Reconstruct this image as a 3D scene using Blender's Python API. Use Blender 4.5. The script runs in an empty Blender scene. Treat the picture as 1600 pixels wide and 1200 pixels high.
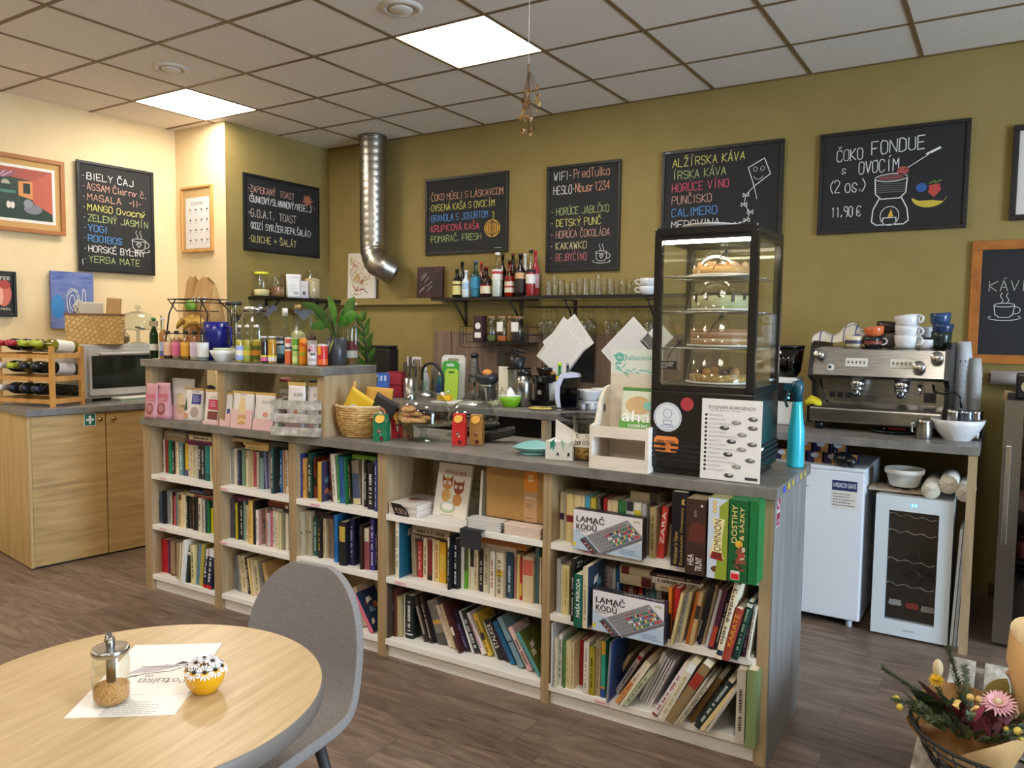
import bpy, bmesh, math, random, unicodedata
from mathutils import Vector as V, Matrix
S = bpy.context.scene
COL = S.collection
rnd = random.Random(7)
# ------------------------------------------------------------------ camera
CAMH = 1.47
FPX = 1223.335
YAW, PITCH, ROLL = 0.5637984, -0.0710153, 0.0117426
_f = V((-math.sin(YAW)*math.cos(PITCH), math.cos(YAW)*math.cos(PITCH), math.sin(PITCH)))
_r = V((math.cos(YAW), math.sin(YAW), 0)); _u = _r.cross(_f)
R2 = _r*math.cos(ROLL)+_u*math.sin(ROLL); U2 = -_r*math.sin(ROLL)+_u*math.cos(ROLL)
cam = bpy.data.objects.new('camera', bpy.data.cameras.new('camera')); COL.objects.link(cam)
cam.data.sensor_width = 36; cam.data.lens = 36*FPX/1600; cam.data.clip_start = .05
m = Matrix((R2, U2, -_f)).transposed().to_4x4(); m.translation = (0, 0, CAMH); cam.matrix_world = m
S.camera = cam
# ------------------------------------------------------------------ world, assumed daylight, exposure
w = bpy.data.worlds.new('room_world'); S.world = w; w.use_nodes = True
w.node_tree.nodes['Background'].inputs[0].default_value = (.80, .88, 1, 1)
w.node_tree.nodes['Background'].inputs[1].default_value = 1.0
S.view_settings.view_transform = 'Standard'; S.view_settings.look = 'None'
S.view_settings.exposure = 1.52; S.view_settings.gamma = 1; S.view_settings.use_curve_mapping = False
LAMP = 9.5          # radiance of the LED ceiling panels
al = bpy.data.lights.new('assumed_window_daylight', 'AREA'); al.shape = 'RECTANGLE'; al.size = 2.6; al.size_y = 2.0  # area light for an unseen window, assumed from the cool tint at right
al.energy = 150; al.color = (.55, .76, 1)
ao = bpy.data.objects.new('assumed_window_daylight', al); COL.objects.link(ao)
ao.location = (4.98, 1.6, 1.48); ao.rotation_euler = (0, math.radians(90), 0)
# ------------------------------------------------------------------ helpers
def lin(c): c /= 255; return c/12.92 if c <= .04045 else ((c+.055)/1.055)**2.4
def C(h): h = h.lstrip('#'); return tuple(lin(int(h[i:i+2], 16)) for i in (0, 2, 4))+(1,)
_M = {}
def M(h, r=.55, metal=0, em=0, spec=.5):
    k = (h, r, metal, em, spec)
    if k in _M: return _M[k]
    m = bpy.data.materials.new('paint_'+h.strip('#')); m.use_nodes = True
    b = m.node_tree.nodes['Principled BSDF']
    b.inputs['Base Color'].default_value = C(h); b.inputs['Roughness'].default_value = r
    b.inputs['Metallic'].default_value = metal; b.inputs['Specular IOR Level'].default_value = spec
    if em:
        b.inputs['Emission Color'].default_value = C(h); b.inputs['Emission Strength'].default_value = em
    _M[k] = m; return m
def nodes(name):
    m = bpy.data.materials.new(name); m.use_nodes = True; t = m.node_tree
    return m, t, t.nodes['Principled BSDF']
def ramp(t, fac, cols):
    r = t.nodes.new('ShaderNodeValToRGB'); e = r.color_ramp.elements
    while len(e) < len(cols): e.new(.5)
    for i, (p, c) in enumerate(cols): e[i].position = p; e[i].color = C(c)
    t.links.new(fac, r.inputs[0]); return r.outputs[0]
def noise(t, scale, vec=(1, 1, 1), detail=4, rough=.55, coord='Object', dist=0):
    tc = t.nodes.new('ShaderNodeTexCoord'); mp = t.nodes.new('ShaderNodeMapping'); mp.inputs['Scale'].default_value = vec
    n = t.nodes.new('ShaderNodeTexNoise'); n.inputs['Scale'].default_value = scale; n.inputs['Detail'].default_value = detail
    n.inputs['Roughness'].default_value = rough; n.inputs['Distortion'].default_value = dist
    t.links.new(tc.outputs[coord], mp.inputs[0]); t.links.new(mp.outputs[0], n.inputs[0]); return n.outputs['Fac']
def mottled(name, cols, scale, vec=(1, 1, 1), rough=.6, detail=5, bump=0, metal=0, dist=0):
    m, t, b = nodes(name); f = noise(t, scale, vec, detail, dist=dist)
    t.links.new(ramp(t, f, cols), b.inputs['Base Color']); b.inputs['Roughness'].default_value = rough; b.inputs['Metallic'].default_value = metal
    if bump:
        bp = t.nodes.new('ShaderNodeBump'); bp.inputs['Strength'].default_value = bump; bp.inputs['Distance'].default_value = .004
        t.links.new(f, bp.inputs['Height']); t.links.new(bp.outputs[0], b.inputs['Normal'])
    return m
def wood(name, a, b_, c, vec, scale=3, rough=.5):
    return mottled(name, [(.25, a), (.5, b_), (.75, c)], scale, vec, rough, 8, .05, dist=.6)
WOOD_V = wood('oak_vertical_grain', '#8e7554', '#a58c67', '#b49c79', (9, 9, .7))
WOOD_H = wood('oak_horizontal_grain', '#9b7a48', '#b8955c', '#c9a76c', (.8, .8, 11))
WOOD_S = wood('oak_side', '#ab8c58', '#c0a06a', '#cdb07c', (7, 7, .6))
WOOD_COOL_LIT = wood('oak_greyed_by_cool_light', '#6c6965', '#7e7b77', '#8e8b87', (8, 8, .6))  # oak with the cool daylight on the counter end put into its colour
WOOD_T = wood('oak_table_laminate', '#a98e64', '#b99f76', '#c7ae86', (1.5, 17, 1), 3, .33)
PINE = wood('pine', '#b57f3a', '#cb9450', '#d8a662', (6, 6, 1), 4)
GREYW = wood('grey_brown_panel', '#5c4a3b', '#786252', '#8e7865', (9, 9, .6), 3)
WEATH = mottled('weathered_whitewashed_wood', [(.3, '#857e72'), (.5, '#a9a194'), (.7, '#cec8bc')], 26, (1, .5, 1), .85, 8, .2)
STONE = mottled('grey_worktop_laminate', [(.25, '#625e59'), (.5, '#75716b'), (.75, '#87837c')], 14, (1, 1, 1), .42)
WHITE = mottled('white_shelf_laminate', [(.3, '#e6e2da'), (.7, '#eeebe5')], 4, (1, 8, 8), .5)
BIRCH = mottled('pale_birch_plywood', [(.3, '#d6cab8'), (.7, '#e4dacb')], 6, (1, 1, 6), .55)
OLIVE = mottled('olive_wall_paint', [(.3, '#8c7841'), (.7, '#958149')], 5, (1, 1, 1), .75, bump=.04)
CREAM = mottled('cream_wall_paint', [(.3, '#e2c99a'), (.7, '#e8d0a2')], 5, (1, 1, 1), .75, bump=.04)
BLACK = M('#141414', .35); MBLACK = M('#191919', .7); CHALK = M('#1d1d1e', .75)
STEEL = mottled('brushed_steel', [(.3, '#8f8c86'), (.7, '#aeaba5')], 30, (.3, .3, 6), .28, metal=1)
CHROME = M('#d8d8d8', .08, 1)
PAPER = M('#e6e2da', .8); PAGES = M('#d9cdb0', .85)
def glass(tint='#ffffff', gl=.16):
    k = ('glass', tint, gl)
    if k in _M: return _M[k]
    m = bpy.data.materials.new('glass_'+tint.strip('#')); m.use_nodes = True; t = m.node_tree; t.nodes.clear()
    o = t.nodes.new('ShaderNodeOutputMaterial'); mx = t.nodes.new('ShaderNodeMixShader'); tr = t.nodes.new('ShaderNodeBsdfTransparent')
    g = t.nodes.new('ShaderNodeBsdfGlossy'); lw = t.nodes.new('ShaderNodeLayerWeight'); lw.inputs['Blend'].default_value = .5
    pw = t.nodes.new('ShaderNodeMath'); pw.operation = 'POWER'; pw.inputs[1].default_value = 3.5
    ma = t.nodes.new('ShaderNodeMath'); ma.operation = 'MULTIPLY_ADD'; ma.inputs[1].default_value = gl*2.2; ma.inputs[2].default_value = .05
    tr.inputs[0].default_value = C(tint); g.inputs['Roughness'].default_value = .04; g.inputs[0].default_value = (.95, .96, .95, 1)
    t.links.new(lw.outputs['Facing'], pw.inputs[0]); t.links.new(pw.outputs[0], ma.inputs[0])
    t.links.new(ma.outputs[0], mx.inputs[0]); t.links.new(tr.outputs[0], mx.inputs[1]); t.links.new(g.outputs[0], mx.inputs[2])
    t.links.new(mx.outputs[0], o.inputs[0]); _M[k] = m; return m
GLASS = glass('#f6f8f4', .30)
class MB:
    """collects shapes with material slots and links them as one mesh object"""
    def __init__(s): s.v = []; s.f = []; s.m = []; s.mats = []; s.sm = []
    def mi(s, mat):
        if mat not in s.mats: s.mats.append(mat)
        return s.mats.index(mat)
    def add(s, vs, fs, mat, smooth=False, T=None):
        o = len(s.v); i = s.mi(mat)
        s.v += [tuple(T @ V(v)) if T else tuple(v) for v in vs]
        for f in fs: s.f.append([o+k for k in f]); s.m.append(i); s.sm.append(smooth)
        return s
    def box(s, x0, x1, y0, y1, z0, z1, mat, T=None, bev=0):
        if bev:
            bm = bmesh.new(); bmesh.ops.create_cube(bm, size=1)
            for v in bm.verts: v.co = ((x0+x1)/2+v.co.x*(x1-x0), (y0+y1)/2+v.co.y*(y1-y0), (z0+z1)/2+v.co.z*(z1-z0))
            bmesh.ops.bevel(bm, geom=bm.edges[:], offset=bev, segments=2, affect='EDGES', profile=.6)
            bm.verts.index_update(); s.add([v.co for v in bm.verts], [[v.index for v in f.verts] for f in bm.faces], mat, False, T); bm.free(); return s
        v = [(x0, y0, z0), (x1, y0, z0), (x1, y1, z0), (x0, y1, z0), (x0, y0, z1), (x1, y0, z1), (x1, y1, z1), (x0, y1, z1)]
        return s.add(v, [(0, 3, 2, 1), (4, 5, 6, 7), (0, 1, 5, 4), (1, 2, 6, 5), (2, 3, 7, 6), (3, 0, 4, 7)], mat, False, T)
    def lathe(s, prof, mat, n=20, T=None, cx=0, cy=0, sx=1, sy=1, smooth=True):
        vs = []; fs = []
        for r, z in prof:
            for k in range(n):
                a = 2*math.pi*k/n; vs.append((cx+sx*r*math.cos(a), cy+sy*r*math.sin(a), z))
        for i in range(len(prof)-1):
            for k in range(n): fs.append((i*n+k, i*n+(k+1) % n, (i+1)*n+(k+1) % n, (i+1)*n+k))
        if prof[0][0] > 1e-6: fs.append(list(range(n))[::-1])
        if prof[-1][0] > 1e-6: fs.append([(len(prof)-1)*n+k for k in range(n)])
        return s.add(vs, fs, mat, smooth, T)
    def shell(s, prof, mat, n=20, T=None, cx=0, cy=0):   # open surface of revolution (no caps)
        vs = []; fs = []
        for r, z in prof:
            for k in range(n):
                a = 2*math.pi*k/n; vs.append((cx+r*math.cos(a), cy+r*math.sin(a), z))
        for i in range(len(prof)-1):
            for k in range(n): fs.append((i*n+k, i*n+(k+1) % n, (i+1)*n+(k+1) % n, (i+1)*n+k))
        return s.add(vs, fs, mat, True, T)
    def tube(s, pts, r, mat, n=8, T=None, closed=False):
        pts = [V(p) for p in pts]; N = len(pts); vs = []; fs = []; up = V((0, 0, 1)); pn = None
        for i, p in enumerate(pts):
            a = pts[i-1] if (i > 0 or closed) else p; b = pts[(i+1) % N] if (i < N-1 or closed) else p
            t = (b-a).normalized()
            if pn is None: pn = t.cross(up if abs(t.z) < .9 else V((1, 0, 0))).normalized()
            pn = (pn-t*pn.dot(t)).normalized(); q = t.cross(pn); rr = r[i] if isinstance(r, (list, tuple)) else r
            for k in range(n):
                a_ = 2*math.pi*k/n; vs.append(p+pn*(rr*math.cos(a_))+q*(rr*math.sin(a_)))
        for i in range(N if closed else N-1):
            j = (i+1) % N
            for k in range(n): fs.append((i*n+k, i*n+(k+1) % n, j*n+(k+1) % n, j*n+k))
        if not closed: fs.append(list(range(n))[::-1]); fs.append([(N-1)*n+k for k in range(n)])
        return s.add(vs, fs, mat, True, T)
    def prism(s, poly, y0, y1, mat, T=None):             # polygon in x,z extruded along y
        n = len(poly); vs = [(x, y0, z) for x, z in poly]+[(x, y1, z) for x, z in poly]
        fs = [list(range(n)), list(range(2*n-1, n-1, -1))]+[(i, i+n, (i+1) % n+n, (i+1) % n) for i in range(n)]
        return s.add(vs, fs, mat, False, T)
    def ball(s, c, r, mat, T=None, n=12, sz=1, sx=1, sy=1):
        prof = [(r*math.sin(math.pi*i/8), -r*sz*math.cos(math.pi*i/8)) for i in range(9)]; prof[0] = (0, prof[0][1]); prof[-1] = (0, prof[-1][1])
        TT = Matrix.Translation(c) @ Matrix.Diagonal((sx, sy, 1, 1)); return s.lathe(prof, mat, n, (T @ TT) if T else TT)
    def disc(s, x, z, r, y, mat, n=20, T=None, sx=1):
        vs = [(x+sx*r*math.cos(2*math.pi*k/n), y, z+r*math.sin(2*math.pi*k/n)) for k in range(n)]
        return s.add(vs, [list(range(n))], mat, False, T)
    def rect(s, x0, x1, z0, z1, y, mat, T=None): return s.add([(x0, y, z0), (x1, y, z0), (x1, y, z1), (x0, y, z1)], [(0, 1, 2, 3)], mat, False, T)
    def poly(s, pts, y, mat, T=None): return s.add([(x, y, z) for x, z in pts], [list(range(len(pts)))], mat, False, T)
    def line(s, pts, wd, y, mat, T=None):                # flat stroke in the x,z plane
        for (xa, za), (xb, zb) in zip(pts, pts[1:]):
            dx, dz = xb-xa, zb-za; L = math.hypot(dx, dz)
            if L < 1e-6: continue
            ex, ez = dx/L*wd*.3, dz/L*wd*.3; nx, nz = -dz/L*wd/2, dx/L*wd/2
            s.add([(xa-ex-nx, y, za-ez-nz), (xb+ex-nx, y, zb+ez-nz), (xb+ex+nx, y, zb+ez+nz), (xa-ex+nx, y, za-ez+nz)], [(0, 1, 2, 3)], mat, False, T)
        return s
    def build(s, name, parent=None, loc=(0, 0, 0), rz=0, rot=None):
        me = bpy.data.meshes.new(name); me.from_pydata(s.v, [], s.f)
        for m_ in s.mats: me.materials.append(m_)
        me.polygons.foreach_set('material_index', s.m); me.polygons.foreach_set('use_smooth', s.sm)
        me.validate(); me.update()
        o = bpy.data.objects.new(name, me); COL.objects.link(o)
        o.location = loc; o.rotation_euler = rot if rot else (0, 0, rz)
        if parent: o.parent = parent
        return o
def tag(o, label, cat, group=None, kind=None):
    o['label'] = label; o['category'] = cat
    if group: o['group'] = group
    if kind: o['kind'] = kind
    return o
def thing(name, label, cat, loc=(0, 0, 0), rz=0, group=None, rot=None):
    o = bpy.data.objects.new(name, None); o.empty_display_size = .05; COL.objects.link(o)
    o.location = loc; o.rotation_euler = rot if rot else (0, 0, rz); return tag(o, label, cat, group)
def copy_tree(o, parent=None):
    c = o.copy(); COL.objects.link(c)
    if parent: c.parent = parent
    for ch in list(o.children): copy_tree(ch, c)
    return c
def struct(mb, name, loc=(0, 0, 0), rz=0, parent=None):
    o = mb.build(name, parent, loc, rz)
    if not parent: o['kind'] = 'structure'
    return o
def ray(px, py): return R2*((px-800)/FPX)-U2*((py-600)/FPX)+_f
def G(px, py, z):                                         # point seen at a pixel, on the level z
    d = ray(px, py); return V((0, 0, CAMH))+d*((z-CAMH)/d.z)
def WY(px, py, y):                                        # ... on the wall plane y
    d = ray(px, py); return V((0, 0, CAMH))+d*(y/d.y)
def WX(px, py, x):
    d = ray(px, py); return V((0, 0, CAMH))+d*(x/d.x)
def mpp(p): return (p-V((0, 0, CAMH))).dot(_f)/FPX         # metres per pixel at a point
# the long counter is turned a little: its own frame
TH = math.atan2(.071, 3.372); CO = V((-.626, 2.614, 0)); CU = V((math.cos(TH), math.sin(TH), 0)); CV = V((-math.sin(TH), math.cos(TH), 0))
def CF(x, y, z): return CO+CU*x+CV*y+V((0, 0, z))
def toC(p): d = p-CO; return (d.dot(CU), d.dot(CV), p.z)
# ---- lettering: chalk strokes and printed type
GL = dict(l.split('=', 1) for l in '''A=002640 1232|B=00063645443303 3342413000|C=4536160501103041|D=00062645412000|E=46060040 0333|F=460600 0333|G=45361605011030414323|H=0006 4046 0343|I=2026|J=4641301001|K=0006 460340|L=060040|M=0006234640|N=00064046|O=160501103041453616|P=00063645443303|Q=160501103041453616 2240|R=00063645443303 2340|S=453616050413334241301001|T=0646 2620|U=060110304146|V=062046|W=0610243046|X=0640 0046|Y=062346 2320|Z=06460040|0=160501103041453616|1=152620|2=05163645440040|3=064624334241301001|4=30360242|5=460604344341301001|6=3616050110304143330302|7=064610|8=160504133344453616 1302011030414233|9=4333131404051636454130|-=1333|,=2110|.=2021|/=0046|(=36141230|)=16343210|+=2125 0343|!=2622 2120|e=02424334140301103041|a=4440 4334140301103041|d=4640 4334140301103041|u=0401103041 4440|l=2620|k=0600 0240 1344|b=0600 0314344341301001|s=433414031241301001|r=0400 031434|n=0400 0314344340|i=2420 2526|m=0400 03142320 23344340|o=140301103041433414|v=042044|y=0421 4400|c=4334140301103041|t=2621304 0444|€=4536160501103041 0333 0232|:=2324 2120|#=1016 3036 0242 0444'''.replace('2621304 ', '26213041 ').split('|'))
DIA = {'\u030c': '182738', '\u0301': '2738', '\u030a': '2718293827', '\u0308': '1718 3738', '\u0302': '172937'}
def chalk(mb, text, x, z, h, wd, mat, y=-.0012, fit=None, slope=0, jit=.25, T=None, seed=1):
    """handwriting: single strokes, letter height h, optionally fitted to a width"""
    rr = random.Random(len(text)*7+seed); adv = 5.4
    tot = sum(3.4 if c == ' ' else (3.2 if c in '.,-I!il()' else adv) for c in text)
    sx = (fit/tot) if fit else h/6*.72; sz = h/6; cx = 0
    for ch in text:
        if ch == ' ': cx += 3.4; continue
        nf = unicodedata.normalize('NFD', ch); narrow = ch in '.,-I!il()'
        off = -1 if narrow else 0
        for k, c in enumerate(nf):
            st = GL.get(c) if k == 0 else DIA.get(c)
            if st is None: continue
            low = -1.6 if (k > 0 and nf[0].islower()) else 0
            for sg in st.split():
                P = [(x+(cx+off+int(sg[i])+rr.uniform(-jit, jit))*sx, z+(int(sg[i+1])+low+rr.uniform(-jit, jit))*sz+slope*(cx*sx)) for i in range(0, len(sg)-1, 2)]
                mb.line(P, wd*rr.uniform(.85, 1.15), y, mat, T)
        cx += 3.2 if narrow else adv
    return mb
_fc = {}
def type_mesh(text):
    if text in _fc: return _fc[text]
    cu = bpy.data.curves.new('type', 'FONT'); cu.body = text; cu.size = 1; cu.resolution_u = 3
    o = bpy.data.objects.new('type', cu); COL.objects.link(o)
    me = bpy.data.meshes.new_from_object(o.evaluated_get(bpy.context.evaluated_depsgraph_get()))
    vs = [v.co.copy() for v in me.vertices]; fs = [list(p.vertices) for p in me.polygons]
    bpy.data.objects.remove(o); bpy.data.curves.remove(cu); bpy.data.meshes.remove(me)
    x0 = min(v.x for v in vs); x1 = max(v.x for v in vs); z0 = min(v.y for v in vs); z1 = max(v.y for v in vs)
    _fc[text] = (vs, fs, x0, x1, z0, z1); return _fc[text]
def printed(mb, text, x0, x1, z0, z1, mat, y=-.001, vert=0, T=None, bold=0):
    """printed type filling the rectangle x0..x1, z0..z1; vert 1 reads upwards, -1 downwards"""
    vs, fs, a, b, c, d = type_mesh(text); out = []
    for v in vs:
        u = (v.x-a)/(b-a); q = (v.y-c)/(d-c)
        if vert == 1: u, q = 1-q, u
        elif vert == -1: u, q = q, 1-u
        out.append((x0+(x1-x0)*u, y, z0+(z1-z0)*q))
    for k in range(1+bold): mb.add([(v[0]+k*.0004, v[1]-k*.00005, v[2]) for v in out], fs, mat, False, T)
    return mb
def scribble(mb, x0, x1, z0, z1, rows, mat, y=-.001, T=None, seed=3):
    """rows of small print too fine to read"""
    rr = random.Random(seed); h = (z1-z0)/rows
    for i in range(rows):
        z = z1-(i+.5)*h; x = x0; e = x0+(x1-x0)*rr.uniform(.7, 1)
        while x < e:
            l = (x1-x0)*rr.uniform(.05, .14); mb.rect(x, min(e, x+l), z-h*.16, z+h*.16, y, mat, T); x += l+(x1-x0)*.02
    return mb
# ================================================================== the room
LX0, LY0 = -5.2905, 2.726                                  # ceiling lattice origin, 0.6 m tiles
CZ = 3.035; YB = 5.095
def floor_mat():
    m, t, b = nodes('laminate_planks'); tc = t.nodes.new('ShaderNodeTexCoord'); br = t.nodes.new('ShaderNodeTexBrick')
    br.inputs['Scale'].default_value = 1; br.inputs['Brick Width'].default_value = 1.3; br.inputs['Row Height'].default_value = .19
    br.inputs['Mortar Size'].default_value = .0012; br.inputs['Mortar Smooth'].default_value = .2; br.offset = .37; br.offset_frequency = 2; br.squash = .8; br.squash_frequency = 3
    br.inputs['Color1'].default_value = (0, 0, 0, 1); br.inputs['Color2'].default_value = (1, 1, 1, 1); br.inputs['Mortar'].default_value = (.5, .5, .5, 1)
    t.links.new(tc.outputs['Object'], br.inputs[0])
    mp = t.nodes.new('ShaderNodeMapping'); mp.inputs['Scale'].default_value = (1.5, 9, 1)
    ad = t.nodes.new('ShaderNodeVectorMath'); ad.operation = 'MULTIPLY_ADD'; ad.inputs[1].default_value = (7, 3, 0)
    t.links.new(br.outputs['Color'], ad.inputs[0]); t.links.new(tc.outputs['Object'], mp.inputs[0]); t.links.new(mp.outputs[0], ad.inputs[2])
    n = t.nodes.new('ShaderNodeTexNoise'); n.inputs['Scale'].default_value = 1.7; n.inputs['Detail'].default_value = 9; n.inputs['Distortion'].default_value = 1.3; n.inputs['Roughness'].default_value = .65
    t.links.new(ad.outputs[0], n.inputs[0])
    g = ramp(t, n.outputs['Fac'], [(.25, '#4a3b31'), (.45, '#6c5a4c'), (.58, '#806d5e'), (.75, '#96826f')])
    mx = t.nodes.new('ShaderNodeMix'); mx.data_type = 'RGBA'; mx.blend_type = 'MULTIPLY'; mx.inputs[0].default_value = .35
    t.links.new(g, mx.inputs[6]); v = ramp(t, br.outputs['Color'], [(0, '#c4bcb4'), (1, '#ffffff')]); t.links.new(v, mx.inputs[7])
    m2 = t.nodes.new('ShaderNodeMix'); m2.data_type = 'RGBA'; t.links.new(br.outputs['Fac'], m2.inputs[0]); t.links.new(mx.outputs[2], m2.inputs[6]); m2.inputs[7].default_value = C('#4a3c32')
    t.links.new(m2.outputs[2], b.inputs['Base Color']); b.inputs['Roughness'].default_value = .42; return m
struct(MB().box(-7, 5, -4.5, YB+.2, -.1, 0, floor_mat()), 'floor')
TILE = mottled('mineral_ceiling_tile', [(.35, '#e2dad0'), (.65, '#ece4da')], 60, (1, 1, 1), .9)
TBAR = M('#7c6444', .5)
mb = MB(); gb = MB(); LIT = [(4, 1), (0, 1), (0, -3), (4, -3), (8, -3), (2, -7), (6, -7), (10, -7)]
for i in range(-3, 17):
    for j in range(-12, 4):
        if (i, j) in LIT: continue
        x0, y0 = LX0+.6*i, LY0+.6*j
        if x0 > 5: continue
        mb.box(x0+.01, x0+.59, y0+.01, min(y0+.59, YB), CZ, CZ+.015, TILE)
mb.box(-7.2, 5, -4.6, YB+.2, CZ+.03, CZ+.08, TILE)
ce = struct(mb, 'ceiling')
for i in range(-3, 18): gb.box(LX0+.6*i-.011, LX0+.6*i+.011, -4.5, YB, CZ-.004, CZ+.012, TBAR)
for j in range(-12, 4): gb.box(-7, 5, LY0+.6*j-.011, LY0+.6*j+.011, CZ-.0035, CZ+.012, TBAR)
gb.box(-5.9, 5, YB-.02, YB, CZ-.005, CZ+.012, TBAR)
gb.build('ceiling_grid', ce)
struct(MB().box(-6.3, 5, YB, YB+.2, 0, CZ+.02, OLIVE), 'wall_back')
WA = math.atan(.0627)                                     # the left wall is not quite square
struct(MB().box(-.2, 0, -9, 0, 0, CZ+.02, CREAM), 'wall_left', (-5.78, 4.2, 0), -WA)
mb = MB(); mb.box(-5.95, -5.17, 4.0, YB, 0, CZ+.02, OLIVE)
mb.add([(-5.95, 3.999, 0), (-5.1705, 3.999, 0), (-5.1705, 3.999, CZ+.02), (-5.95, 3.999, CZ+.02)], [(0, 1, 2, 3)], CREAM)
struct(mb, 'wall_column')
struct(MB().box(-5.17, -3.85, YB-.06, YB, 1.655, 1.708, OLIVE, bev=.004), 'trim_1')
struct(MB().box(-.03, 5, YB-.015, YB, 0, .07, M('#4c3a28')), 'baseboard_back_shade')  # dark brown takes in the shadow at the foot of the wall
mb = MB(); mb.box(5, 5.2, -4.5, .3, 0, CZ+.02, CREAM).box(5, 5.2, 2.9, YB, 0, CZ+.02, CREAM).box(5, 5.2, .3, 2.9, 0, .45, CREAM).box(5, 5.2, .3, 2.9, 2.5, CZ+.02, CREAM); struct(mb, 'wall_right')  # the opening is assumed, left for the daylight lamp
struct(MB().box(-7, 5.2, -4.7, -4.5, 0, CZ+.02, CREAM), 'wall_front')
mb = MB(); F_ = M('#d8d4cc', .4)
for a in ((.3, .36, .45, 2.5), (2.84, 2.9, .45, 2.5), (1.57, 1.63, .51, 2.44), (.36, 2.84, .45, .51), (.36, 2.84, 2.44, 2.5)): mb.box(5.05, 5.11, a[0], a[1], a[2], a[3], F_)
struct(mb, 'assumed_window_1')  # out-of-view window frame, assumed to go with the cool area light
PANEL = M('#fff6ea', .5, em=LAMP)
def panel(i, j, label):
    t = thing('ceiling_light', label, 'ceiling light', (LX0+.6*i+.3, LY0+.6*j+.3, CZ), group='LED panels in the tiled ceiling')
    MB().box(-.29, .29, -.29, .29, .0, .012, PANEL).build('diffuser', t)
    f = MB()
    for a in (-1, 1):
        f.box(a*.295-.006, a*.295+.006, -.3, .3, -.003, .01, M('#e8e4dc')); f.box(-.3, .3, a*.295-.006, a*.295+.006, -.003, .01, M('#e8e4dc'))
    f.build('frame', t)
panel(4, 1, 'bright square LED panel in the ceiling beside the hanging dried flowers')
panel(0, 1, 'bright square LED panel in the ceiling near the cream wall corner')
panel(0, -3, 'square LED panel in the ceiling over the left of the room, nearer the viewer')  # this and the next two lie out of view, assumed for the lighting
panel(4, -3, 'square LED panel in the ceiling over the round table')
panel(8, -3, 'square LED panel in the ceiling over the right of the room')
for i in (2, 6, 10): panel(i, -7, 'square LED panel in the ceiling at the %s of the room behind the viewer' % {2: 'left', 6: 'middle', 10: 'right'}[i])  # extra panels out of view, added to raise the ambient light
def vent(p, label):
    t = thing('ceiling_vent', label, 'vent', p, group='round vents in the ceiling')
    MB().lathe([(.105, .012), (.108, 0), (.095, -.012), (.075, -.012), (.07, .006)], M('#d8cec0'), 28).build('outer_ring', t)
    MB().lathe([(.0, -.018), (.05, -.018), (.058, -.01), (.05, .004)], M('#d8cec0'), 24).build('centre_disc', t)
vent((-4.409, 3.026, CZ), 'round white ceiling vent beside the LED panel near the cream wall')
vent((-2.599, 3.052, CZ), 'round white ceiling vent at the top edge, left of the dried flowers')
# ================================================================== the long counter
def cbox(mb, x0, x1, y0, y1, z0, z1, mat, bev=0): return mb.box(x0, x1, y0, y1, z0, z1, mat, bev=bev)
def cobj(mb, name, label, cat, group=None): return tag(mb.build(name, None, CO, TH), label, cat, group)
SH = (.085, .365, .647)
bays = [('leftmost', -3.392, -2.78, .03, .03), ('second', -2.78, -2.233, .03, .023), ('third', -2.233, -1.678, .023, .023), ('fourth', -1.678, -.848, .023, .018), ('right', -.848, 0, .018, .04)]
PAGEWALL = mottled('back_panel_papered_with_old_pages', [(.35, '#8a7c60'), (.5, '#a89a7c'), (.65, '#b8ab90')], 22, (1, 1, 3), .85)
for n, x0, x1, wl, wr in bays:
    if n == 'leftmost': wl = .066
    t = thing('bookcase', 'oak and white shelf unit full of books, %s bay of the counter front' % n, 'bookcase', CO+CU*x0, TH, 'bookcase bays under the counter')
    W = x1-x0
    MB().box(.0005, wl, 0, .36, 0, .918, WOOD_V).build('side_panel', t)
    MB().box(W-wr, W-.0005, 0, .36, 0, .918, WOOD_V).build('side_panel', t)
    MB().box(wl, W-wr, .345, .36, .0, .918, PAGEWALL if n in ('fourth', 'right') else WOOD_V).build('back_panel', t)
    for z in SH: MB().box(wl+.0005, W-wr-.0005, -.004 if z < .1 else .0, .345, z-.026, z, WHITE, bev=.002).build('shelf', t)
    MB().box(wl+.0005, W-wr-.0005, .018, .034, 0, .058, WHITE).build('plinth', t)
    if n == 'right': MB().box(W, W+.004, 0, .36, 0, .918, WOOD_COOL_LIT).build('end_panel', t)
cobj(MB().box(-3.385, -.0, .3605, .52, 0, .918, M('#2a2520')).box(0, .004, .3605, .52, 0, .918, WOOD_COOL_LIT), 'counter_carcass', 'dark inner side of the long counter under the worktop', 'counter')
cobj(MB().box(-3.39, .012, -.02, .56, .918, .957, STONE, bev=.003), 'countertop', 'long grey laminate worktop above the bookcases', 'countertop')
t = thing('bar_shelf', 'raised grey-topped shelf standing on the left half of the counter', 'shelf', CO, TH)
MB().box(-3.372, -2.02, -.02, .36, 1.241, 1.279, STONE, bev=.003).build('shelf_top', t)
for a, b in ((-3.358, -3.31), (-2.762, -2.713), (-2.066, -2.02)): MB().box(a, b, 0, .36, .957, 1.241, WOOD_V).build('upright', t)
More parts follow.
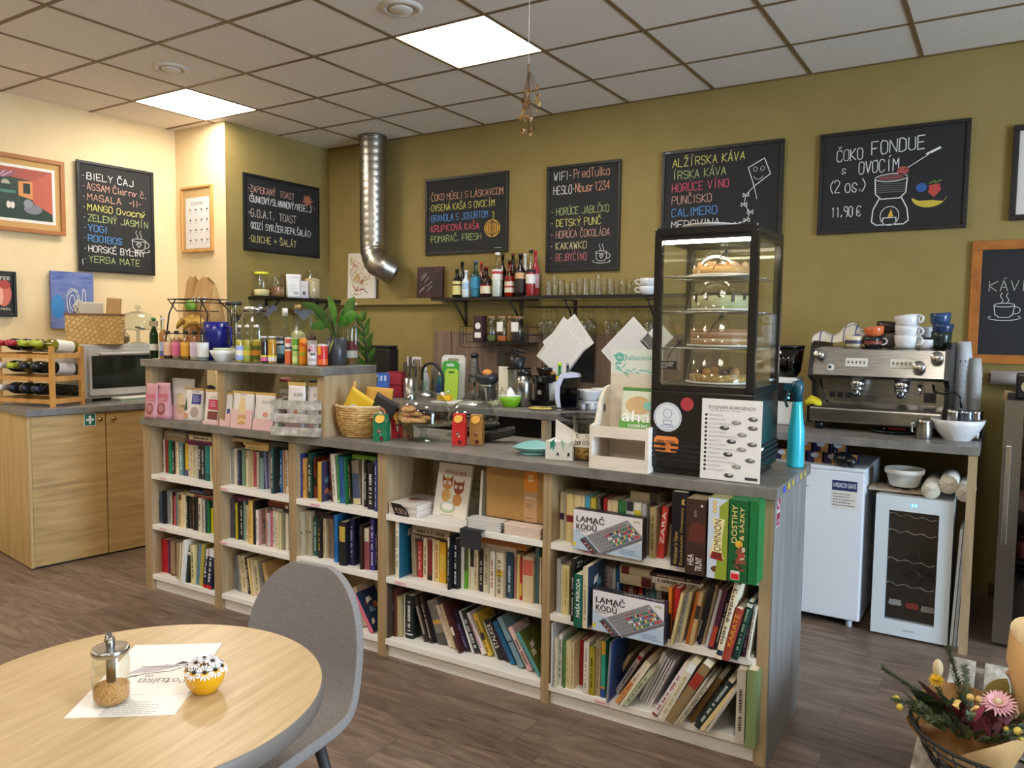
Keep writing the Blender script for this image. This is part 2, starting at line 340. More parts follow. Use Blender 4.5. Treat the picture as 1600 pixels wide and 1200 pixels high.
# ------------------------------------------------------------------ books
DESC = {'A1': 'top shelf of the leftmost bay', 'A2': 'middle shelf of the leftmost bay', 'A3': 'bottom shelf of the leftmost bay', 'B1': 'top shelf of the second bay', 'B2': 'middle shelf of the second bay', 'B3': 'bottom shelf of the second bay', 'C1': 'top shelf of the third bay', 'C2': 'middle shelf of the third bay', 'C3': 'bottom shelf of the third bay', 'D2': 'middle shelf of the fourth bay', 'D3': 'bottom shelf of the fourth bay', 'E1': 'top shelf of the right bay', 'E2': 'middle shelf of the right bay', 'E3': 'bottom shelf of the right bay'}
ORD = 'first second third fourth fifth sixth seventh eighth ninth tenth eleventh twelfth thirteenth fourteenth fifteenth sixteenth seventeenth eighteenth nineteenth twentieth'.split()
def make_book(w, h, d, col, opts, loc, rz, lean, flat, label, group):
    cov = M('#'+col, .5); o = {}
    bands = []
    for e in opts:
        k, _, v = e.partition(':')
        if k == 'b': a = v.split(':'); bands.append((a[0], float(a[1]), float(a[2])))
        else: o[k] = v
    right = M(o['c'], .5) if 'c' in o else cov
    bt = min(.0022, w*.2)
    if flat: T = Matrix.Rotation(math.radians(90), 4, 'Y') @ Matrix.Translation((-w, 0, 0))
    elif lean > 0: T = Matrix.Translation((w, 0, 0)) @ Matrix.Rotation(math.radians(lean), 4, 'Y') @ Matrix.Translation((-w, 0, 0))
    else: T = Matrix.Rotation(math.radians(lean), 4, 'Y')
    mb = MB()
    q = [(0, .003), (w*.2, .0006), (w*.5, 0), (w*.8, .0006), (w, .003)] if w > .02 else [(0, .0015), (bt, 0), (w-bt, 0), (w, .0015)]
    vs = [(x, y, 0) for x, y in q]+[(x, y, h) for x, y in q]; k = len(q)
    qi = [(min(max(x, bt), w-bt), .004, z) for z in (0, h) for x in (0, w)]
    mb.add(vs, [(i, i+1, i+1+k, i+k) for i in range(k-1)], cov, w > .02, T)
    mb.box(0, bt, .002, d, 0, h, cov, T); mb.box(w-bt, w, .002, d, 0, h, right, T)
    mb.add([(0, .003, 0), (w, .003, 0), (w, .0055, 0), (0, .0055, 0), (0, .003, h), (w, .003, h), (w, .0055, h), (0, .0055, h)], [(0, 1, 2, 3), (4, 5, 6, 7), (3, 2, 6, 7)], cov, False, T)
    bk = tag(mb.build('book', None, loc, rz), label, 'book', group)
    MB().box(bt, w-bt, .0055, d-.004, .0025, h-.0025, PAGES, T).build('page_block', bk)
    if bands:
        lb = MB()
        for c, a, b in bands:
            mm = M(c, .55); hh = [(x, y-.0006, h*a) for x, y in q]+[(x, y-.0006, h*b) for x, y in q]
            lb.add(hh, [(i, i+1, i+1+k, i+k) for i in range(k-1)], mm, False, T)
        lb.build('spine_band', bk)
    if 't' in o:
        s, c = o['t'].split(':'); lm = MB(); parts_ = s.split('^')
        printed(lm, s.replace('^', ' '), w*.2, w*.8, h*.28 if len(s) < 8 else h*.2, h*.9 if len(s) < 8 else h*.93, M(c), -.0012, -1 if s.startswith('Ľud') else 1, T, 1); lm.build('spine_title', bk)
    elif 'm' in o:
        lm = MB(); rr = random.Random(int(w*1e5)+int(h*1e4)); z = h*rr.uniform(.1, .2); e = h*rr.uniform(.7, .92); mm = M(o['m'])
        while z < e:
            l = h*rr.uniform(.012, .035); lm.rect(w*.32, w*.68, z, z+l*.8, -.0012, mm, T); z += l+h*(.008 if rr.random() < .8 else .05)
        lm.build('spine_print', bk)
    if 'a' in o:
        lm = MB(); TT = T @ Matrix.Translation((w, 0, 0)) @ Matrix.Rotation(math.radians(90), 4, 'Z')
        printed(lm, o['a'], d*.1, d*.9, h*.84, h*.95, M('#c8c8c4'), -.0012, 0, TT, 1); lm.build('cover_title', bk)
    elif 'c' in o and w > .011:
        lm = MB(); TT = T @ Matrix.Translation((w, 0, 0)) @ Matrix.Rotation(math.radians(90), 4, 'Z'); rr = random.Random(int(w*1e5))
        for k in range(5):
            x = d*rr.uniform(.1, .6); z = h*rr.uniform(.08, .7); lm.poly([(x, z), (x+d*rr.uniform(.1, .35), z+h*rr.uniform(-.03, .05)), (x+d*rr.uniform(.1, .3), z+h*.15), (x+d*.04, z+h*.12)], -.001-.0001*k, M(['#c8c0b0', '#b06a40', '#7a5a48', '#d8d0c8', '#58788a'][k]), TT)
        lm.build('cover_picture', bk)
    return bk
BOOKS = {}
for ln in '''@A1
U -3.316 0.067 0.647 0.0154 0.183 0 dcd3c0 white m:#222222
U -3.3 0.069 0.647 0.026 0.184 0 a03030 red m:#6a1a1a
U -3.259 0.06 0.647 0.0234 0.185 0 0f7a50 green
U -3.235 0.066 0.647 0.0204 0.178 0 1c1a1a black m:#d8d0c0
U -3.214 0.071 0.647 0.028 0.179 0 dccaa8 cream m:#b89a80
U -3.18 0.07 0.647 0.033 0.183 0 5f939b teal-grey m:#e0e8e8
U -3.142 0.069 0.647 0.016 0.172 0 22201e black b:#2b3a5e:0:.2
U -3.124 0.067 0.647 0.024 0.181 0 d0b01c yellow b:#35457a:0:.2
U -3.098 0.066 0.647 0.023 0.176 0 d8c8a8 cream m:#7a6a50
U -3.058 0.055 0.647 0.0164 0.178 0 ddd0b4 pale m:#8a4a30
U -3.041 0.059 0.647 0.019 0.178 0 cfc7a0 cream m:#44423a
U -3.016 0.055 0.647 0.018 0.18 0 a9b2ac grey-green m:#e6e6e0
U -2.997 0.054 0.647 0.023 0.179 0 171717 black t:AFROS:#ece6da
U -2.973 0.054 0.647 0.028 0.18 0 1a1a1c black m:#d8d8d8
U -2.93 0.044 0.647 0.0404 0.187 0 0b7478 teal b:#0a5560:0:.22
U -2.889 0.045 0.647 0.012 0.187 0 e0d2a8 cream
F -3.308 0.07 0.826 0.18 0.03 0 8a7558 brown m:#b09a78
F -3.302 0.07 0.853 0.18 0.028 0 9a8c78 grey-brown m:#b8ae98
F -3.289 0.07 0.883 0.166 0.02 0 7a4a30 orange-brown b:#3a3048:.4:1
F -3.107 0.07 0.822 0.193 0.03 0 7a1850 magenta m:#4a1038
F -3.092 0.07 0.849 0.183 0.027 0 ddd0b0 cream m:#333333
@A2
U -3.337 0.044 0.365 0.033 0.172 0 3d5068 steel-blue m:#22303f
U -3.299 0.042 0.365 0.0134 0.182 0 191a1b black
U -3.285 0.046 0.365 0.0104 0.184 0 161616 black
U -3.274 0.056 0.365 0.0254 0.187 0 76787a grey
U -3.248 0.06 0.365 0.011 0.179 0 d5cbb8 white m:#2a2a2a
U -3.233 0.057 0.365 0.014 0.18 0 4a1a18 dark-red m:#c8b8a0
U -3.215 0.056 0.365 0.016 0.164 0 c0474a pink
U -3.194 0.053 0.365 0.0094 0.186 0 5a5f8a slate
U -3.184 0.054 0.365 0.014 0.188 0 8a9866 olive-green
U -3.162 0.049 0.365 0.02 0.19 0 d2b688 tan b:#5a2a20:.78:.95 m:#4a3a2a
U -3.14 0.049 0.365 0.015 0.189 0 d8c090 cream
U -3.124 0.049 0.365 0.021 0.181 0 dccfa8 cream m:#a08a60
U -3.102 0.05 0.365 0.0164 0.177 0 1a1a1a black m:#e8e0d0
U -3.085 0.056 0.365 0.025 0.175 0 1c1b18 black m:#5a5030
U -3.042 0.045 0.365 0.0234 0.179 0 1d1813 brown-black m:#8a6a40
U -3.018 0.049 0.365 0.018 0.179 0 1a1a1a black m:#3a3a3a
U -2.987 0.041 0.365 0.026 0.184 0 ddd0bc cream m:#1a1a1a
U -2.959 0.041 0.365 0.0104 0.18 0 9c9a92 grey
U -2.948 0.043 0.365 0.0104 0.178 0 dcdcd4 white m:#1a1a1a
U -2.937 0.045 0.365 0.0154 0.177 0 123a4c navy
U -2.921 0.047 0.365 0.0114 0.176 0 1f7a45 green
U -2.909 0.061 0.365 0.016 0.173 0 d8d020 yellow b:#1a1a1a:.78:1
F -3.149 0.07 0.526 0.237 0.026 0 dcc8a0 cream b:#a01c1c:.4:1
F -3.096 0.07 0.56 0.137 0.019 0 2a3060 navy m:#9aa0b8
F -2.98 0.07 0.573 0.071 0.018 0 5a1418 dark-red
@A3
U -3.323 0.051 0.085 0.052 0.187 0 b8141c red
U -3.269 0.05 0.085 0.023 0.188 0 66204a purple m:#8a4a6a
U -3.227 0.038 0.085 0.039 0.193 0 a0866a beige-brown b:#5a4030:.02:.06
U -3.154 0.019 0.085 0.023 0.201 2.6 a8906e tan
U -3.105 -0.002 0.085 0.012 0.212 5.1 dcd6c0 cream
U -3.072 -0.016 0.085 0.017 0.237 7.5 e2dece white
U -3.067 -0.006 0.085 0.0114 0.189 6.4 8c8c1c olive
U -3.055 0.004 0.085 0.024 0.175 8.2 1c2420 black b:#e0d8c8:.9:1
U -3.01 0.005 0.085 0.034 0.212 0 d6cb94 cream-patterned m:#2a2a22
U -2.978 0.012 0.085 0.024 0.224 8.7 5d82a0 blue
U -2.951 0.011 0.085 0.028 0.228 6.8 b3a848 yellow-green
U -2.912 0.004 0.085 0.024 0.213 8.6 152644 navy b:#c81c24:0:.09 b:#ddd6dc:.82:1 t:iPv6:#f0f0f0
U -2.88 0 0.085 0.041 0.221 8.1 14233f navy b:#c81c24:0:.09 b:#ddd6dc:.8:1 m:#e8e8e8
@B1
U -2.764 0.06 0.647 0.0154 0.171 0 dcd6c4 cream b:#5a7040:.8:.95
U -2.748 0.063 0.647 0.0194 0.182 0 96968e grey
U -2.728 0.066 0.647 0.023 0.186 0 e0d8c6 white
U -2.695 0.06 0.647 0.0224 0.181 0 20243e navy m:#8a90b0
U -2.672 0.067 0.647 0.029 0.187 0 6d8e76 sage-green
U -2.619 0.051 0.647 0.0114 0.187 0 d8c8a0 cream b:#b08458:.78:1
U -2.607 0.075 0.647 0.0114 0.186 0 c4b490 beige
U -2.595 0.08 0.647 0.034 0.179 0 cc5a76 pink m:#8a2040
U -2.544 0.054 0.647 0.0174 0.187 0 a7a792 grey-beige m:#c4c4b0
U -2.526 0.059 0.647 0.024 0.188 0 7b989e grey-blue b:#1a2030:.85:1
U -2.511 0.067 0.647 0.0144 0.189 -3.3 2a3a5a navy
U -2.496 0.068 0.647 0.0094 0.191 -3 8a92ba lavender
U -2.486 0.081 0.647 0.013 0.187 0 a08a90 mauve
U -2.398 0.015 0.647 0.018 0.224 0 0f4c4e dark-teal m:#e0dccc c:#24302c
U -2.378 0.055 0.647 0.019 0.21 0 1f6aa8 blue m:#d8e4ec
U -2.354 0.052 0.647 0.0084 0.214 0 d8a880 peach
U -2.345 0.06 0.647 0.02 0.213 0 ddd0b4 cream m:#4a3a32
F -2.645 0.07 0.839 0.169 0.021 0 d8bc84 tan m:#a88a50
F -2.659 0.07 0.859 0.188 0.021 0 d8b474 ochre m:#a07a40
F -2.749 0.07 0.871 0.161 0.017 0 cdb98c straw
F -2.462 0.07 0.853 0.122 0.039 0 1a1d1e black m:#5a6a6a
@B2
U -2.772 0.043 0.365 0.0134 0.208 0 1a2238 navy
U -2.758 0.057 0.365 0.041 0.206 0 4a4a58 slate
U -2.701 0.048 0.365 0.0084 0.191 0 d8c01c yellow m:#2a2a1a
U -2.692 0.055 0.365 0.0124 0.193 0 2a2622 brown-black
U -2.679 0.059 0.365 0.025 0.198 0 17191c black m:#e0e0e0
U -2.648 0.055 0.365 0.017 0.207 0 6c9698 teal-grey
U -2.614 0.041 0.365 0.018 0.192 0 d6cca0 cream m:#5a503a
U -2.578 0.028 0.365 0.0264 0.222 0 d8b45c ochre m:#a06a20
U -2.551 0.034 0.365 0.016 0.221 0 1a1a1a black
U -2.53 0.033 0.365 0.019 0.179 0 e4dcd6 white m:#1a1a1a c:#c89a94
U -2.466 0.039 0.365 0.01 0.193 0 a88a6c tan
U -2.454 0.038 0.365 0.0134 0.173 0 ccc2cc lilac m:#4a4048
U -2.44 0.05 0.365 0.013 0.187 0 c8607a pink
U -2.424 0.048 0.365 0.017 0.186 0 dcdcd0 white m:#1a1a1a
U -2.393 0.037 0.365 0.0204 0.189 0 dcd4b4 cream m:#b04030
U -2.372 0.042 0.365 0.0154 0.185 0 d0c8a0 cream
U -2.356 0.046 0.365 0.0164 0.188 0 8c8c70 olive-grey
U -2.339 0.051 0.365 0.02 0.183 0 e2ddcc white
F -2.788 0.07 0.555 0.207 0.031 0 662652 purple m:#9a5a80
F -2.464 0.07 0.537 0.127 0.034 0 161616 black m:#e0e0e0
F -2.485 0.07 0.566 0.148 0.017 0 6a1e16 dark-red b:#e0d8d0:.85:1
F -2.47 0.07 0.583 0.133 0.015 0 a05a28 orange-brown
@B3
U -2.756 0.073 0.085 0.024 0.181 0 7b7d7e grey
U -2.709 0.062 0.085 0.023 0.188 -5.5 75787a grey
U -2.683 0.064 0.085 0.016 0.192 -8.1 d4c4a0 cream m:#6a4a3a
U -2.665 0.064 0.085 0.033 0.191 -7.5 d8c8a4 cream m:#8a7a60
U -2.63 0.064 0.085 0.019 0.189 -7.9 1a1614 black m:#e8e0d4
U -2.599 0.057 0.085 0.0154 0.19 -9.7 d8c080 yellow-cream
U -2.583 0.06 0.085 0.0124 0.187 -7.7 d8c6a0 cream
U -2.57 0.067 0.085 0.026 0.184 -6.2 d6c8a4 cream m:#4a4038
U -2.532 0.072 0.085 0.019 0.179 -9 80827e grey m:#5a5a5a
U -2.476 0.06 0.085 0.026 0.188 -15.1 c4a468 tan
@C1
U -2.223 0.03 0.647 0.024 0.213 0 2b357f blue m:#b8c4dc
U -2.198 0.032 0.647 0.0194 0.192 0 cf9850 orange-tan m:#4a3020
U -2.178 0.045 0.647 0.028 0.216 0 14443c dark-green m:#d8e0d8
U -2.18 0.075 0.647 0.007 0.223 -4.1 17181a black a:algebra
U -2.155 0.059 0.647 0.025 0.196 -3.5 7a3220 brown-leather b:#1c1a18:.3:.5
U -2.082 0.014 0.647 0.026 0.188 0 c8a040 yellow c:#3a3450
U -2.026 0.046 0.647 0.008 0.213 -4 5a2622 dark-red
U -2.012 0.043 0.647 0.027 0.227 -4.6 ddd8c8 white m:#8a8a84
U -1.981 0.044 0.647 0.0104 0.222 -3.1 4a8c4c green b:#d8e8c0:.02:.06
U -1.97 0.048 0.647 0.029 0.217 -3.7 2868b0 blue m:#163a70
U -1.931 0.038 0.647 0.0074 0.221 -2.6 1a6a3c green
U -1.923 0.058 0.647 0.0114 0.205 -2.8 1a1c18 black m:#d8c060
U -1.911 0.069 0.647 0.047 0.204 -4.5 958c7c grey-beige b:#4a5878:.14:.7 b:#d8c8a0:0:.13
U -1.837 0.05 0.647 0.0064 0.217 0 e0ddd0 white
U -1.83 0.055 0.647 0.015 0.217 0 191919 black m:#e0e0e0
U -1.787 0.028 0.647 0.039 0.212 0 141418 black m:#e8e8e8
U -1.731 0.012 0.647 0.015 0.231 0 2a3888 blue m:#e0e8f0
F -1.916 0.07 0.858 0.148 0.021 0 6aa030 lime-green m:#9ac050
@C2
U -2.219 0.025 0.365 0.0244 0.215 0 b0a68a beige b:#1c1a18:.51:.54 m:#9a9076
U -2.194 0.044 0.365 0.036 0.218 0 aea488 beige b:#1c1a18:.52:.55 m:#9a9076
U -2.154 0.059 0.365 0.021 0.186 0 1f5c5a teal m:#e0ecec
U -2.113 0.043 0.365 0.0224 0.196 0 15161a black m:#c8a030
U -2.09 0.057 0.365 0.0174 0.191 0 d8ceb0 cream m:#8a7a30
U -2.072 0.07 0.365 0.034 0.19 0 8a7464 grey-brown m:#5a4a40
U -2.001 0.037 0.365 0.023 0.226 0 1c78c4 blue m:#0e4a8a
U -1.949 0.015 0.365 0.0374 0.205 0 17171a black b:#b89a40:.55:.9
U -1.911 0.043 0.365 0.03 0.22 0 1b2150 navy m:#a8b4d8 c:#161a40
U -1.826 0.019 0.365 0.0154 0.206 0 2a1c14 dark-brown
U -1.81 0.031 0.365 0.0294 0.192 0 985460 rose b:#d8d0b8:.68:1
U -1.78 0.039 0.365 0.0234 0.237 0 33308a violet-blue m:#e8e4f0
U -1.756 0.048 0.365 0.009 0.225 0 15151a black m:#e0d8d8
F -2.163 0.07 0.555 0.131 0.018 0 1a1c22 black m:#7a3a4a
F -2.237 0.07 0.564 0.153 0.021 0 16171a black m:#6a3040
@C3
U -1.91 0.043 0.085 0.015 0.068 -15.3 c8505c pink
U -1.857 0.023 0.085 0.016 0.154 -21.4 8a8a80 grey
U -1.852 0.036 0.085 0.02 0.162 -24 2a2c26 black
U -1.831 0.036 0.085 0.01 0.182 -29.7 d8d4b8 cream
U -1.83 0.048 0.085 0.029 0.185 -23.2 c4b4a0 tan b:#3a2a24:.5:.85
U -1.748 0.005 0.085 0.019 0.192 -33.8 d86a84 pink c:#1e2e48
@D2
U -1.672 0.01 0.365 0.007 0.261 0 d8d4c4 pale-edged-grey c:#4a4e4a
U -1.611 0.012 0.365 0.02 0.266 0 ddd8c0 cream c:#12586e m:#5a6a60
U -1.561 0.068 0.365 0.0224 0.194 -2.7 988a6e beige
U -1.538 0.077 0.365 0.023 0.19 0 bc3a36 red m:#e8d0c8
U -1.498 0.065 0.365 0.021 0.185 0 dccfac cream m:#1a1a1a
U -1.475 0.068 0.365 0.023 0.182 0 7a2028 dark-red b:#161212:0:.12
U -1.447 0.064 0.365 0.011 0.187 0 dcd2b4 cream
U -1.435 0.065 0.365 0.023 0.185 0 dcc888 straw m:#c05028
U -1.411 0.066 0.365 0.034 0.181 0 dcaa28 yellow b:#d8b850:.3:.7
U -1.327 0.01 0.365 0.0094 0.227 0 17181c black b:#c8b89c:.82:1 m:#d8d8d8
U -1.317 0.036 0.365 0.0254 0.217 0 15181e black m:#e0e0e4
U -1.291 0.056 0.365 0.0134 0.189 0 ddd8c8 white
U -1.277 0.062 0.365 0.0164 0.177 0 5aa020 green b:#4a4a30:.45:1
F -1.569 0.07 0.528 0.188 0.038 0 3a261c dark-brown m:#b8a890
F -1.563 0.07 0.555 0.203 0.039 0 b4a284 grey-tan m:#2a2420
U -1.26 0.067 0.365 0.009 0.18 0 dcd8b8 cream
U -1.246 0.062 0.365 0.0174 0.183 0 d8cfb0 cream b:#1a1816:.55:1
U -1.228 0.064 0.365 0.017 0.186 0 d6c4a0 tan m:#4a4038
U -1.203 0.068 0.365 0.017 0.185 0 16161a black m:#e8e4dc
U -1.184 0.068 0.365 0.028 0.188 0 ccc4a8 cream m:#7a7468
U -1.137 0.042 0.365 0.025 0.188 0 ddd6c8 white m:#9a2430
U -1.105 0.04 0.365 0.034 0.19 0 d0c4a8 patterned b:#c8a030:.48:.62 m:#3a3a38
U -1.065 0.06 0.365 0.0274 0.193 0 24425c navy-patterned m:#c4d4dc
U -1.037 0.072 0.365 0.0124 0.188 0 b07a74 rose
U -1.024 0.074 0.365 0.013 0.186 0 d8c878 straw
U -1.008 0.069 0.365 0.01 0.176 0 b83028 red b:#d8b040:.1:.4
U -0.987 0.054 0.365 0.0484 0.19 0 cfbb98 buff b:#c86050:.6:.93
U -0.938 0.071 0.365 0.019 0.227 0 4a6a6c slate-teal
U -0.915 0.067 0.365 0.009 0.192 0 d8c49c cream
U -0.903 0.064 0.365 0.007 0.185 0 5a1c1c dark-red
F -1.207 0.07 0.537 0.179 0.043 0 b0a088 grey-beige b:#988870:0:.2
F -1.196 0.07 0.569 0.214 0.028 0 a8682c orange-tan
@D3
U -1.667 0.004 0.085 0.0074 0.243 0 5a4c38 olive-brown c:#4a3c2c
U -1.659 0.009 0.085 0.012 0.244 0 4c3a2a brown c:#42362a
U -1.644 0.038 0.085 0.015 0.216 0 5a2a22 red-brown
U -1.631 0.045 0.085 0.0294 0.184 -2.5 b2a078 straw
U -1.601 0.059 0.085 0.007 0.19 0 dad4c0 white
U -1.588 0.055 0.085 0.042 0.194 0 15201f black-green m:#e0e4e0 b:#e0e0e0:.09:.12
U -1.488 0.06 0.085 0.027 0.203 -19.2 2c1e1c brown-black m:#c8c0b8
U -1.456 0.062 0.085 0.0174 0.211 -17.7 2a1c1a brown-black m:#c8c0b8
U -1.438 0.078 0.085 0.011 0.19 -21 1c2232 blue-black
U -1.418 0.073 0.085 0.056 0.193 -20 7c7a74 grey b:#c8a048:.45:.55 b:#4a4a46:0:.25
U -1.358 0.069 0.085 0.019 0.188 -23.2 dacbb8 cream m:#b08a80
U -1.335 0.066 0.085 0.016 0.195 -21.7 cdb898 tan
U -1.29 0.042 0.085 0.0134 0.219 -23.7 461c18 dark-red b:#ddd4c8:.35:.52
U -1.276 0.073 0.085 0.026 0.176 -24.5 221c34 purple-black m:#8a80b0
U -1.239 0.07 0.085 0.0074 0.186 -22.8 dcdcd8 white
U -1.231 0.078 0.085 0.032 0.186 -25.5 26282a black m:#e0e0e0
U -1.196 0.08 0.085 0.024 0.185 -28.8 ddd6da white m:#b06a80
U -1.168 0.083 0.085 0.022 0.184 -25.7 d8b440 yellow b:#1c1a18:.38:.55 m:#4a3a14
U -1.137 0.096 0.085 0.013 0.153 -25.6 c4d0bc pale-green
U -1.112 0.079 0.085 0.035 0.171 -26 17171a black t:STALKER:#e8e4da
U -1.076 0.079 0.085 0.018 0.166 -24.6 2a1c34 dark-purple
U -1.041 0.065 0.085 0.021 0.186 -30.3 1c6a98 blue m:#164a70
U -0.996 0.053 0.085 0.024 0.218 -30.6 7896a6 grey-blue b:#2a3a48:.5:.53
U -0.95 0.048 0.085 0.022 0.189 -32 dcc4c0 white-and-pink b:#d8a8a8:0:.42 m:#3a3a3a
U -0.895 0.03 0.085 0.016 0.186 -34.3 4f9898 teal c:#5a6428
@E1
U -0.826 0.064 0.647 0.018 0.187 0 d6cba6 cream b:#3a2038:.42:.56
U -0.805 0.061 0.647 0.007 0.187 0 cfc9b0 grey-cream
U -0.789 0.045 0.647 0.031 0.188 0 d8c184 straw b:#7a1420:.42:.56
U -0.754 0.041 0.647 0.0304 0.188 0 d6c294 cream
U -0.723 0.043 0.647 0.014 0.189 0 d8c69c cream
U -0.706 0.042 0.647 0.02 0.191 0 4c9cc2 light-blue
U -0.683 0.038 0.647 0.0214 0.188 0 c0a830 mustard
U -0.661 0.042 0.647 0.01 0.189 0 6c6a3c olive
U -0.651 0.042 0.647 0.013 0.191 -2.4 6a625c grey-brown
U -0.63 0.039 0.647 0.0164 0.191 0 9c1c22 red
U -0.613 0.039 0.647 0.019 0.186 0 d8c09c peach
U -0.592 0.036 0.647 0.022 0.188 0 d6bf98 cream
U -0.562 0.025 0.647 0.029 0.192 0 2a6c3a green m:#d0e0c0
U -0.532 0.026 0.647 0.028 0.194 0 c8c8cc pale-grey b:#22242e:.82:1
U -0.503 0.027 0.647 0.029 0.194 0 d8d6c8 white b:#c8b828:.7:.85
U -0.467 0.017 0.647 0.016 0.195 0 a8a8aa grey
U -0.437 0.016 0.647 0.025 0.185 0 a8946a tan-brown m:#6a5a3a
U -0.413 0.033 0.647 0.0234 0.192 5.1 c43c30 red t:ZARA:#f0e0d8
U -0.389 0.072 0.647 0.011 0.119 4.3 b8b48c olive-cream
F -0.535 0.07 0.825 0.105 0.046 0 aa9a7c thick-brown b:#332620:.72:1
@E2
U -0.819 0.03 0.365 0.018 0.213 0 b4b8ba grey-white
U -0.799 0.03 0.365 0.007 0.192 0 dcd4b4 cream
U -0.789 0.026 0.365 0.027 0.194 0 dac88c straw m:#c0a860
U -0.727 -0.026 0.365 0.014 0.242 0 191a1a black m:#c8c8c0 a:ZNÁS
U -0.695 -0.066 0.365 0.032 0.199 0 0d5a48 dark-green t:NAŠA^PRÍRODA:#f0f0ea
U -0.661 -0.062 0.365 0.02 0.23 0 cfbf9c cream m:#8a7458 c:#243444
U -0.687 0.12 0.365 0.019 0.166 0 8a1c20 red b:#c8b8a0:.0:.5
U -0.667 0.12 0.365 0.011 0.177 0 d0c0ac cream
U -0.655 0.12 0.365 0.02 0.189 0 c8b4bc lilac m:#4a3a44
U -0.634 0.12 0.365 0.012 0.186 0 c4b2c0 lilac m:#4a3a44
U -0.621 0.12 0.365 0.011 0.188 0 dcd8cc white
U -0.609 0.12 0.365 0.021 0.192 0 2868a4 blue m:#d8e4f0
U -0.577 0.12 0.365 0.009 0.161 0 5a4634 brown
U -0.567 0.12 0.365 0.046 0.162 0 7c2618 dark-red m:#c8a890
U -0.514 0.12 0.365 0.015 0.152 0 c42420 red b:#d8c030:.4:.7
U -0.498 0.12 0.365 0.011 0.151 0 1c1c2a black b:#b82028:.1:.4
U -0.484 0.12 0.365 0.027 0.147 0 6c8490 blue-grey m:#2a3a44
U -0.456 0.12 0.365 0.013 0.146 0 54808e blue
U -0.442 0.12 0.365 0.019 0.147 0 9c9c90 grey
F -0.57 0.07 0.514 0.123 0.04 0 cbb694 cream b:#5a1a18:.7:1
F -0.571 0.07 0.552 0.126 0.031 0 c4b496 beige b:#6a1c18:.05:.3
U -0.358 0.014 0.365 0.012 0.187 0 e08430 orange b:#2a2426:0:.5
U -0.34 0.004 0.365 0.018 0.194 3 bc2028 red b:#241c24:0:.4
U -0.334 -0.031 0.365 0.0094 0.194 11 d8c088 straw
U -0.324 -0.002 0.365 0.011 0.187 10.8 a8acaa grey m:#2a4a78
U -0.312 0 0.365 0.012 0.193 10.4 cfc49a cream
U -0.29 0.005 0.365 0.012 0.196 10.9 b8682a orange-brown
U -0.275 -0.002 0.365 0.015 0.199 10.1 c8a878 decorated-tan b:#3a3226:.5:.75
U -0.272 0.042 0.365 0.013 0.214 13.8 4a4650 grey-photo b:#d8d4cc:.1:.4
U -0.25 0.021 0.365 0.0104 0.217 11.4 1a1c24 black
U -0.239 0.033 0.365 0.01 0.223 11.4 b4a080 beige
U -0.221 0.009 0.365 0.012 0.219 12.1 b8b6ba silver-grey
U -0.206 0.001 0.365 0.016 0.222 12.2 4e1c40 plum b:#b04030:.05:.4
U -0.189 0.006 0.365 0.011 0.217 12.5 1a181a black m:#d0d0d0
U -0.162 -0.066 0.365 0.0214 0.274 12 ddd2b4 cream t:Ľudské^telo:#1e1e1e b:#1c2c4a:.05:.12
U -0.14 -0.065 0.365 0.023 0.189 13.2 9a3c30 brick-red t:KARATE:#e0a030
U -0.113 -0.041 0.365 0.019 0.211 12.9 143a32 dark-green m:#9ac0a0 b:#d8d8d0:.92:.98
U -0.092 0.001 0.365 0.013 0.176 8.8 4a1c3c plum m:#d0b8c8
U -0.074 -0.015 0.365 0.01 0.19 7.3 d6ccb8 cream m:#6a5a50
U -0.053 0.021 0.365 0.009 0.149 2.3 2a241e black
F -0.429 0.07 0.514 0.184 0.027 0 dacfae cream m:#8a7a60
F -0.443 0.07 0.537 0.193 0.031 0 ddd4c8 white m:#2a2a2a
F -0.452 0.07 0.562 0.192 0.017 0 3a2430 plum m:#b8a888
@E3
U -0.813 -0.017 0.085 0.006 0.25 0 c8c6c4 white c:#b8b4b4
U -0.805 -0.008 0.085 0.0124 0.19 0 d8cdb0 cream m:#a09070
U -0.792 0.007 0.085 0.014 0.204 0 dcdcd4 white m:#1e1e1e
U -0.768 -0.003 0.085 0.0074 0.189 0 4a7a38 green
U -0.76 0.004 0.085 0.0154 0.185 0 d8cb98 cream m:#b09a60
U -0.744 0.003 0.085 0.0084 0.188 0 d4c090 tan
U -0.735 0.008 0.085 0.009 0.186 0 dccaa0 straw m:#b89060
U -0.723 0.055 0.085 0.014 0.181 0 a01420 red
U -0.68 -0.004 0.085 0.0214 0.203 0 ddd4c8 white m:#9a8a80
U -0.658 -0 0.085 0.0224 0.189 0 a09424 olive m:#3a3414
U -0.635 0.007 0.085 0.021 0.217 0 a89878 beige m:#8a7a5c
U -0.611 0.006 0.085 0.017 0.22 0 2a9a88 teal b:#d8a830:.76:1 b:#2a4a98:0:.16 b:#d08040:.16:.2
U -0.577 -0.02 0.085 0.009 0.232 2.5 7a8088 grey-edged c:#2a4a80
U -0.615 0.105 0.085 0.014 0.153 26.9 d4b888 cream-paged
U -0.581 0.055 0.085 0.018 0.209 30.1 b8b2ac grey m:#1e3c68 b:#a01420:.85:.93
U -0.548 -0.013 0.085 0.018 0.221 32.8 d09058 orange b:#d0c4b0:.5:1 m:#8a5a3a
U -0.524 -0.017 0.085 0.0104 0.211 30.8 dcd4b8 cream
U -0.513 -0.014 0.085 0.018 0.183 32.7 b8c0a0 pale-green m:#4a4a3a
U -0.481 0.064 0.085 0.013 0.222 24.1 e0dcd8 white
U -0.465 0.058 0.085 0.009 0.211 24 dcd8d8 white
U -0.452 0.05 0.085 0.008 0.209 24.4 d8d4d8 white
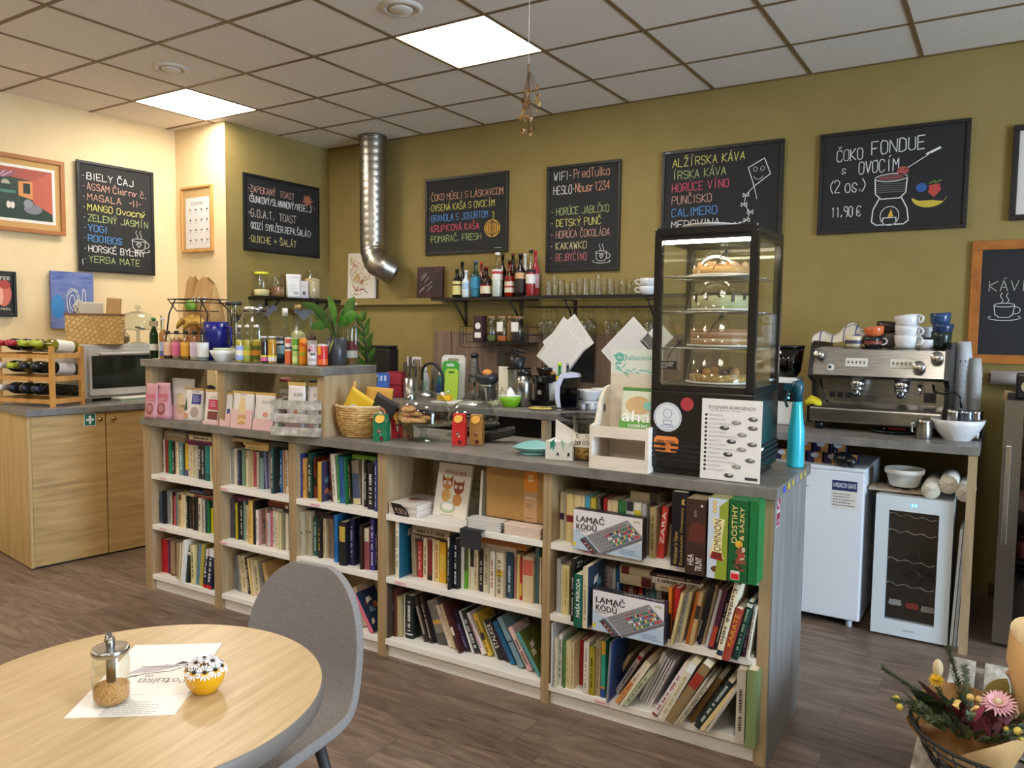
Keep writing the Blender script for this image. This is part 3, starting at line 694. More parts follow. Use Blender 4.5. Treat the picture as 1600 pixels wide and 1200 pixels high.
U -0.439 0.042 0.085 0.006 0.21 24.5 dcd8d8 white
U -0.431 0.04 0.085 0.008 0.213 25.2 ded8d8 white m:#b09098
U -0.397 -0.026 0.085 0.02 0.241 28.3 ddd4d8 white m:#8a2040 b:#8a1c3c:.0:.04
U -0.368 -0.049 0.085 0.0254 0.258 26.3 d8ceb8 cream b:#e0e4e8:.85:1 m:#b0a070
U -0.342 -0.047 0.085 0.032 0.265 29.1 8c7450 brown-cloth b:#9a3020:.62:.85
U -0.308 -0.04 0.085 0.0094 0.21 30 cdc2ac cream
U -0.298 -0.034 0.085 0.012 0.209 31.1 cabfa4 cream m:#3a3430
U -0.273 0.003 0.085 0.02 0.204 29.3 7a5a2c brown
U -0.241 -0.032 0.085 0.023 0.22 30.3 22302e black-green m:#c8d0cc
U -0.217 -0.034 0.085 0.015 0.203 31.7 d8c08c straw
U -0.196 -0.038 0.085 0.011 0.218 28.4 b4aca4 grey-board
U -0.092 -0.041 0.085 0.029 0.251 0 bdb4a4 pale-grey m:#2a2622
U -0.056 -0.053 0.085 0.034 0.263 0 76885a green'''.split('\n'):
    if ln.startswith('@'): key = ln[1:]; BOOKS.setdefault(key, []); continue
    a = ln.split(); BOOKS[key].append((a[0], *map(float, a[1:7]), a[7], a[8], a[9:]))
for key, L in BOOKS.items():
    U = sorted([b for b in L if b[0] == 'U'], key=lambda b: b[1]); n = len(U); fl = {}
    for b in L:
        kind, x, y, z, p, q, lean, col, word, opts = b
        word = word.replace('-', ' ') if word.count('-') > 1 else word
        if kind == 'U':
            i = U.index(b); sz = 'thick' if p > .03 else ('slim' if p < .013 else ('tall' if q > .21 else ('small' if q < .17 else 'upright')))
            pos = ('leftmost' if i == 0 else '%s from the left' % ORD[i]) if i < n/2 else ('rightmost' if i == n-1 else '%s from the right' % ORD[n-1-i])
            lab = '%s %s book, %s on the %s' % (sz, word, pos, DESC[key])
            if len(lab.replace('-', ' ').split()) > 16: lab = lab[len(sz)+1:]
            d = min(.30-max(y, 0), q*.68) if y < .1 else .13
            make_book(p, q, d, col, opts, CF(x, y, z), TH, lean, False, lab, 'books on the '+DESC[key])
        else:
            lab = '%s book lying flat above the upright row on the %s' % (word, DESC[key])
            make_book(q, p, .125, col, opts, CF(x, y, z+.001), TH, 0, True, lab, 'books on the '+DESC[key])
# ------------------------------------------------------------------ games and boxes on the shelves
def boxed_game(loc, w, d, h, rz, label, front, side, top, art, name='board_game_box', cat='board game'):
    b = MB().box(0, w, 0, d, 0, h, side); b.rect(.0, w, 0, h, -.0004, front); b.add([(0, 0, h+.0004), (w, 0, h+.0004), (w, d, h+.0004), (0, d, h+.0004)], [(0, 1, 2, 3)], top)
    o = tag(b.build(name, None, loc, rz), label, cat); a = MB(); art(a, w, h); a.build('printed_front', o); return o
def lamac(a, w, h):
    sk = M('#b4c8dc'); K = M('#17171c'); y = -.001
    a.poly([(0, 0), (w, 0), (w, h*.42), (w*.5, h*.16), (0, h*.5)], y, sk)
    for i, s in enumerate(('LAMAČ', 'KÓDŮ')): printed(a, s, w*.045, w*(.46 if i == 0 else .345), h*(.70-.195*i), h*(.90-.19*i), K, y-.0003, bold=4)
    scribble(a, w*.04, w*.25, h*.44, h*.5, 1, M('#6a6a70'), y-.0003); printed(a, 'wiky', w*.87, w*.97, h*.86, h*.94, M('#a8b428'), y-.0003, bold=1)
    P = lambda u, v: (w*(.13+.62*u+.22*v), h*(.14+.47*u-.12*v+ .0)) if 0 else (w*(.22+.56*u+.21*(1-v)), h*(.36+.52*u-.34*(1-v)))
    G1, G2 = M('#8a8a90'), M('#5a5a60')
    a.poly([P(-.02, 0), P(1.04, 0), P(1.04, 1.05), P(-.02, 1.05)], y-.0004, G1)
    x0, z0 = P(-.02, 0); x1, z1 = P(1.04, 0); a.poly([(x0, z0-h*.07), (x1, z1-h*.07), (x1, z1), (x0, z0)], y-.0004, M('#6c6c74'))
    a.poly([P(-.22, .05), P(-.05, .05), P(-.05, 1.05), P(-.22, 1.0)], y-.0005, G2); a.poly([P(-.2, .12), P(-.14, .12), P(-.14, .95), P(-.2, .92)], y-.0006, M('#2a1c20'))
    cols = ['#c01c2c', '#e8e4e0', '#e0c84a', '#2a5a8a', '#2a7a48', '#1a1a1c', '#c01c2c', '#d8503c']
    rr = random.Random(4)
    for i in range(17):
        for j in range(5):
            x, z = P(.1+i*.055, .12+j*.19)
            if i < 5: a.disc(x, z, h*.012, y-.0006, M('#2e2e34'), 6)
            else: a.disc(x, z, h*(.03 if j < 4 else .018), y-.0006-.00002*j, M(rr.choice(cols), .3), 8)
    for j in range(7): x, z = P(-.17, .2+j*.1); a.disc(x, z, h*.02, y-.0007, M(cols[j % 2]), 6)
    a.rect(w*.005, w*.045, h*.07, h*.17, y-.0004, M('#e0d020')); scribble(a, w*.7, w*.97, h*.06, h*.2, 3, M('#4a78b0'), y-.0005)
for i, (x, y, z, lab) in enumerate(((-.724, -.02, .647, 'white code-breaking peg game box with blue corner, upper one, on the top shelf'), (-.624, -.05, .365, 'white code-breaking peg game box with blue corner, lower one, on the middle shelf'))):
    o = boxed_game(CF(x, y, z), .278, .042, .15, TH-.03, lab, M('#e2dee4', .35), M('#26262c', .4), M('#2c2c32', .4), lamac); o['group'] = 'boxed peg games standing in the right bay'
    if i == 1: tt = MB(); T = Matrix.Translation((0, 0, .151)) @ Matrix.Rotation(math.radians(-90), 4, 'X'); printed(tt, 'LAMAČ KÓDŮ', .12, .268, .010, .030, M('#e8e8e8'), -.0006, 0, T); tt.build('lid_title', o)
def tall_box(x, y, w, h, rz, label, col, art, side=None, d=.25, top=None):
    return boxed_game(CF(x, y, .648), w, d, h, TH+rz, label, M(col, .4), M(side or col, .45), M(top or side or col, .45), art)
def webster(a, w, h):
    printed(a, "Webster's New", w*.16, w*.42, h*.03, h*.47, M('#c8a860'), -.001, 1); printed(a, 'Encyclopedic Dictionary', w*.56, w*.80, h*.03, h*.80, M('#c8a860'), -.001, 1)
    a.poly([(w*.62, h*.84), (w*.86, h*.84), (w*.74, h*.875), (w*.86, h*.91), (w*.62, h*.91)], -.001, M('#c8a860'))
tb = tall_box(-.338, -.03, .056, .262, 0, 'thick black dictionary with gold lettering, standing left of the brown game box', '#14161e', webster, d=.2); tb.name = 'dictionary'; tb['category'] = 'book'
MB().box(.003, .053, .008, .197, .261, .2632, PAGES).build('page_block', tb)
def hea(a, w, h):
    a.poly([(w*.1, h*.45), (w*.95, h*.42), (w*.98, h*.66), (w*.6, h*.71), (w*.2, h*.66)], -.0008, M('#5a2418')); a.ball((w*.45, -.0004, h*.6), w*.22, M('#b0502a'), n=10, sz=.7, sy=.01); a.ball((w*.7, -.0004, h*.5), w*.18, M('#c8643a'), n=10, sz=.8, sy=.01)
    printed(a, 'HEA', w*.12, w*.42, h*.13, h*.27, M('#e8e0d8'), -.0014, 1, bold=1); printed(a, 'TRUNY', w*.52, w*.85, h*.06, h*.24, M('#e8e0d8'), -.0014, 1, bold=1)
    a.disc(w*.78, h*.92, w*.08, -.001, M('#c8c0b4'), 4); scribble(a, w*.4, w*.55, h*.76, h*.86, 4, M('#c8c0b4'), -.001)
tall_box(-.266, -.09, .068, .258, 0, 'dark brown board game box with white title beside the black dictionary', '#3a241c', hea, '#2a1a14', .26, '#8a7a5c')
def dominion(a, w, h):
    a.poly([(w*.4, 0), (w, 0), (w, h), (w*.55, h*.9), (w*.62, h*.5)], -.0008, M('#8a9a2c')); a.poly([(w*.1, h*.3), (w*.85, h*.26), (w*.72, h*.36), (w*.74, h*.56), (w*.85, h*.75), (w*.2, h*.76), (w*.34, h*.6), (w*.28, h*.45)], -.001, M('#e8d8a0'))
    printed(a, 'DOMINION', w*.33, w*.68, h*.28, h*.74, M('#3a1a14'), -.0013, 1, bold=1); a.poly([(w*.15, h*.25), (w*.8, h*.23), (w*.74, h*.33), (w*.25, h*.34)], -.0012, M('#8a1c1c'))
    for k in range(3): a.disc(w*.33, h*(.95-.055*k), w*.11, -.001, M('#c8a040'), 12); a.disc(w*.33, h*(.95-.055*k), w*.07, -.0012, M('#e0d090'), 12)
    a.ball((w*.5, -.0004, h*.12), w*.3, M('#6a3a20'), n=10, sz=.6, sy=.01)
tall_box(-.191, -.09, .066, .27, 0, 'tall pale sky and meadow board game box titled in maroon, between brown and green boxes', '#c4d0dc', dominion, '#8a8a5a', .26)
def dostihy(a, w, h):
    for i, (s, zz0, zz1) in enumerate((('DOSTIHY', .48, .94), ('& SÁZKY', .52, .92))): printed(a, s, w*(.14+.36*i), w*(.42+.36*i), h*zz0, h*zz1, M('#dcc478'), -.001, 1, bold=2)
    a.disc(w*.55, h*.47, w*.2, -.0012, M('#d8a828'), 14)
    rr = random.Random(2)
    for k in range(14): a.poly([(w*(.15+.6*rr.random()+dx), h*(.14+.27*k/14+dz)) for dx, dz in ((0, 0), (.25, .02), (.2, .07), (.03, .06))], -.001-.00003*k, M(rr.choice(['#3a2018', '#7a4a30', '#c8b8a0', '#a83a30'])))
    a.rect(w*.16, w*.62, h*.03, h*.14, -.0016, M('#f0ece8')); a.rect(w*.18, w*.6, h*.035, h*.105, -.0018, M('#d01c28')); printed(a, 'Dino', w*.2, w*.58, h*.11, h*.135, M('#c01c28'), -.0018)
tall_box(-.121, -.09, .062, .272, 0, 'green horse-racing board game box with yellow title near the right post', '#12582c', dostihy, '#14602f', .26, '#1a6a3a')
tall_box(-.056, -.088, .028, .274, 0, 'plain bright green game box between the horse-racing box and the right post', '#127038', lambda a, w, h: a.rect(w*.9, w*.98, h*.05, h*.95, -.001, M('#0e5a2c')), None, .24)
tall_box(-.0255+.0, -.08, -.0+.012-.0, .25, 0, 'narrow pale blue box squeezed against the right post', '#a8bcd0', lambda a, w, h: (a.rect(0, w, 0, h*.14, -.001, M('#a82838')), scribble(a, w*.3, w*.7, h*.5, h*.9, 8, M('#38506a'), -.001))) if 0 else None
# fourth bay, top shelf: brochures, picture book, cardboard box
lot = []
for k in range(4):
    o = MB().box(-.0, .155, 0, .215, 0, .0125, M('#ddd4cc')); o.box(.001, .154, -.0004, .2154, .002, .0105, M('#cfc6bd'))
    if k == 3:
        o.poly([(.0, 0)], 0, PAPER) if 0 else None
    b = tag(o.build('picture_book', None, CF(-1.650+.003*(k % 2), .012+.004*((k+1) % 2), .648+.0132*k), TH+.01*(k-1)), 'white picture book in the flat stack in the fourth bay, %s' % ('bottom one', 'lower middle one', 'upper middle one', 'topmost one')[k], 'book', 'stacked white picture books')
    if k == 3:
        a = MB(); T = Matrix.Translation((0, 0, .0128)) @ Matrix.Rotation(math.radians(-90), 4, 'X')
        for c, u, v, r in (('#8a5a48', .06, .11, .03), ('#b89080', .095, .12, .024), ('#c8b8a8', .08, .07, .03)): a.disc(u, v, r, -.0005-.0002*r, M(c), 14, T)
        a.build('cover_picture', b)
pt = MB(); pt.poly([(0, .052), (.055, .05), (.092, .03), (.104, 0), (.026, 0)], 0, BLACK); pt.poly([(0, .052), (.055, .05), (.092, .03), (.104, 0), (.026, 0)], .001, BLACK)
o = tag(pt.build('price_tag', None, CF(-1.635, .008, .649), TH), 'black handwritten price tag leaning on the stacked white picture books', 'price tag')
a = MB(); chalk(a, '9.50 €', .028, .012, .02, .0022, M('#c8a8a0'), slope=-.1); a.build('chalk_writing', o)
def cat_book(a, w, h):
    printed(a, 'RYOU', w*.22, w*.46, h*.80, h*.88, M('#a82838'), -.001, bold=1); printed(a, '& CHLOE', w*.52, w*.85, h*.79, h*.87, M('#a82838'), -.001, bold=1)
    O, D, Wt = M('#c88a48'), M('#9a4a28'), M('#f0ece4')
    for cx, cz, s, c in ((.33, .62, 1, O), (.68, .56, 1, D)):
        a.ball((w*cx, 0, h*cz), w*.15*s, c, n=14, sy=.02); a.ball((w*cx, 0, h*(cz-.22)), w*.14, O if c is D else M('#d8a85c'), n=14, sy=.015, sz=1.1)
        for sg in (-1, 1): a.poly([(w*(cx+sg*.05), h*(cz+.07)), (w*(cx+sg*.16), h*(cz+.17)), (w*(cx+sg*.15), h*cz)], -.003, D); a.disc(w*(cx+sg*.07), h*(cz+.02), w*.045, -.0042, Wt); a.disc(w*(cx+sg*.06), h*(cz+.02), w*.015, -.0044, BLACK)
    a.ball((w*.42, 0, h*.18), w*.24, M('#b8c4a4'), n=14, sy=.02, sz=.6); a.ball((w*.42, -.002, h*.2), w*.18, Wt, n=14, sy=.02, sz=.5); scribble(a, w*.25, w*.75, h*.02, h*.05, 1, M('#6a5a5a'), -.001)
o = MB().box(0, .178, 0, .012, 0, .232, M('#e4dccf')); b = tag(o.build('picture_book', None, CF(-1.478, .105, .648), 0, (math.radians(-13), 0, TH-.02)), 'white picture book with two cartoon animals, standing cover outward', 'book'); a = MB(); cat_book(a, .178, .232); a.build('cover_picture', b)
o = MB().box(0, .012, 0, .2, 0, .225, M('#dcdcd4')); tag(o.build('booklet', None, CF(-1.232, .10, .648), 0, (0, math.radians(3), TH)), 'thin white-edged upright booklet left of the cardboard box', 'booklet')
b = MB().box(0, .292, 0, .21, 0, .218, mottled('cardboard', [(.3, '#a67f45'), (.7, '#b08a50')], 30, (1, 1, 6), .8)); o = tag(b.build('cardboard_box', None, CF(-1.176, .075, .692), TH), 'brown cardboard box with an orange and kraft paper sleeve in the fourth bay', 'box')
a = MB(); a.box(.182, .242, -.0015, .212, -.0004, .2195, M('#c09a72')); a.rect(.182, .242, .125, .2185, -.002, M('#e08a24')); printed(a, 'VĎAKA', .188, .238, .093, .105, M('#f0e8dc'), -.0025, bold=1)
for k in range(3):
    for q in range(3): a.rect(.2+q*.009, .207+q*.009, .165+k*.01, .173+k*.01, -.0025, M('#f0d8b0'))
scribble(a, .19, .225, .055, .075, 4, M('#6a5040'), -.0025); scribble(a, .19, .232, .012, .02, 1, M('#4a3a30'), -.0025); a.build('paper_sleeve', o)
for st, (x0, cols, lab, wd) in enumerate(((-1.226, '#d4d2cc', 'film-wrapped grey-white notebook in the left pile before the cardboard box', .165), (-1.05, '#dcc6b4', 'pale pink notebook in the right pile before the cardboard box', .172))):
    for k in range(5):
        b = MB().box(0, wd, 0, .06, 0, .0082, M(cols, .3 if st == 0 else .7), bev=.002); b.box(-.002, .006, .0, .012, .001, .004, BLACK); b.box(wd-.006, wd+.002, .0, .012, .001, .004, BLACK)
        tag(b.build('notebook', None, CF(x0+.002*(k % 2), .006, .648+.0086*k), TH), lab, 'notebook', ('film-wrapped notebooks piled in the fourth bay', 'pale pink notebooks piled in the fourth bay')[st])
b = MB(); b.box(-.05, .055, -.026, -.0245, -.075, .0, M('#26262a', .8)); b.box(-.05, .055, -.026, .06, .0, .0015, M('#26262a', .8)); tag(b.build('paper_sign', None, CF(-1.19, .0, .6475), TH), 'blank black paper sign hanging over the front edge of the shelf', 'sign')
for x, z, L in ((-3.22, .634, 'top shelf of the leftmost bay'), (-3.23, .352, 'middle shelf of the leftmost bay'), (-2.72, .634, 'top shelf of the second bay'), (-2.73, .352, 'middle shelf of the second bay'), (-2.08, .634, 'top shelf of the third bay'), (-1.57, .352, 'middle shelf of the fourth bay'), (-.66, .634, 'top shelf of the right bay'), (-.68, .352, 'middle shelf of the right bay'), (-.60, .072, 'bottom shelf of the right bay')):
    b = MB().box(-.03, .03, -.0015, 0, -.006, .006, M('#e8c4c8')); scribble(b, -.027, .027, -.004, .004, 1, M('#d87080'), -.0025); tag(b.build('shelf_label', None, CF(x, -.0055 if z < .1 else -.001, z), TH), 'small pink genre sticker on the edge of the '+L, 'sticker', 'pink genre stickers')
# ================================================================== things on the walls
WT, YE, GN, BLU, RD, SAL, ORA = '#e4e2dc', '#d8d070', '#a9b878', '#5f9ad8', '#d85a6c', '#c89a88', '#d8a080'
def chalkboard(loc, rz, w, h, label, draw, fr=.022):
    t = thing('chalkboard', label, 'chalkboard', loc, rz, 'black menu boards')
    MB().box(fr*.7, w-fr*.7, -.010, 0, fr*.7, h-fr*.7, CHALK).build('writing_panel', t)
    f = MB(); k = M('#121213', .45)
    for a in ((0, w, 0, fr), (0, w, h-fr, h)): f.box(a[0], a[1], -.018, 0, a[2], a[3], k, bev=.003)
    for a in ((0, fr), (w-fr, w)): f.box(a[0], a[1], -.0175, 0, fr, h-fr, k, bev=.003)
    f.build('frame', t)
    L = MB(); D = MB(); draw(L, D, w, h); L.build('chalk_lettering', t)
    if D.v: D.build('chalk_drawing', t)
    return t
YC = -.0108
def ln(L, s, x, z, h, col, fit=None, slope=0, wd=.0042, seed=1): chalk(L, s, x, z, h, wd, M(col, .9), YC, fit, slope, .22, None, seed)
def arc(cx, cz, rx, rz, a0, a1, n=14): return [(cx+rx*math.cos(math.radians(a0+(a1-a0)*i/n)), cz+rz*math.sin(math.radians(a0+(a1-a0)*i/n))) for i in range(n+1)]
def cupdraw(D, x, z, s, col, heart=True, saucer=True, steam=True):
    m_ = M(col, .9); wd = .0035
    D.line(arc(x, z+.5*s, .42*s, .09*s, 0, 360, 20), wd, YC, m_); D.line([(x-.42*s, z+.5*s), (x-.36*s, z+.05*s), (x-.2*s, z-.08*s), (x+.2*s, z-.08*s), (x+.36*s, z+.05*s), (x+.42*s, z+.5*s)], wd, YC, m_)
    D.line(arc(x+.45*s, z+.25*s, .2*s, .17*s, -100, 100, 10), wd, YC, m_)
    if saucer: D.line(arc(x+.02*s, z-.1*s, .65*s, .13*s, 150, 390, 20), wd, YC, m_)
    if steam:
        for k in (-.12, .12): D.line([(x+k*s+.06*s*math.sin(i*1.3), z+.62*s+i*.09*s) for i in range(6)], wd*.8, YC, m_)
    if heart: D.line([(x, z+.08*s), (x-.14*s, z+.26*s), (x-.08*s, z+.35*s), (x, z+.27*s), (x+.08*s, z+.35*s), (x+.14*s, z+.26*s), (x, z+.08*s)], wd, YC, m_)
def b_tea(L, D, w, h):
    for i, (s, c, f) in enumerate((('BIELY ČAJ', WT, .36), ('ASSAM Čierny č.', SAL, .46), ('MASALA  -ll-', SAL, .42), ('MANGO Ovocný', YE, .45), ('ZELENÝ JASMÍN', GN, .47), ('YOGI', BLU, .15), ('ROOIBOS', BLU, .26), ('HORSKÉ BYLINY', WT, .44), ('YERBA MATE', GN, .40))):
        z = .68-.076*i; ln(L, '-', .045, z, .042, c); ln(L, s, .075, z, .047, c, f, -.02, .0046, i)
    D.line([(.028, .09), (.03, .05)], .004, YC, M(WT)); cupdraw(D, .46, .20, .13, WT)
chalkboard((-5.78-.0627*(.768)*.998-.0+.004, 3.97-.768*.998, 1.855), math.radians(90)-WA, .588, .81, 'black chalkboard with nine teas listed on the cream left wall', b_tea)
def leaf(D, x, z, s, col):
    m_ = M(col, .9); P = []
    for i in range(22): a = i*2*math.pi/22; r = s*(1 if i % 4 == 0 else (.45 if i % 2 else .7)); P.append((x+r*math.cos(a), z+r*math.sin(a)*.9))
    for i in range(22): D.add([(x, YC, z), (P[i][0], YC, P[i][1]), (P[(i+1) % 22][0], YC, P[(i+1) % 22][1])], [(0, 1, 2)], m_)
    D.line([(x, z), (x+s*1.2, z-s*.9)], .004, YC, m_)
def b_toast(L, D, w, h):
    for s, c, x, z, hh, f in (('-ZAPEKANÝ  TOAST', SAL, .05, .47, .05, .48), ('(ŠUNKOVÝ/SLANINOVÝ/VEGE...)', WT, .06, .39, .052, .66), ('-G.O.A.T.  TOAST', '#d8c8b8', .05, .275, .06, .50), ('(KOZÍ SYR,ČER.REPA,ŠALÁT)', WT, .07, .18, .052, .64), ('-QUICHE + ŠALÁT', '#d8c880', .05, .075, .05, .50)): ln(L, s, x, z, hh, c, f, -.008, .005)
    leaf(D, .67, .48, .075, '#a8684a')
chalkboard((-5.167, 4.155, 2.063), math.radians(90), .805, .61, 'black chalkboard listing toasts, on the olive column face beside the duct', b_toast)
def b_muesli(L, D, w, h):
    for i, (s, c, f) in enumerate((('ČOKO MÜSLI S LÁSKAVCOM', ORA, .70), ('OVSENÁ KAŠA S OVOCÍM', YE, .62), ('GRANOLA S JOGURTOM', BLU, .56), ('KRUPICOVÁ KAŠA', RD, .48), ('POMARAČ. FRESH', GN, .50))):
        z = .435-.083*i; ln(L, '-', .035, z, .042, c); ln(L, s, .06, z, .05, c, f, .005, .0045, i)
    o = M('#c89838', .9)
    for k, rx in enumerate((.072, .05, .026)): D.line(arc(.655, .185, rx, .065, 0, 360, 24), .006, YC-.0001*k, M(('#d8a840', '#e0b860', '#c8903a')[k], .9))
    for k in range(9): D.line([(.595+.015*k, .14+abs(4-k)*.006), (.595+.015*k, .23-abs(4-k)*.006)], .008, YC+.00005, o)
    D.line([(.66, .25), (.67, .30), (.655, .31)], .014, YC, M('#8a8a40', .9)); D.rect(.68, .75, .03, .035, YC-.008, M('#b0b0b0'))
chalkboard((-4.066, 5.093, 2.055), 0, .80, .61, 'black chalkboard listing muesli and porridge, right of the silver duct', b_muesli)
def b_wifi(L, D, w, h):
    ln(L, 'WIFI-', .06, .665, .058, WT, .15); ln(L, 'PredTulka', .225, .67, .06, ORA, .29); ln(L, 'HESLO-', .06, .565, .058, WT, .175); ln(L, 'Nbusr1234', .24, .57, .06, ORA, .275)
    for i, (s, c, f) in enumerate((('HORÚCE JABLČKO', GN, .43), ('DETSKÝ PUNČ', YE, .37), ('HORÚCA ČOKOLÁDA', SAL, .44), ('KAKAWKO', '#d8c898', .26), ('BEJBYČÍNO', '#b86a72', .26))):
        z = .415-.083*i; ln(L, '-', .045, z, .045, c); ln(L, s, .085, z, .05, c, f, 0, .0042, i)
    cupdraw(D, .455, .08, .105, WT)
chalkboard((-2.93, 5.093, 1.885), 0, .595, .77, 'tall black chalkboard with wifi details and hot drinks above the glasses', b_wifi)
def b_coffee(L, D, w, h):
    for i, (s, c, f) in enumerate((('ALŽÍRSKA KÁVA', YE, .49), ('ÍRSKA KÁVA', GN, .37), ('HORÚCE VÍNO', RD, .39), ('PUNČISKO', SAL, .28), ('CALIMERO', BLU, .32), ('MEDOVINA', WT, .34))): ln(L, s, .075, .50-.082*i, .052, c, f, .012, .0046, i)
    m_ = M(WT, .9); D.line([(.58, .45), (.68, .50), (.72, .40), (.62, .33), (.58, .45)], .005, YC, m_)
    D.line(arc(.645, .40, .03, .028, 200, 340), .004, YC, m_)
    for x in (.625, .67): D.line(arc(x, .437, .012, .014, 0, 360), .003, YC, m_)
    tail = [(.62, .33), (.57, .28), (.56, .22), (.60, .17), (.58, .12), (.52, .10)]; D.line(tail, .004, YC, m_); D.line([(.62, .33), (.64, .25)], .004, YC, m_)
    for x, z in tail[1:]: D.line([(x-.018, z+.012), (x-.018, z-.012), (x+.018, z+.012), (x+.018, z-.012), (x-.018, z+.012)], .004, YC, m_)
    D.rect(.025, .06, h-.014, h-.009, -.0185, M('#b0b0b0'))
chalkboard((-2.032, 5.093, 2.058), 0, .80, .608, 'black chalkboard with coffee drinks and a kite, behind the glass display case', b_coffee)
def b_fondue(L, D, w, h):
    ln(L, 'ČOKO', .10, .43, .065, WT, .15, .02); ln(L, 'FONDUE', .29, .45, .075, WT, .29, .03, .005); ln(L, 's', .13, .355, .045, WT); ln(L, 'OVOCÍM', .225, .345, .07, WT, .22, .02, .005); ln(L, '(2 os.)', .07, .245, .075, WT, .20); ln(L, '11,90 €', .08, .10, .06, WT, .17)
    m_ = M(WT, .9); cx = .40
    D.line(arc(cx, .31, .085, .022, 0, 360, 24), .005, YC, m_); D.poly(arc(cx, .31, .07, .015, 0, 360, 20), YC, M('#7a4a44', .9)); D.line([(cx-.085, .31), (cx-.08, .22), (cx-.05, .19), (cx+.05, .19), (cx+.08, .22), (cx+.085, .31)], .006, YC, m_)
    for k in range(5): D.line([(cx-.075, .23+.012*k), (cx+.078, .225+.012*k)], .0022, YC, M('#8a8884', .9))
    D.line([(cx-.06, .19), (cx-.09, .13), (cx-.095, .06), (cx-.07, .04), (cx+.075, .04), (cx+.1, .06), (cx+.09, .13), (cx+.06, .19)], .006, YC, m_); D.line(arc(cx, .09, .05, .055, 0, 360, 18), .004, YC, m_)
    D.poly([(cx-.01, .085), (cx+.02, .085), (cx+.008, .13)], YC, M('#d8b040', .9)); D.line([(cx-.035, .06), (cx-.035, .08), (cx+.035, .08), (cx+.035, .06)], .005, YC, m_)
    D.line([(.47, .35), (.60, .43)], .004, YC, m_); D.line([(.58, .425), (.645, .455)], .013, YC, m_); D.poly(arc(.46, .345, .032, .025, 0, 360, 12), YC, M('#a8504a', .9))
    D.poly(arc(.56, .24, .028, .026, 0, 360, 14), YC, M('#3a5a9a', .9)); D.poly([(.60, .25), (.65, .255), (.66, .22), (.625, .18), (.595, .21)], YC-.0002, M('#b8483f', .9)); D.line([(.60, .26), (.63, .275), (.625, .26), (.66, .275)], .006, YC-.0003, M('#6a8a3a', .9))
    D.poly(arc(.60, .19, .09, .065, 185, 355, 12)+[(.675, .155), (.62, .165), (.55, .165)], YC-.0001, M('#c8b040', .9))
chalkboard((-1.022, 5.093, 2.06), 0, .793, .60, 'black chalkboard advertising chocolate fondue for two, at upper right', b_fondue)
def b_kav(L, D, w, h):
    ln(L, 'KÁVIČKY', .09, .40, .055, '#a8a49c', .33, 0, .0042); cupdraw(D, .165, .265, .115, WT, False)
t = chalkboard((-.194, 5.093, 1.306), 0, .60, .675, 'orange wood framed chalkboard with a steaming cup, at the right edge', b_kav, .05)
for c in t.children:
    if c.name.startswith('frame'): c.data.materials.clear(); c.data.materials.append(wood('orange_pine_frame', '#8a4a14', '#a8621f', '#b87028', (5, 5, 5)))
# ---- pictures
def framed(loc, rz, w, h, fr, fcol, mat_w, mcol, label, art, name='framed_picture', depth=.025, cat='picture'):
    t = thing(name, label, cat, loc, rz); f = MB(); k = fcol if not isinstance(fcol, str) else M(fcol, .45)
    f.box(0, w, -depth, 0, 0, fr, k, bev=.003); f.box(0, w, -depth, 0, h-fr, h, k, bev=.003); f.box(0, fr, -depth, 0, fr, h-fr, k, bev=.003); f.box(w-fr, w, -depth, 0, fr, h-fr, k, bev=.003); f.build('frame', t)
    if mat_w: MB().box(fr, w-fr, -.012, 0, fr, h-fr, M(mcol, .8)).build('mount', t)
    a = MB(); art(a, w, h, -.0135); a.build('print', t); return t
def lwall(s, z): a = math.radians(90)-WA; return (-5.78+.0627*s*.998+.003, 3.97+s*.998, z)
def a_paint(a, w, h, y):
    x0, x1, z0, z1 = .10, w-.085, .09, h-.09; a.rect(x0-.02, x1+.02, z0-.02, z1+.02, y+.0005, M('#e4dcd0')); a.rect(x0, x1, z0, z1, y, M('#2a3a30')); W_ = x1-x0; H_ = z1-z0
    a.poly([(x0, z1), (x1, z1), (x1-.12, z1-.08), (x0+.1, z1-.06)], y-.001, M('#a8503f')); a.poly([(x1, z1), (x1, z0+.05), (x1-.13, z0+.12), (x1-.13, z1-.08)], y-.0011, M('#b85a42')); a.poly([(x1-.13, z1-.08), (x1-.13, z0+.14), (x1-.22, z0+.16), (x1-.22, z1-.09)], y-.0012, M('#d08a4a'))
    a.rect(x1-.19, x1-.145, z1-.17, z1-.10, y-.0014, M('#1e2a1e')); a.poly(arc(x1-.38, z1-.03, .15, .05, 180, 360), y-.0013, M('#8a5a6a'))
    for k in range(7): a.line([(x1-.5+.04*k, z1-.03), (x1-.44+.02*k, z1-.07)], .005, y-.0015, M('#d8b8b8'))
    a.poly([(x0, z0), (x1, z0), (x1, z0+.06), (x0, z0+.11)], y-.001, M('#1c3424')); a.poly(arc(x1-.44, z0+.10, .05, .06, 0, 360), y-.0016, M('#b84a34')); a.poly(arc(x1-.52, z0+.16, .12, .14, 0, 360), y-.0012, M('#241a1c')); a.poly([(x1-.43, z0+.12), (x1-.40, z0+.3), (x1-.37, z0+.14)], y-.0017, M('#d8d4cc'))
    a.rect(x1-.36, x1-.24, z0+.17, z0+.19, y-.0014, M('#4a7a68')); a.poly(arc(x1-.30, z0+.23, .028, .03, 0, 180), y-.0016, M('#a8a48a'))
    for k in (0, 1): a.poly(arc(x1-.285+.025*k, z0+.09, .014, .024, 0, 360), y-.0016, M('#dcd4c4'))
    a.poly(arc(x1-.13, z0+.075, .06, .035, 0, 360), y-.0018, M('#7a7a80')); a.poly(arc(x1-.16, z0+.11, .03, .03, 0, 360), y-.0019, M('#8a8a92'))
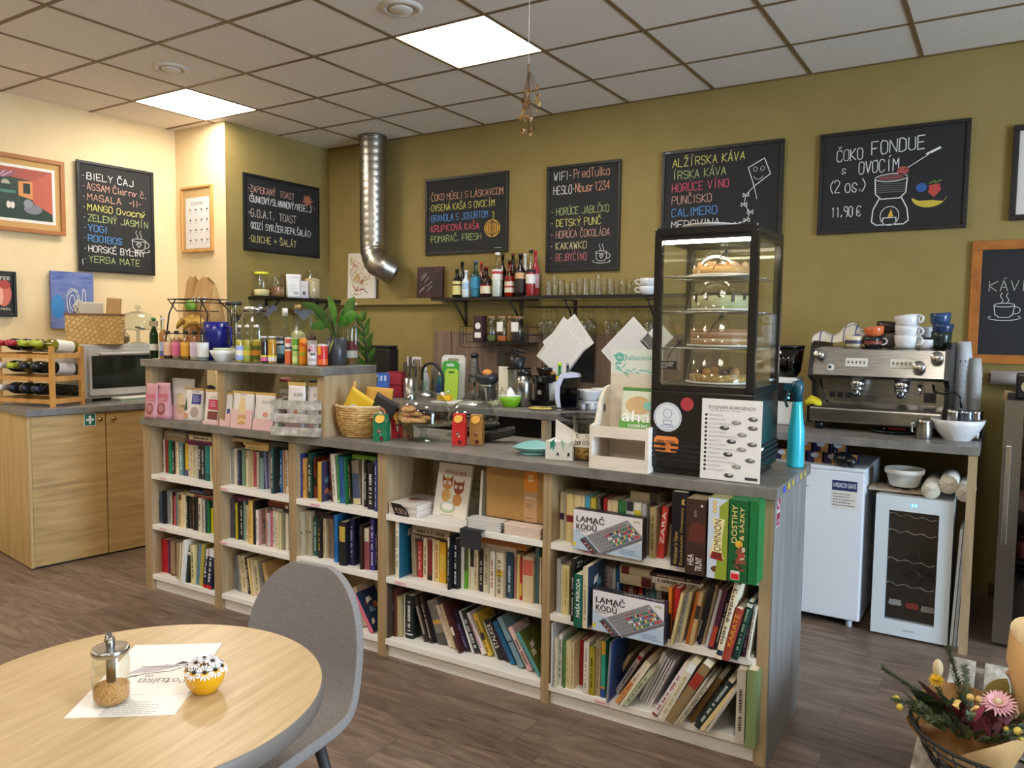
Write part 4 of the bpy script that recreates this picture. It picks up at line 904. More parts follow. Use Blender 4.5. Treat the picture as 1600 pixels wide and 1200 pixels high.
framed(lwall(-1.50, 2.098), math.radians(90)-WA, .645, .528, .03, '#a86a34', 1, '#c49a5c', 'orange-wood framed painting of a red and green interior, left wall', a_paint)
def a_coffee_poster(a, w, h, y):
    a.rect(.02, w-.02, .02, h-.02, y, M('#16120f')); a.rect(.03, w-.05, .06, h-.075, y-.0005, M('#2a1a14')); printed(a, 'COFFEE', .05, w-.035, h-.06, h-.035, M('#d8d0c0'), y-.001)
    a.poly(arc(w-.08, .16, .05, .09, 0, 360), y-.0007, M('#c86a50')); a.poly(arc(w-.07, .22, .035, .03, 0, 360), y-.0008, M('#a83a34')); a.poly(arc(w-.1, .14, .02, .06, 0, 360), y-.0009, M('#e0a088')); printed(a, 'FEEL', w-.10, w-.035, .045, .06, M('#d8d0c0'), y-.001)
framed(lwall(-1.44, 1.509), math.radians(90)-WA, .245, .311, .018, '#100e0d', 0, '', 'small black framed coffee poster at the left edge of the photo', a_coffee_poster)
def smooth(P, k=6):
    out = []; n = len(P)
    for i in range(n-1):
        a, b, c, d = P[max(0, i-1)], P[i], P[i+1], P[min(n-1, i+2)]
        for j in range(k):
            t = j/k; out.append(tuple(.5*(2*b[q]+(c[q]-a[q])*t+(2*a[q]-5*b[q]+4*c[q]-d[q])*t*t+(3*b[q]-a[q]-3*c[q]+d[q])*t**3) for q in (0, 1)))
    return out+[P[-1]]
def canvas(loc, rz, w, h, base, label, art, rot=None):
    o = tag(MB().box(0, w, -.02, 0, 0, h, base).build('canvas_painting', None, loc, rz, rot), label, 'painting'); a = MB(); art(a, w, h); a.build('painted_strokes', o); return o
def a_blue(a, w, h):
    Wc = M('#dcdcd8'); y = -.0212
    a.poly(arc(w*.0+.045, h*.38, .045, .09, -90, 270), y+.0004, M('#3a86c8')); a.rect(w*.5, w*.64, h*.2, h*.4, y+.0004, M('#4a4a58')); a.poly([(w*.75, 0), (w, 0), (w, h*.3), (w*.85, h*.4)], y+.0003, M('#8a7a64'))
    a.line(smooth([(w*.45, .10), (w*.38, h*.35), (w*.36, h*.55), (w*.45, h*.7), (w*.6, h*.66), (w*.65, h*.5), (w*.58, h*.42), (w*.5, h*.6), (w*.42, h*.5), (w*.45, h*.36), (w*.56, h*.33), (w*.6, h*.55), (w*.52, h*.68), (w*.42, h*.62)]), .006, y, Wc)
    a.line(smooth([(w*.7, h*.3), (w*.78, h*.4), (w*.8, h*.62), (w*.74, h*.7), (w*.72, h*.5), (w*.7, h*.36)]), .006, y-.0002, Wc)
canvas(lwall(-.97, 1.43), math.radians(90)-WA, .30, .413, mottled('blue_canvas', [(.3, '#4a5f9c'), (.5, '#6a7ab0'), (.7, '#7a84b4')], 9, (1, 1, 4), .8), 'blue abstract canvas with looping white lines above the wicker box', a_blue)
def a_white(a, w, h):
    rr = random.Random(5)
    for k in range(26):
        x, z = rr.uniform(.05, w-.09), rr.uniform(.05, h-.08); P = [(x, z)]
        for i in range(5): x = min(max(x+rr.uniform(-.06, .06), .03), w-.03); z = min(max(z+rr.uniform(-.05, .06), .03), h-.03); P.append((x, z))
        a.line(smooth(P, 4), .004, -.0208-.00005*k, M(rr.choice(['#d08a70', '#d8a0a0', '#d8a860', '#c8b870', '#b86a5a', '#4a4440'])))
canvas((-4.908, YB-.025, 1.712), 0, .314, .39, M('#e0dacb', .8), 'white canvas with tangled orange scribbles on the ledge behind the duct', a_white, (math.radians(-2), 0, 0))
def a_dark(a, w, h):
    rr = random.Random(8)
    for k in range(16): x, z = rr.uniform(.02, w-.08), rr.uniform(.02, h-.08); a.line([(x, z), (x+.05, z+.04)], rr.uniform(.001, .003), -.0208, M(rr.choice(['#b0a8a8', '#5a2a2e', '#e0dcd8'])))
canvas((-4.13, YB-.025, 1.712), 0, .262, .248, mottled('dark_maroon_canvas', [(.3, '#241a1c'), (.6, '#3a2226'), (.75, '#5a3034')], 12, (1, 1, 1), .5), 'small dark maroon canvas with white flecks on the ledge', a_dark, (math.radians(-2), 0, 0))
def a_cof(a, w, h, y):
    a.rect(.055, w-.035, .03, h-.09, y, M('#e0dcd8')); printed(a, 'COFFEE', .125, w-.11, h-.15, h-.125, M('#4a4440'), y-.0006)
    for i in range(4):
        for j in range(4): x = .115+.07*i; z = .10+.08*j; a.poly(arc(x, z, .011, .014, 180, 360), y-.0006, M(('#4a2a22', '#6a4434', '#2a2420', '#8a6a54')[(i+j) % 4])); scribble(a, x-.02, x+.02, z-.032, z-.02, 1, M('#8a8480'), y-.0006, None, i+j)
framed((-5.703, 3.998, 2.048), 0, .39, .52, .018, PINE, 1, '#c4a06c', 'pale wood framed coffee chart on the cream front of the column', a_cof)
def a_right(a, w, h, y):
    a.rect(.03, w-.03, .03, h-.03, y, M('#d8d0c2')); a.rect(.075, w-.075, .08, h-.09, y-.0005, M('#3a3a3c')); a.rect(.085, w-.085, .09, h-.10, y-.0007, mottled('grey_print', [(.3, '#4a4a4c'), (.7, '#8a8a8c')], 14))
framed((-.03, 5.093, 2.085), 0, .42, .505, .028, '#0f0e0d', 0, '', 'black framed grey print at the right edge above the orange-framed board', a_right)
# ---- silver duct
t = thing('ventilation_duct', 'silver spiral duct coming down from the ceiling and bending into the wall', 'duct', (0, 0, 0))
ax = [V((-4.50, 4.93, 3.03-.02*i)) for i in range(0, 44)]
for i in range(1, 17): a = math.radians(i*5); ax.append(V((-4.50+.17*(1-math.cos(a))*.8, 4.93-.05*(1-math.cos(a)), 2.17-.17*math.sin(a)*1.15)))
e = ax[-1]; ax += [e+V((.013*k, .02*k, -.012*k)) for k in range(1, 6)]
rad = [.106+(.0035 if (i % 3 == 0) else 0) for i in range(len(ax))]
DUCT = mottled('galvanised_steel', [(.3, '#9c978c'), (.7, '#b8b2a6')], 12, (1, 1, .4), .33, metal=1)
MB().tube(ax, rad, DUCT, 28).build('spiral_pipe', t)
MB().lathe([(.112, 3.034), (.114, 3.015), (.108, 3.012)], M('#8a8478', .4, 1), 28, None, -4.50, 4.93).build('collar', t)
# ---- column shelf with jars
def bracket(mb, x, y, z, L, H, mat, ax='y'):
    if ax == 'y': mb.box(x-.012, x+.012, y-.006, y, z-H, z, mat); mb.box(x-.012, x+.012, y-L, y, z-.006, z, mat); mb.tube([(x, y-.01, z-H*.9), (x, y-L*.45, z-H*.45), (x, y-L*.9, z-.01)], .007, mat, 6)
    else: mb.box(x, x+.006, y-.012, y+.012, z-H, z, mat); mb.box(x, x+L, y-.012, y+.012, z-.006, z, mat); mb.tube([(x+.01, y, z-H*.9), (x+L*.45, y, z-H*.45), (x+L*.9, y, z-.01)], .007, mat, 6)
def lidded_jar(loc, r, h, fill, fcol, lid, label, cat='jar', group=None, ball=False, taper=1):
    t = thing('storage_jar', label, cat, loc, 0, group)
    MB().shell([(r*.9, .002), (r, .012), (r, h*.8), (r*.82*taper, h*.9), (r*.82*taper, h)], GLASS, 20).build('glass_body', t)
    if fill: MB().lathe([(r*.9, .006), (r*.95, .014), (r*.95, h*fill*.92), (r*.3, h*fill), (0, h*fill)], fcol if not isinstance(fcol, str) else M(fcol, .9), 18).build('contents', t)
    l = MB(); lm = lid if not isinstance(lid, str) else M(lid, .4); l.lathe([(r*.86, h), (r*.9, h+.004), (r*.9, h+.016), (r*.8, h+.02), (0, h+.02)], lm, 20)
    if ball: l.ball((0, 0, h+.034), .014, lm)
    l.build('lid', t); return t
t = thing('wall_shelf', 'short black shelf on the olive column side holding jars and pouches', 'shelf', (-5.17, 4.2, 1.70))
MB().box(0, .20, 0, .93, -.022, 0, BLACK).build('board', t)
for y in (.18, .74): b = MB(); bracket(b, 0, y, -.022, .17, .15, BLACK, 'x'); b.build('bracket', t)
CEREAL = mottled('oat_flakes', [(.3, '#a88a64'), (.5, '#c8b08c'), (.7, '#dccaa8')], 90, (1, 1, 1), .9); NUTS = mottled('brown_muesli', [(.3, '#6a3e28'), (.5, '#9a6a48'), (.7, '#c8a884')], 70, (1, 1, 1), .9)
def on_shelf(px, py, x=-5.09): p = WX(px, py, x); return (x, p.y, 1.701)
lidded_jar(on_shelf(409, 459), .062, .175, .34, '#dccf9c', '#d8d430', 'glass jar of pale flour with a yellow lid, left end of the black shelf', taper=1.15)
lidded_jar(on_shelf(432, 460), .06, .14, .62, NUTS, GLASS, 'glass jar of brown muesli next to the yellow-lidded jar', ball=True, taper=1.1)
lidded_jar(on_shelf(488, 462), .068, .22, .84, CEREAL, GLASS, 'tall clip-top glass jar of oat flakes at the right end of the shelf', taper=.9)
def pouch(loc, w, h, d, rz, base, label, art=None, group=None, top=None, name='food_pouch', cat='pouch', rot=None):
    b = MB(); bm_ = base if not isinstance(base, str) else M(base, .45); n = 10; vs = []; N = 8
    for i in range(N+1):
        v = i/N; dd = d*(1-v)*.5+.0015; ww = w*(1-.03*math.sin(v*3)); cr = .002*math.sin(v*9)
        for k in range(n):
            a = 2*math.pi*k/n; c, s = math.cos(a), math.sin(a)
            ex = math.copysign(abs(c)**.45, c)*ww/2; ey = math.copysign(abs(s)**.3, s)*dd+cr*0; vs.append((ex, ey, h*v))
    fs = [(i*n+k, i*n+(k+1) % n, (i+1)*n+(k+1) % n, (i+1)*n+k) for i in range(N) for k in range(n)]+[list(range(n))[::-1], [N*n+k for k in range(n)]]
    b.add(vs, fs, bm_, True); o = tag(b.build(name, None, loc, rz, rot), label, cat, group)
    if top: MB().box(-w*.495, w*.495, -.0035, .0035, h*.93, h*1.0, M(top, .5)).build('top_seal', o)
    if art:
        a = MB(); art(a, w, h)
        a.v = [(x, y-(d*(1-max(0, min(1, z/h)))*.5+.0025), z) for x, y, z in a.v]; a.build('printed_label', o)
    return o
def art_lat(a, w, h): printed(a, 'COFFEE', -w*.35, w*.3, h*.83, h*.9, M('#8a8884'), 0); scribble(a, -w*.3, w*.2, h*.2, h*.6, 5, M('#b8b8ba'), 0); a.poly(arc(w*.1, h*.2, w*.18, h*.06, 0, 360), 0, M('#9a9a9c'))
pouch(on_shelf(459, 463, -5.04), .125, .195, .06, math.radians(60), '#dcdad8', 'white coffee pouch standing between the glass jars on the black shelf', art_lat)
pouch(on_shelf(474, 463.5, -5.08), .09, .15, .05, math.radians(60), '#cfc8ca', 'smaller white and pink pouch behind the white coffee pouch', lambda a, w, h: (a.rect(-w*.1, w*.15, h*.2, h*.4, 0, M('#4a4448')), scribble(a, -w*.3, w*.3, h*.6, h*.8, 3, M('#a09a9c'), 0)))
# paper bats and a spider hung for Halloween
for px, py, y, lab, c in ((417, 487, 4.40, 'grey paper bat hanging under the left of the black shelf', '#5a5c64'), (475, 492, 4.86, 'grey paper bat hanging under the right of the black shelf', '#6a6c74')):
    p = WX(px, py, -5.03); b = MB(); pts = [(-.09, .02), (-.06, .06), (-.02, .03), (0, .05), (.02, .03), (.06, .06), (.09, .02), (.05, .0), (.02, -.03), (0, -.05), (-.02, -.03), (-.05, 0)]
    b.prism(pts, 0, .0015, M(c)); b.tube([(0, 0, .05), (0, 0, 1.67-p.z)], .0008, BLACK, 4); tag(b.build('paper_bat', None, (p.x, p.y, p.z), math.radians(70)), lab, 'decoration', 'paper bats')
p = WX(371, 499, -5.165); b = MB(); b.ball((0, 0, 0), .018, MBLACK, sy=.6); b.ball((.0, 0, .026), .012, MBLACK, sy=.6)
for sg in (-1, 1):
    for k in range(4): a = math.radians(-45+32*k); b.tube([(0, 0, .01), (sg*.035*math.cos(a), -.012, .01+.035*math.sin(a)+.012), (sg*.07*math.cos(a), -.004, .012+.075*math.sin(a))], .0028, MBLACK, 5)
tag(b.build('toy_spider', None, (p.x+.012, p.y, p.z), math.radians(90)), 'black toy spider on the olive column left of the drinks dispenser', 'decoration')
# ---- bottle shelf, glass shelf
t = thing('wall_shelf', 'black shelf of liquor bottles on two angled brackets', 'shelf', (-3.86, YB, 1.702))
MB().box(0, .86, -.20, 0, -.022, 0, BLACK).build('board', t)
for x in (.20, .72): b = MB(); bracket(b, x, -.001, -.022, .18, .20, BLACK); b.build('bracket', t)
t = thing('glass_shelf', 'black wire shelf carrying upturned glasses, with a stemware rail beneath', 'shelf', (-3.0, YB, 1.702))
b = MB()
for k in range(7): b.tube([(0, -.02-.03*k, -.006), (1.25, -.02-.03*k, -.006)], .004, BLACK, 6)
for k in range(14): b.tube([(.02+.093*k, -.21, -.010), (.02+.093*k, 0, -.010)], .0035, BLACK, 6)
b.box(0, 1.25, -.215, -.205, -.02, .006, BLACK); b.build('wire_board', t)
b = MB()
for k in range(9): b.tube([(.03+.14*k, -.205, -.075), (.03+.14*k, -.03, -.075)], .0035, M('#3a3632', .4, 1), 6); b.tube([(.06+.14*k, -.205, -.075), (.06+.14*k, -.03, -.075)], .0035, M('#3a3632', .4, 1), 6)
b.tube([(.0, -.03, -.075), (1.22, -.03, -.075)], .004, BLACK, 6); b.tube([(.0, -.205, -.075), (1.22, -.205, -.075)], .004, BLACK, 6); b.build('stemware_rail', t)
for x in (.32, .95): b = MB(); bracket(b, x, -.001, -.022, .18, .20, BLACK); b.build('bracket', t)
def bottle(loc, h, r, glassm, label, cap='#1a1a1a', liquid=None, fill=.6, lab=None, neck=.33, sh=.62, group=None, name='bottle', rot=None, lab2=None, caph=.06, cat='bottle'):
    t = thing(name, label, cat, loc, 0, group, rot); rn = r*neck
    prof = [(r*.92, .001), (r, .006), (r, h*sh), (r*.93, h*(sh+.05)), (rn*1.25, h*(sh+.16)), (rn, h*(sh+.22)), (rn, h*.95), (rn*1.15, h*.955), (rn*1.15, h)]
    gm = glassm if not isinstance(glassm, str) else M(glassm, .12); g = MB(); (g.shell if not isinstance(glassm, str) else g.lathe)(prof, gm, 16); g.build('glass_body', t)
    if liquid:
        zf = h*fill; pr = [(r*.9, .004)]+[(q*.92, z) for q, z in prof[1:] if z < zf]; pr += [(pr[-1][0] if zf < h*sh else rn*1.1, zf), (0, zf)]
        MB().lathe(pr, M(liquid, .2), 14).build('liquid', t)
    if cap: MB().lathe([(rn*1.2, h*(1-caph)), (rn*1.25, h*(1-caph)), (rn*1.25, h+.002), (0, h+.003)], M(cap, .35), 14).build('cap', t)
    if lab: c, a, b_ = lab[:3]; MB().shell([(r*1.01, h*a), (r*1.01, h*b_)], M(c, .6), 16).build('label', t)
    if lab2: c, a, b_ = lab2[:3]; MB().shell([(r*1.02, h*a), (r*1.02, h*b_)], M(c, .6), 16).build('label_band', t)
    return t
BR, GRN, CLR = glass('#6a3a20', .2), glass('#3a7a2a', .2), glass('#eef2ee', .22)
def onbs(px, top, y=4.97, z=1.703): p = WY(px, 455, y); q = WY(px, top, y); return (p.x, y, z), q.z-z
for px, top, wpx, g, cap, liq, lab, lab2, y, label in (
 (722, 409, 13, '#1c1614', '#1a1414', None, None, None, 5.03, 'dark liquor bottle behind the yellow-labelled one, left of the row'),
 (714, 421, 15, '#1a1714', '#141414', None, ('#d8c880', .1, .58), ('#2a1c14', .42, .47), 4.95, 'dark bottle with a yellow face-shaped label, leftmost liquor bottle'),
 (728, 423, 13, '#d4dde2', '#e8e8e8', None, ('#a8c4d8', .3, .55), None, 4.95, 'white and pale blue liquor bottle, third from the left'),
 (743, 408, 16, glass('#a8d0dc', .22), '#3a5a7a', '#9ac4d4', ('#3a8ab0', .25, .55), None, 4.96, 'square-shouldered light blue gin bottle with a teal label'),
 (752, 410, 12, '#7a2a20', '#c03028', None, None, None, 5.03, 'red-capped bottle half hidden behind the blue gin bottle'),
 (759, 417, 18, '#2a1410', '#8a1a18', None, ('#d8ccb0', .12, .36), ('#a01c1c', .36, .40), 4.95, 'squat dark bottle with red wax top and cream label'),
 (777, 395, 18, CLR, '#e4e0dc', '#d8dcd8', ('#e0dcd4', .38, .62), ('#b03a34', .52, .58), 4.96, 'tall clear rum bottle with white cap and white label'),
 (785, 397, 13, BR, '#2a2018', '#8a4a20', None, None, 5.03, 'brown whisky bottle behind the clear rum bottle'),
 (796, 407, 16, glass('#d88a40', .2), '#2a1c14', '#b0561c', ('#d8c4a8', .12, .42), ('#a03828', .25, .30), 4.95, 'amber liqueur bottle with cream label in the middle right of the row'),
 (801, 396, 13, '#2a1c18', '#6a1c1c', None, None, None, 5.03, 'dark bottle with maroon cap behind the amber liqueur'),
 (813, 397, 17, '#1c1613', '#141211', None, ('#c8a070', .42, .56), ('#241a14', .1, .4), 4.95, 'dark brown cream-liqueur bottle with tan oval label'),
 (820, 397, 12, '#d8d4cc', '#d0ccc4', None, None, None, 5.03, 'pale white bottle behind the dark cream-liqueur bottle'),
 (829, 391, 16, CLR, '#1a1a1a', '#a8202a', ('#dcd8d0', .28, .48), ('#1a1a1c', .52, .58), 4.95, 'clear bottle of red liqueur with white label, right end front'),
 (836, 392, 13, '#b0343c', '#b82030', None, ('#d0a0a0', .2, .5), None, 5.02, 'red-capped pink bottle at the right end of the liquor row')):
    loc, h = onbs(px, top, y); r = wpx*.5*mpp(V(loc))*.98
    bottle(loc, h, r, g, label, cap, liq, .58, lab, .36, .56, 'liquor bottles on the black shelf', 'liquor_bottle', None, lab2)
def goblet(loc, r, h, stem, label, group, down=True, m_=None):
    t = thing('wine_glass' if stem else 'drinking_glass', label, 'glass', loc, 0, group); g = MB()
    if stem: prof = [(r*.85, 0), (r*.82, .002), (.005, .006), (.004, h*.45), (r*.55, h*.52), (r, h*.70), (r*.95, h*.85), (r*.78, h)]
    else: prof = [(r*.72, 0), (r*.74, .004), (r*.98, h*.75), (r, h)]
    if down: prof = [(a, -z) if stem else (a, h-z) for a, z in prof]
    g.shell(prof, m_ or GLASS, 14).build('glass_bowl', t); return t
GL2 = glass('#eff1ec', .55)
rr = random.Random(3); base = None
ONE = []
for k in range(15):
    px = 858+9.6*k; y = 4.94+.07*(k % 2); p = WY(px, 455, y)
    lab = 'upturned drinking glass on the black wire shelf, %s' % ('leftmost of the row' if k == 0 else ('%s from the left' % ORD[k]))
    goblet((p.x, y, 1.703), rr.uniform(.030, .038), rr.uniform(.095, .125) if k not in (1, 8) else .15, False, lab, 'upturned glasses on the wire shelf', True, GL2)
for k, (px, y) in enumerate([(847, 4.95), (854, 5.0), (861, 4.94), (869, 5.02), (884, 4.95), (893, 5.0), (911, 4.95), (921, 5.01), (926, 5.0), (949, 4.95), (957, 5.0), (965, 4.96), (983, 4.95), (991, 5.01), (1000, 4.95), (1014, 4.96), (1022, 5.0)]):
    p = WY(px, 480, y); goblet((p.x, y, 1.632), rr.uniform(.032, .042), rr.uniform(.17, .2), True, 'stemmed glass hanging upside down under the wire shelf, %s from the left' % ORD[k], 'stemmed glasses hanging from the rail', True, GL2)
def cup(loc, r, h, col, label, ha=0, group=None, tilt=None, inner=None, cat='cup', taper=.72, handle=True, band=None):
    t = thing('cup', label, cat, loc, ha, group, tilt); m_ = M(col, .22) if isinstance(col, str) else col
    b = MB().shell([(r*taper*.8, 0), (r*taper, .004), (r*(taper+.7*(1-taper)), h*.35), (r*.98, h*.7), (r, h), (r*.94, h), (r*.9, h*.6), (r*.6, .01), (0, .008)], m_, 18); b.build('bowl', t)
    if handle: MB().tube([(r*.93, 0, h*.82), (r*1.25, 0, h*.86), (r*1.45, 0, h*.66), (r*1.38, 0, h*.42), (r*1.1, 0, h*.28), (r*.85, 0, h*.26)], r*.1, m_ if not inner else M(inner, .25), 7).build('handle', t)
    if band: MB().shell([(r*.93, h*.3), (r*1.0, h*.62)], M(band, .3), 18).build('painted_band', t)
    return t
for k, (px, py, z) in enumerate(((1013, 458, 1.703), (1014, 446, 1.755))):
    p = WY(px, py, 4.9); cup((p.x, 4.9, z), .062, .055, '#dcdcda', 'white cup %s at the right end of the glass shelf' % ('standing' if k == 0 else 'stacked on another cup'), math.radians(190), 'white cups on the glass shelf', None, None, 'cup')
# ---- wood backsplash, socket, wire basket, receipts
b = MB()
xs = [-3.97, -3.80, -3.79, -2.95, -2.94, -2.32, -2.31, -1.6]
for k in range(0, 8, 2): b.box(xs[k], xs[k+1], YB-.018, YB, .963, 1.44, GREYW)
o = b.build('trim_2'); o['kind'] = 'structure'
p = WY(647, 565, YB); t = thing('wall_socket', 'white wall socket with a black plug, left of the green cutting boards', 'socket', (p.x-.07, YB, p.z-.04))
MB().box(0, .15, -.012, 0, 0, .08, M('#e4e0d8', .4), bev=.004).build('face_plate', t); b = MB(); b.ball((.11, -.03, .04), .022, BLACK); b.tube([(.11, -.04, .035), (.08, -.06, .0), (.05, -.05, -.08)], .004, BLACK); b.build('plug', t)
p0 = WY(725, 540, 4.95); p1 = WY(832, 540, 4.95)
t = thing('wire_basket', 'black wire shelf basket of tea jars under the liquor shelf', 'basket', (p0.x, YB, p0.z+.03)); W_ = p1.x-p0.x; b = MB()
b.box(.06, W_-.02, -.2, -.02, -.003, .003, MBLACK)
for z in (.06, .12):
    for P in ([(0, -.2, z), (.06, -.2, z)], [(W_-.06, -.2, z), (W_, -.2, z)], [(0, -.02, z), (W_, -.02, z)], [(0, -.2, z), (0, -.02, z)], [(W_, -.2, z), (W_, -.02, z)]): b.tube(P, .003, MBLACK, 5)
for x in (0, .03, .06, W_-.06, W_-.03, W_): b.tube([(x, -.2, -.02), (x, -.2, .12)], .0025, MBLACK, 5)
for k in range(6): b.tube([(k*W_/5, -.02, 0), (k*W_/5, -.02, .12)], .0025, MBLACK, 5)
b.tube([(0, -.2, -.02), (.03, -.21, -.04), (W_-.03, -.21, -.04), (W_, -.2, -.02)], .003, MBLACK, 6); b.build('wire_frame', t)
zb = p0.z+.034
for px, w_, kind, lab in ((750, 17, 'box', 'dark purple tea carton with a white circle in the wire basket'), (769, 16, ('#5a6a3a', .3), 'glass jar of green tea with a leaning white tag'), (785, 17, ('#b05a2a', .28), 'glass jar of orange dried fruit with a white handwritten label'), (797, 11, ('#7a5a34', .9), 'narrow brown-filled jar between labelled tea jars'), (809, 20, ('#2a2420', .45), 'glass jar of dark tea with a white label, right end of basket')):
    p = WY(px, 530, 4.96); r = w_*.5*mpp(p)
    if kind == 'box':
        o = tag(MB().box(-r, r, -.03, .03, 0, .195, M('#3a2228')).build('tea_carton', None, (p.x, 4.96, zb)), lab, 'carton'); a = MB(); a.disc(0, .12, r*.6, -.031, PAPER); a.rect(-r*.7, r*.7, .03, .07, -.031, PAPER); a.build('printed_label', o)
    else:
        t = lidded_jar((p.x, 4.96, zb), r, .175, kind[1], kind[0], '#8a6a44', lab, group='tea jars in the wire basket')
        if px in (785, 809): MB().rect(-r*.6, r*.7, .08, .15, -r*1.02, PAPER).build('label', t)
for k, (cx, cy, s, ang, lab, y) in enumerate(((880, 545, 72, 38, 'rearmost hanging receipt sheets of the left bundle, partly covered', 4.87), (887, 535, 66, 52, 'second sheet of the left bundle of hanging receipts', 4.86), (879, 549, 62, 40, 'front receipt sheet of the left hanging bundle', 4.85), (983, 543, 70, 45, 'hanging white order sheet right of the black note board', 4.86), (1026, 530, 40, 45, 'white sheet corner half hidden by the display case', 4.86))):
    p = WY(cx, cy, y); m_ = mpp(p); b = MB(); a_ = s*m_*.5
    b.box(-a_*.85, a_*.85, -.0006, .0006, -a_*1.1, a_*1.1, M('#dcd8d2', .8)); o = tag(b.build('paper_sheet', None, tuple(p), 0, (0, math.radians(ang), 0)), lab, 'paper', 'sheets hanging under the wire shelf'); a = MB(); scribble(a, -a_*.7, a_*.7, -a_, a_, 16, M('#c6c2bc'), -.0012); a.build('faint_print', o)
p = WY(851, 594, 5.07); q = WY(929, 532, 5.07); o = tag(MB().box(0, q.x-p.x, -.01, 0, 0, q.z-p.z, CHALK).build('note_board', None, (p.x, 5.076, p.z)), 'plain black note board on the wood backsplash behind the receipts', 'board')
# ---- dried flowers on a string
p = WY(826, 100, 2.75); t = thing('dried_flowers', 'dried flower bunch hanging on a white string from the ceiling', 'dried flowers', tuple(p))
MB().tube([(0, 0, 0), (0, 0, CZ-p.z)], .0012, M('#e8e4da'), 4).build('string', t)
b = MB(); f = MB(); rr = random.Random(6)
for k in range(16):
    a = rr.uniform(0, 6.3); L = rr.uniform(.12, .27); sp = rr.uniform(.005, .045); P = [(0, 0, -.02)]
    for i in range(1, 5): u = i/4; P.append((sp*math.cos(a)*math.sin(u*1.7)+rr.uniform(-.003, .003), sp*math.sin(a)*math.sin(u*1.7), -.02-L*u))
    b.tube(P, .0013, M('#6a4e30'), 4)
    for i in range(6):
        u = rr.uniform(.35, 1); j = min(3, int(u*4)); x, y, z = P[j+1]; s = rr.uniform(.008, .016); aa = rr.uniform(0, 6.3)
        f.add([(x, y, z), (x+s*math.cos(aa), y+s*math.sin(aa), z-s*.4), (x+s*.5*math.cos(aa+.8), y+s*.5*math.sin(aa+.8), z-s*1.6), (x-s*.3*math.cos(aa), y-s*.3, z-s)], [(0, 1, 2, 3)], M(rr.choice(['#a8803c', '#8a5a2a', '#c09a50', '#6a4424', '#b88a58'])))
b.tube([(0, 0, 0), (.0, .0, -.035)], .006, M('#7a6040'), 6); b.build('stems', t); f.build('dry_petals', t)
# ================================================================== on the raised bar shelf
ZT, ZC, ZB = 1.2795, .9575, .9625
def on(px, py, z, back=0.0):
    """point on the level z whose front foot is seen at the pixel, moved back by a radius; and metres per pixel there"""
    p = G(px, py, z); d = V((p.x, p.y, 0)).normalized(); q = p+d*back
    lim = {ZT: .305, ZC: .50}.get(z)
    if lim is not None: q = stay(q, lim)
    return V((q.x, q.y, z)), mpp(p)
def stay(q, lim):
    """keep a point on the slab: move it along the sight line no deeper than lim"""
    y = toC(q)[1]
    if y > lim: d = V((q.x, q.y, 0)).normalized(); q = q-d*((y-lim)/d.dot(CV))
    return q
def face_cam(p): return math.atan2(p.x, -p.y)*-1 if 0 else math.atan2(-p.x, p.y)*1.0
def rzc(p): return math.atan2(-p.x, p.y)      # turn a front (-y) towards the viewer's side of the room
def B(px, py, top, wpx, z, g, label, cap, liq=None, fill=.6, lab=None, neck=.4, sh=.6, group=None, lab2=None, name='bottle', caph=.06, cat='bottle'):
    p, m_ = on(px, py, z, wpx*.0018); r = wpx*.5*m_; h = (py-top)*m_*1.01; bottle(tuple(p), h, r, g, label, cap, liq, fill, lab, neck, sh, group, name, None, lab2, caph, cat)
B(241, 560, 498, 13, ZT, GRN, 'green beer bottle at the left end of the raised shelf', '#2a7a3a', None, .6, ('#d8d4c4', .2, .36), .42, .58, None, ('#a08c60', .80, .93), 'beer_bottle', .05)
B(255.5, 561, 498, 12, ZT, CLR, 'clear bottle of amber drink with a blue label, behind the green beer bottle', '#c8c0b8', '#b8782c', .72, ('#b4bcd8', .08, .42), .42, .58, None, ('#5a6aa8', .08, .2), 'beer_bottle', .05)
for px, py, wpx, lc, lq, lb, lab in ((263, 561.5, 13, '#dcae88', '#3a1412', '#e0c0a0', 'small bottle of dark red syrup with a peach label'), (276.5, 562, 14, '#dc6c94', '#b08a78', '#e888a8', 'small clear bottle with a bright pink label'), (290.5, 563, 15, '#d89c28', '#8a6418', '#e0b048', 'small bottle with an orange-yellow label in the syrup row'), (304.5, 563.5, 14, '#d4c2d8', '#c8bca8', '#dcd0dc', 'small clear bottle with a pale lilac label'), (317.5, 564.5, 17, '#d8d8d4', '#8a949c', '#e0e0dc', 'clear bottle with a white lettered label, rightmost of the syrup row')):
    B(px, py, 518, wpx, ZT, CLR, lab, '#1a1412', lq, .62, (lc, .14, .62), .42, .66, 'small syrup bottles on the raised shelf', (lb, .5, .6), 'syrup_bottle', .1)
p, m_ = on(338, 563, ZT, .06); t = thing('pitcher', 'dark blue plastic pitcher behind the white bowl', 'pitcher', tuple(p)); k = M('#191f78', .25); h = 60*m_
MB().shell([(.055, 0), (.062, .01), (.068, h*.7), (.066, h), (.061, h), (.062, h*.6), (.05, .01), (0, .008)], k, 24).build('body', t); MB().tube([(.062, 0, h*.9), (.1, .02, h*.85), (.1, .02, h*.4), (.064, 0, h*.3)], .008, k).build('handle', t)
p, m_ = on(349, 566, ZT, .07); r = 21*m_; t = thing('bowl', 'shallow white bowl with pale green inside in the middle of the raised shelf', 'bowl', tuple(p))
MB().shell([(r*.55, 0), (r*.6, .004), (r*.85, r*.5), (r, r*.85), (r*.95, r*.86), (r*.8, r*.5), (r*.5, .012), (0, .012)], M('#d8dad8', .25), 24).build('bowl_body', t)
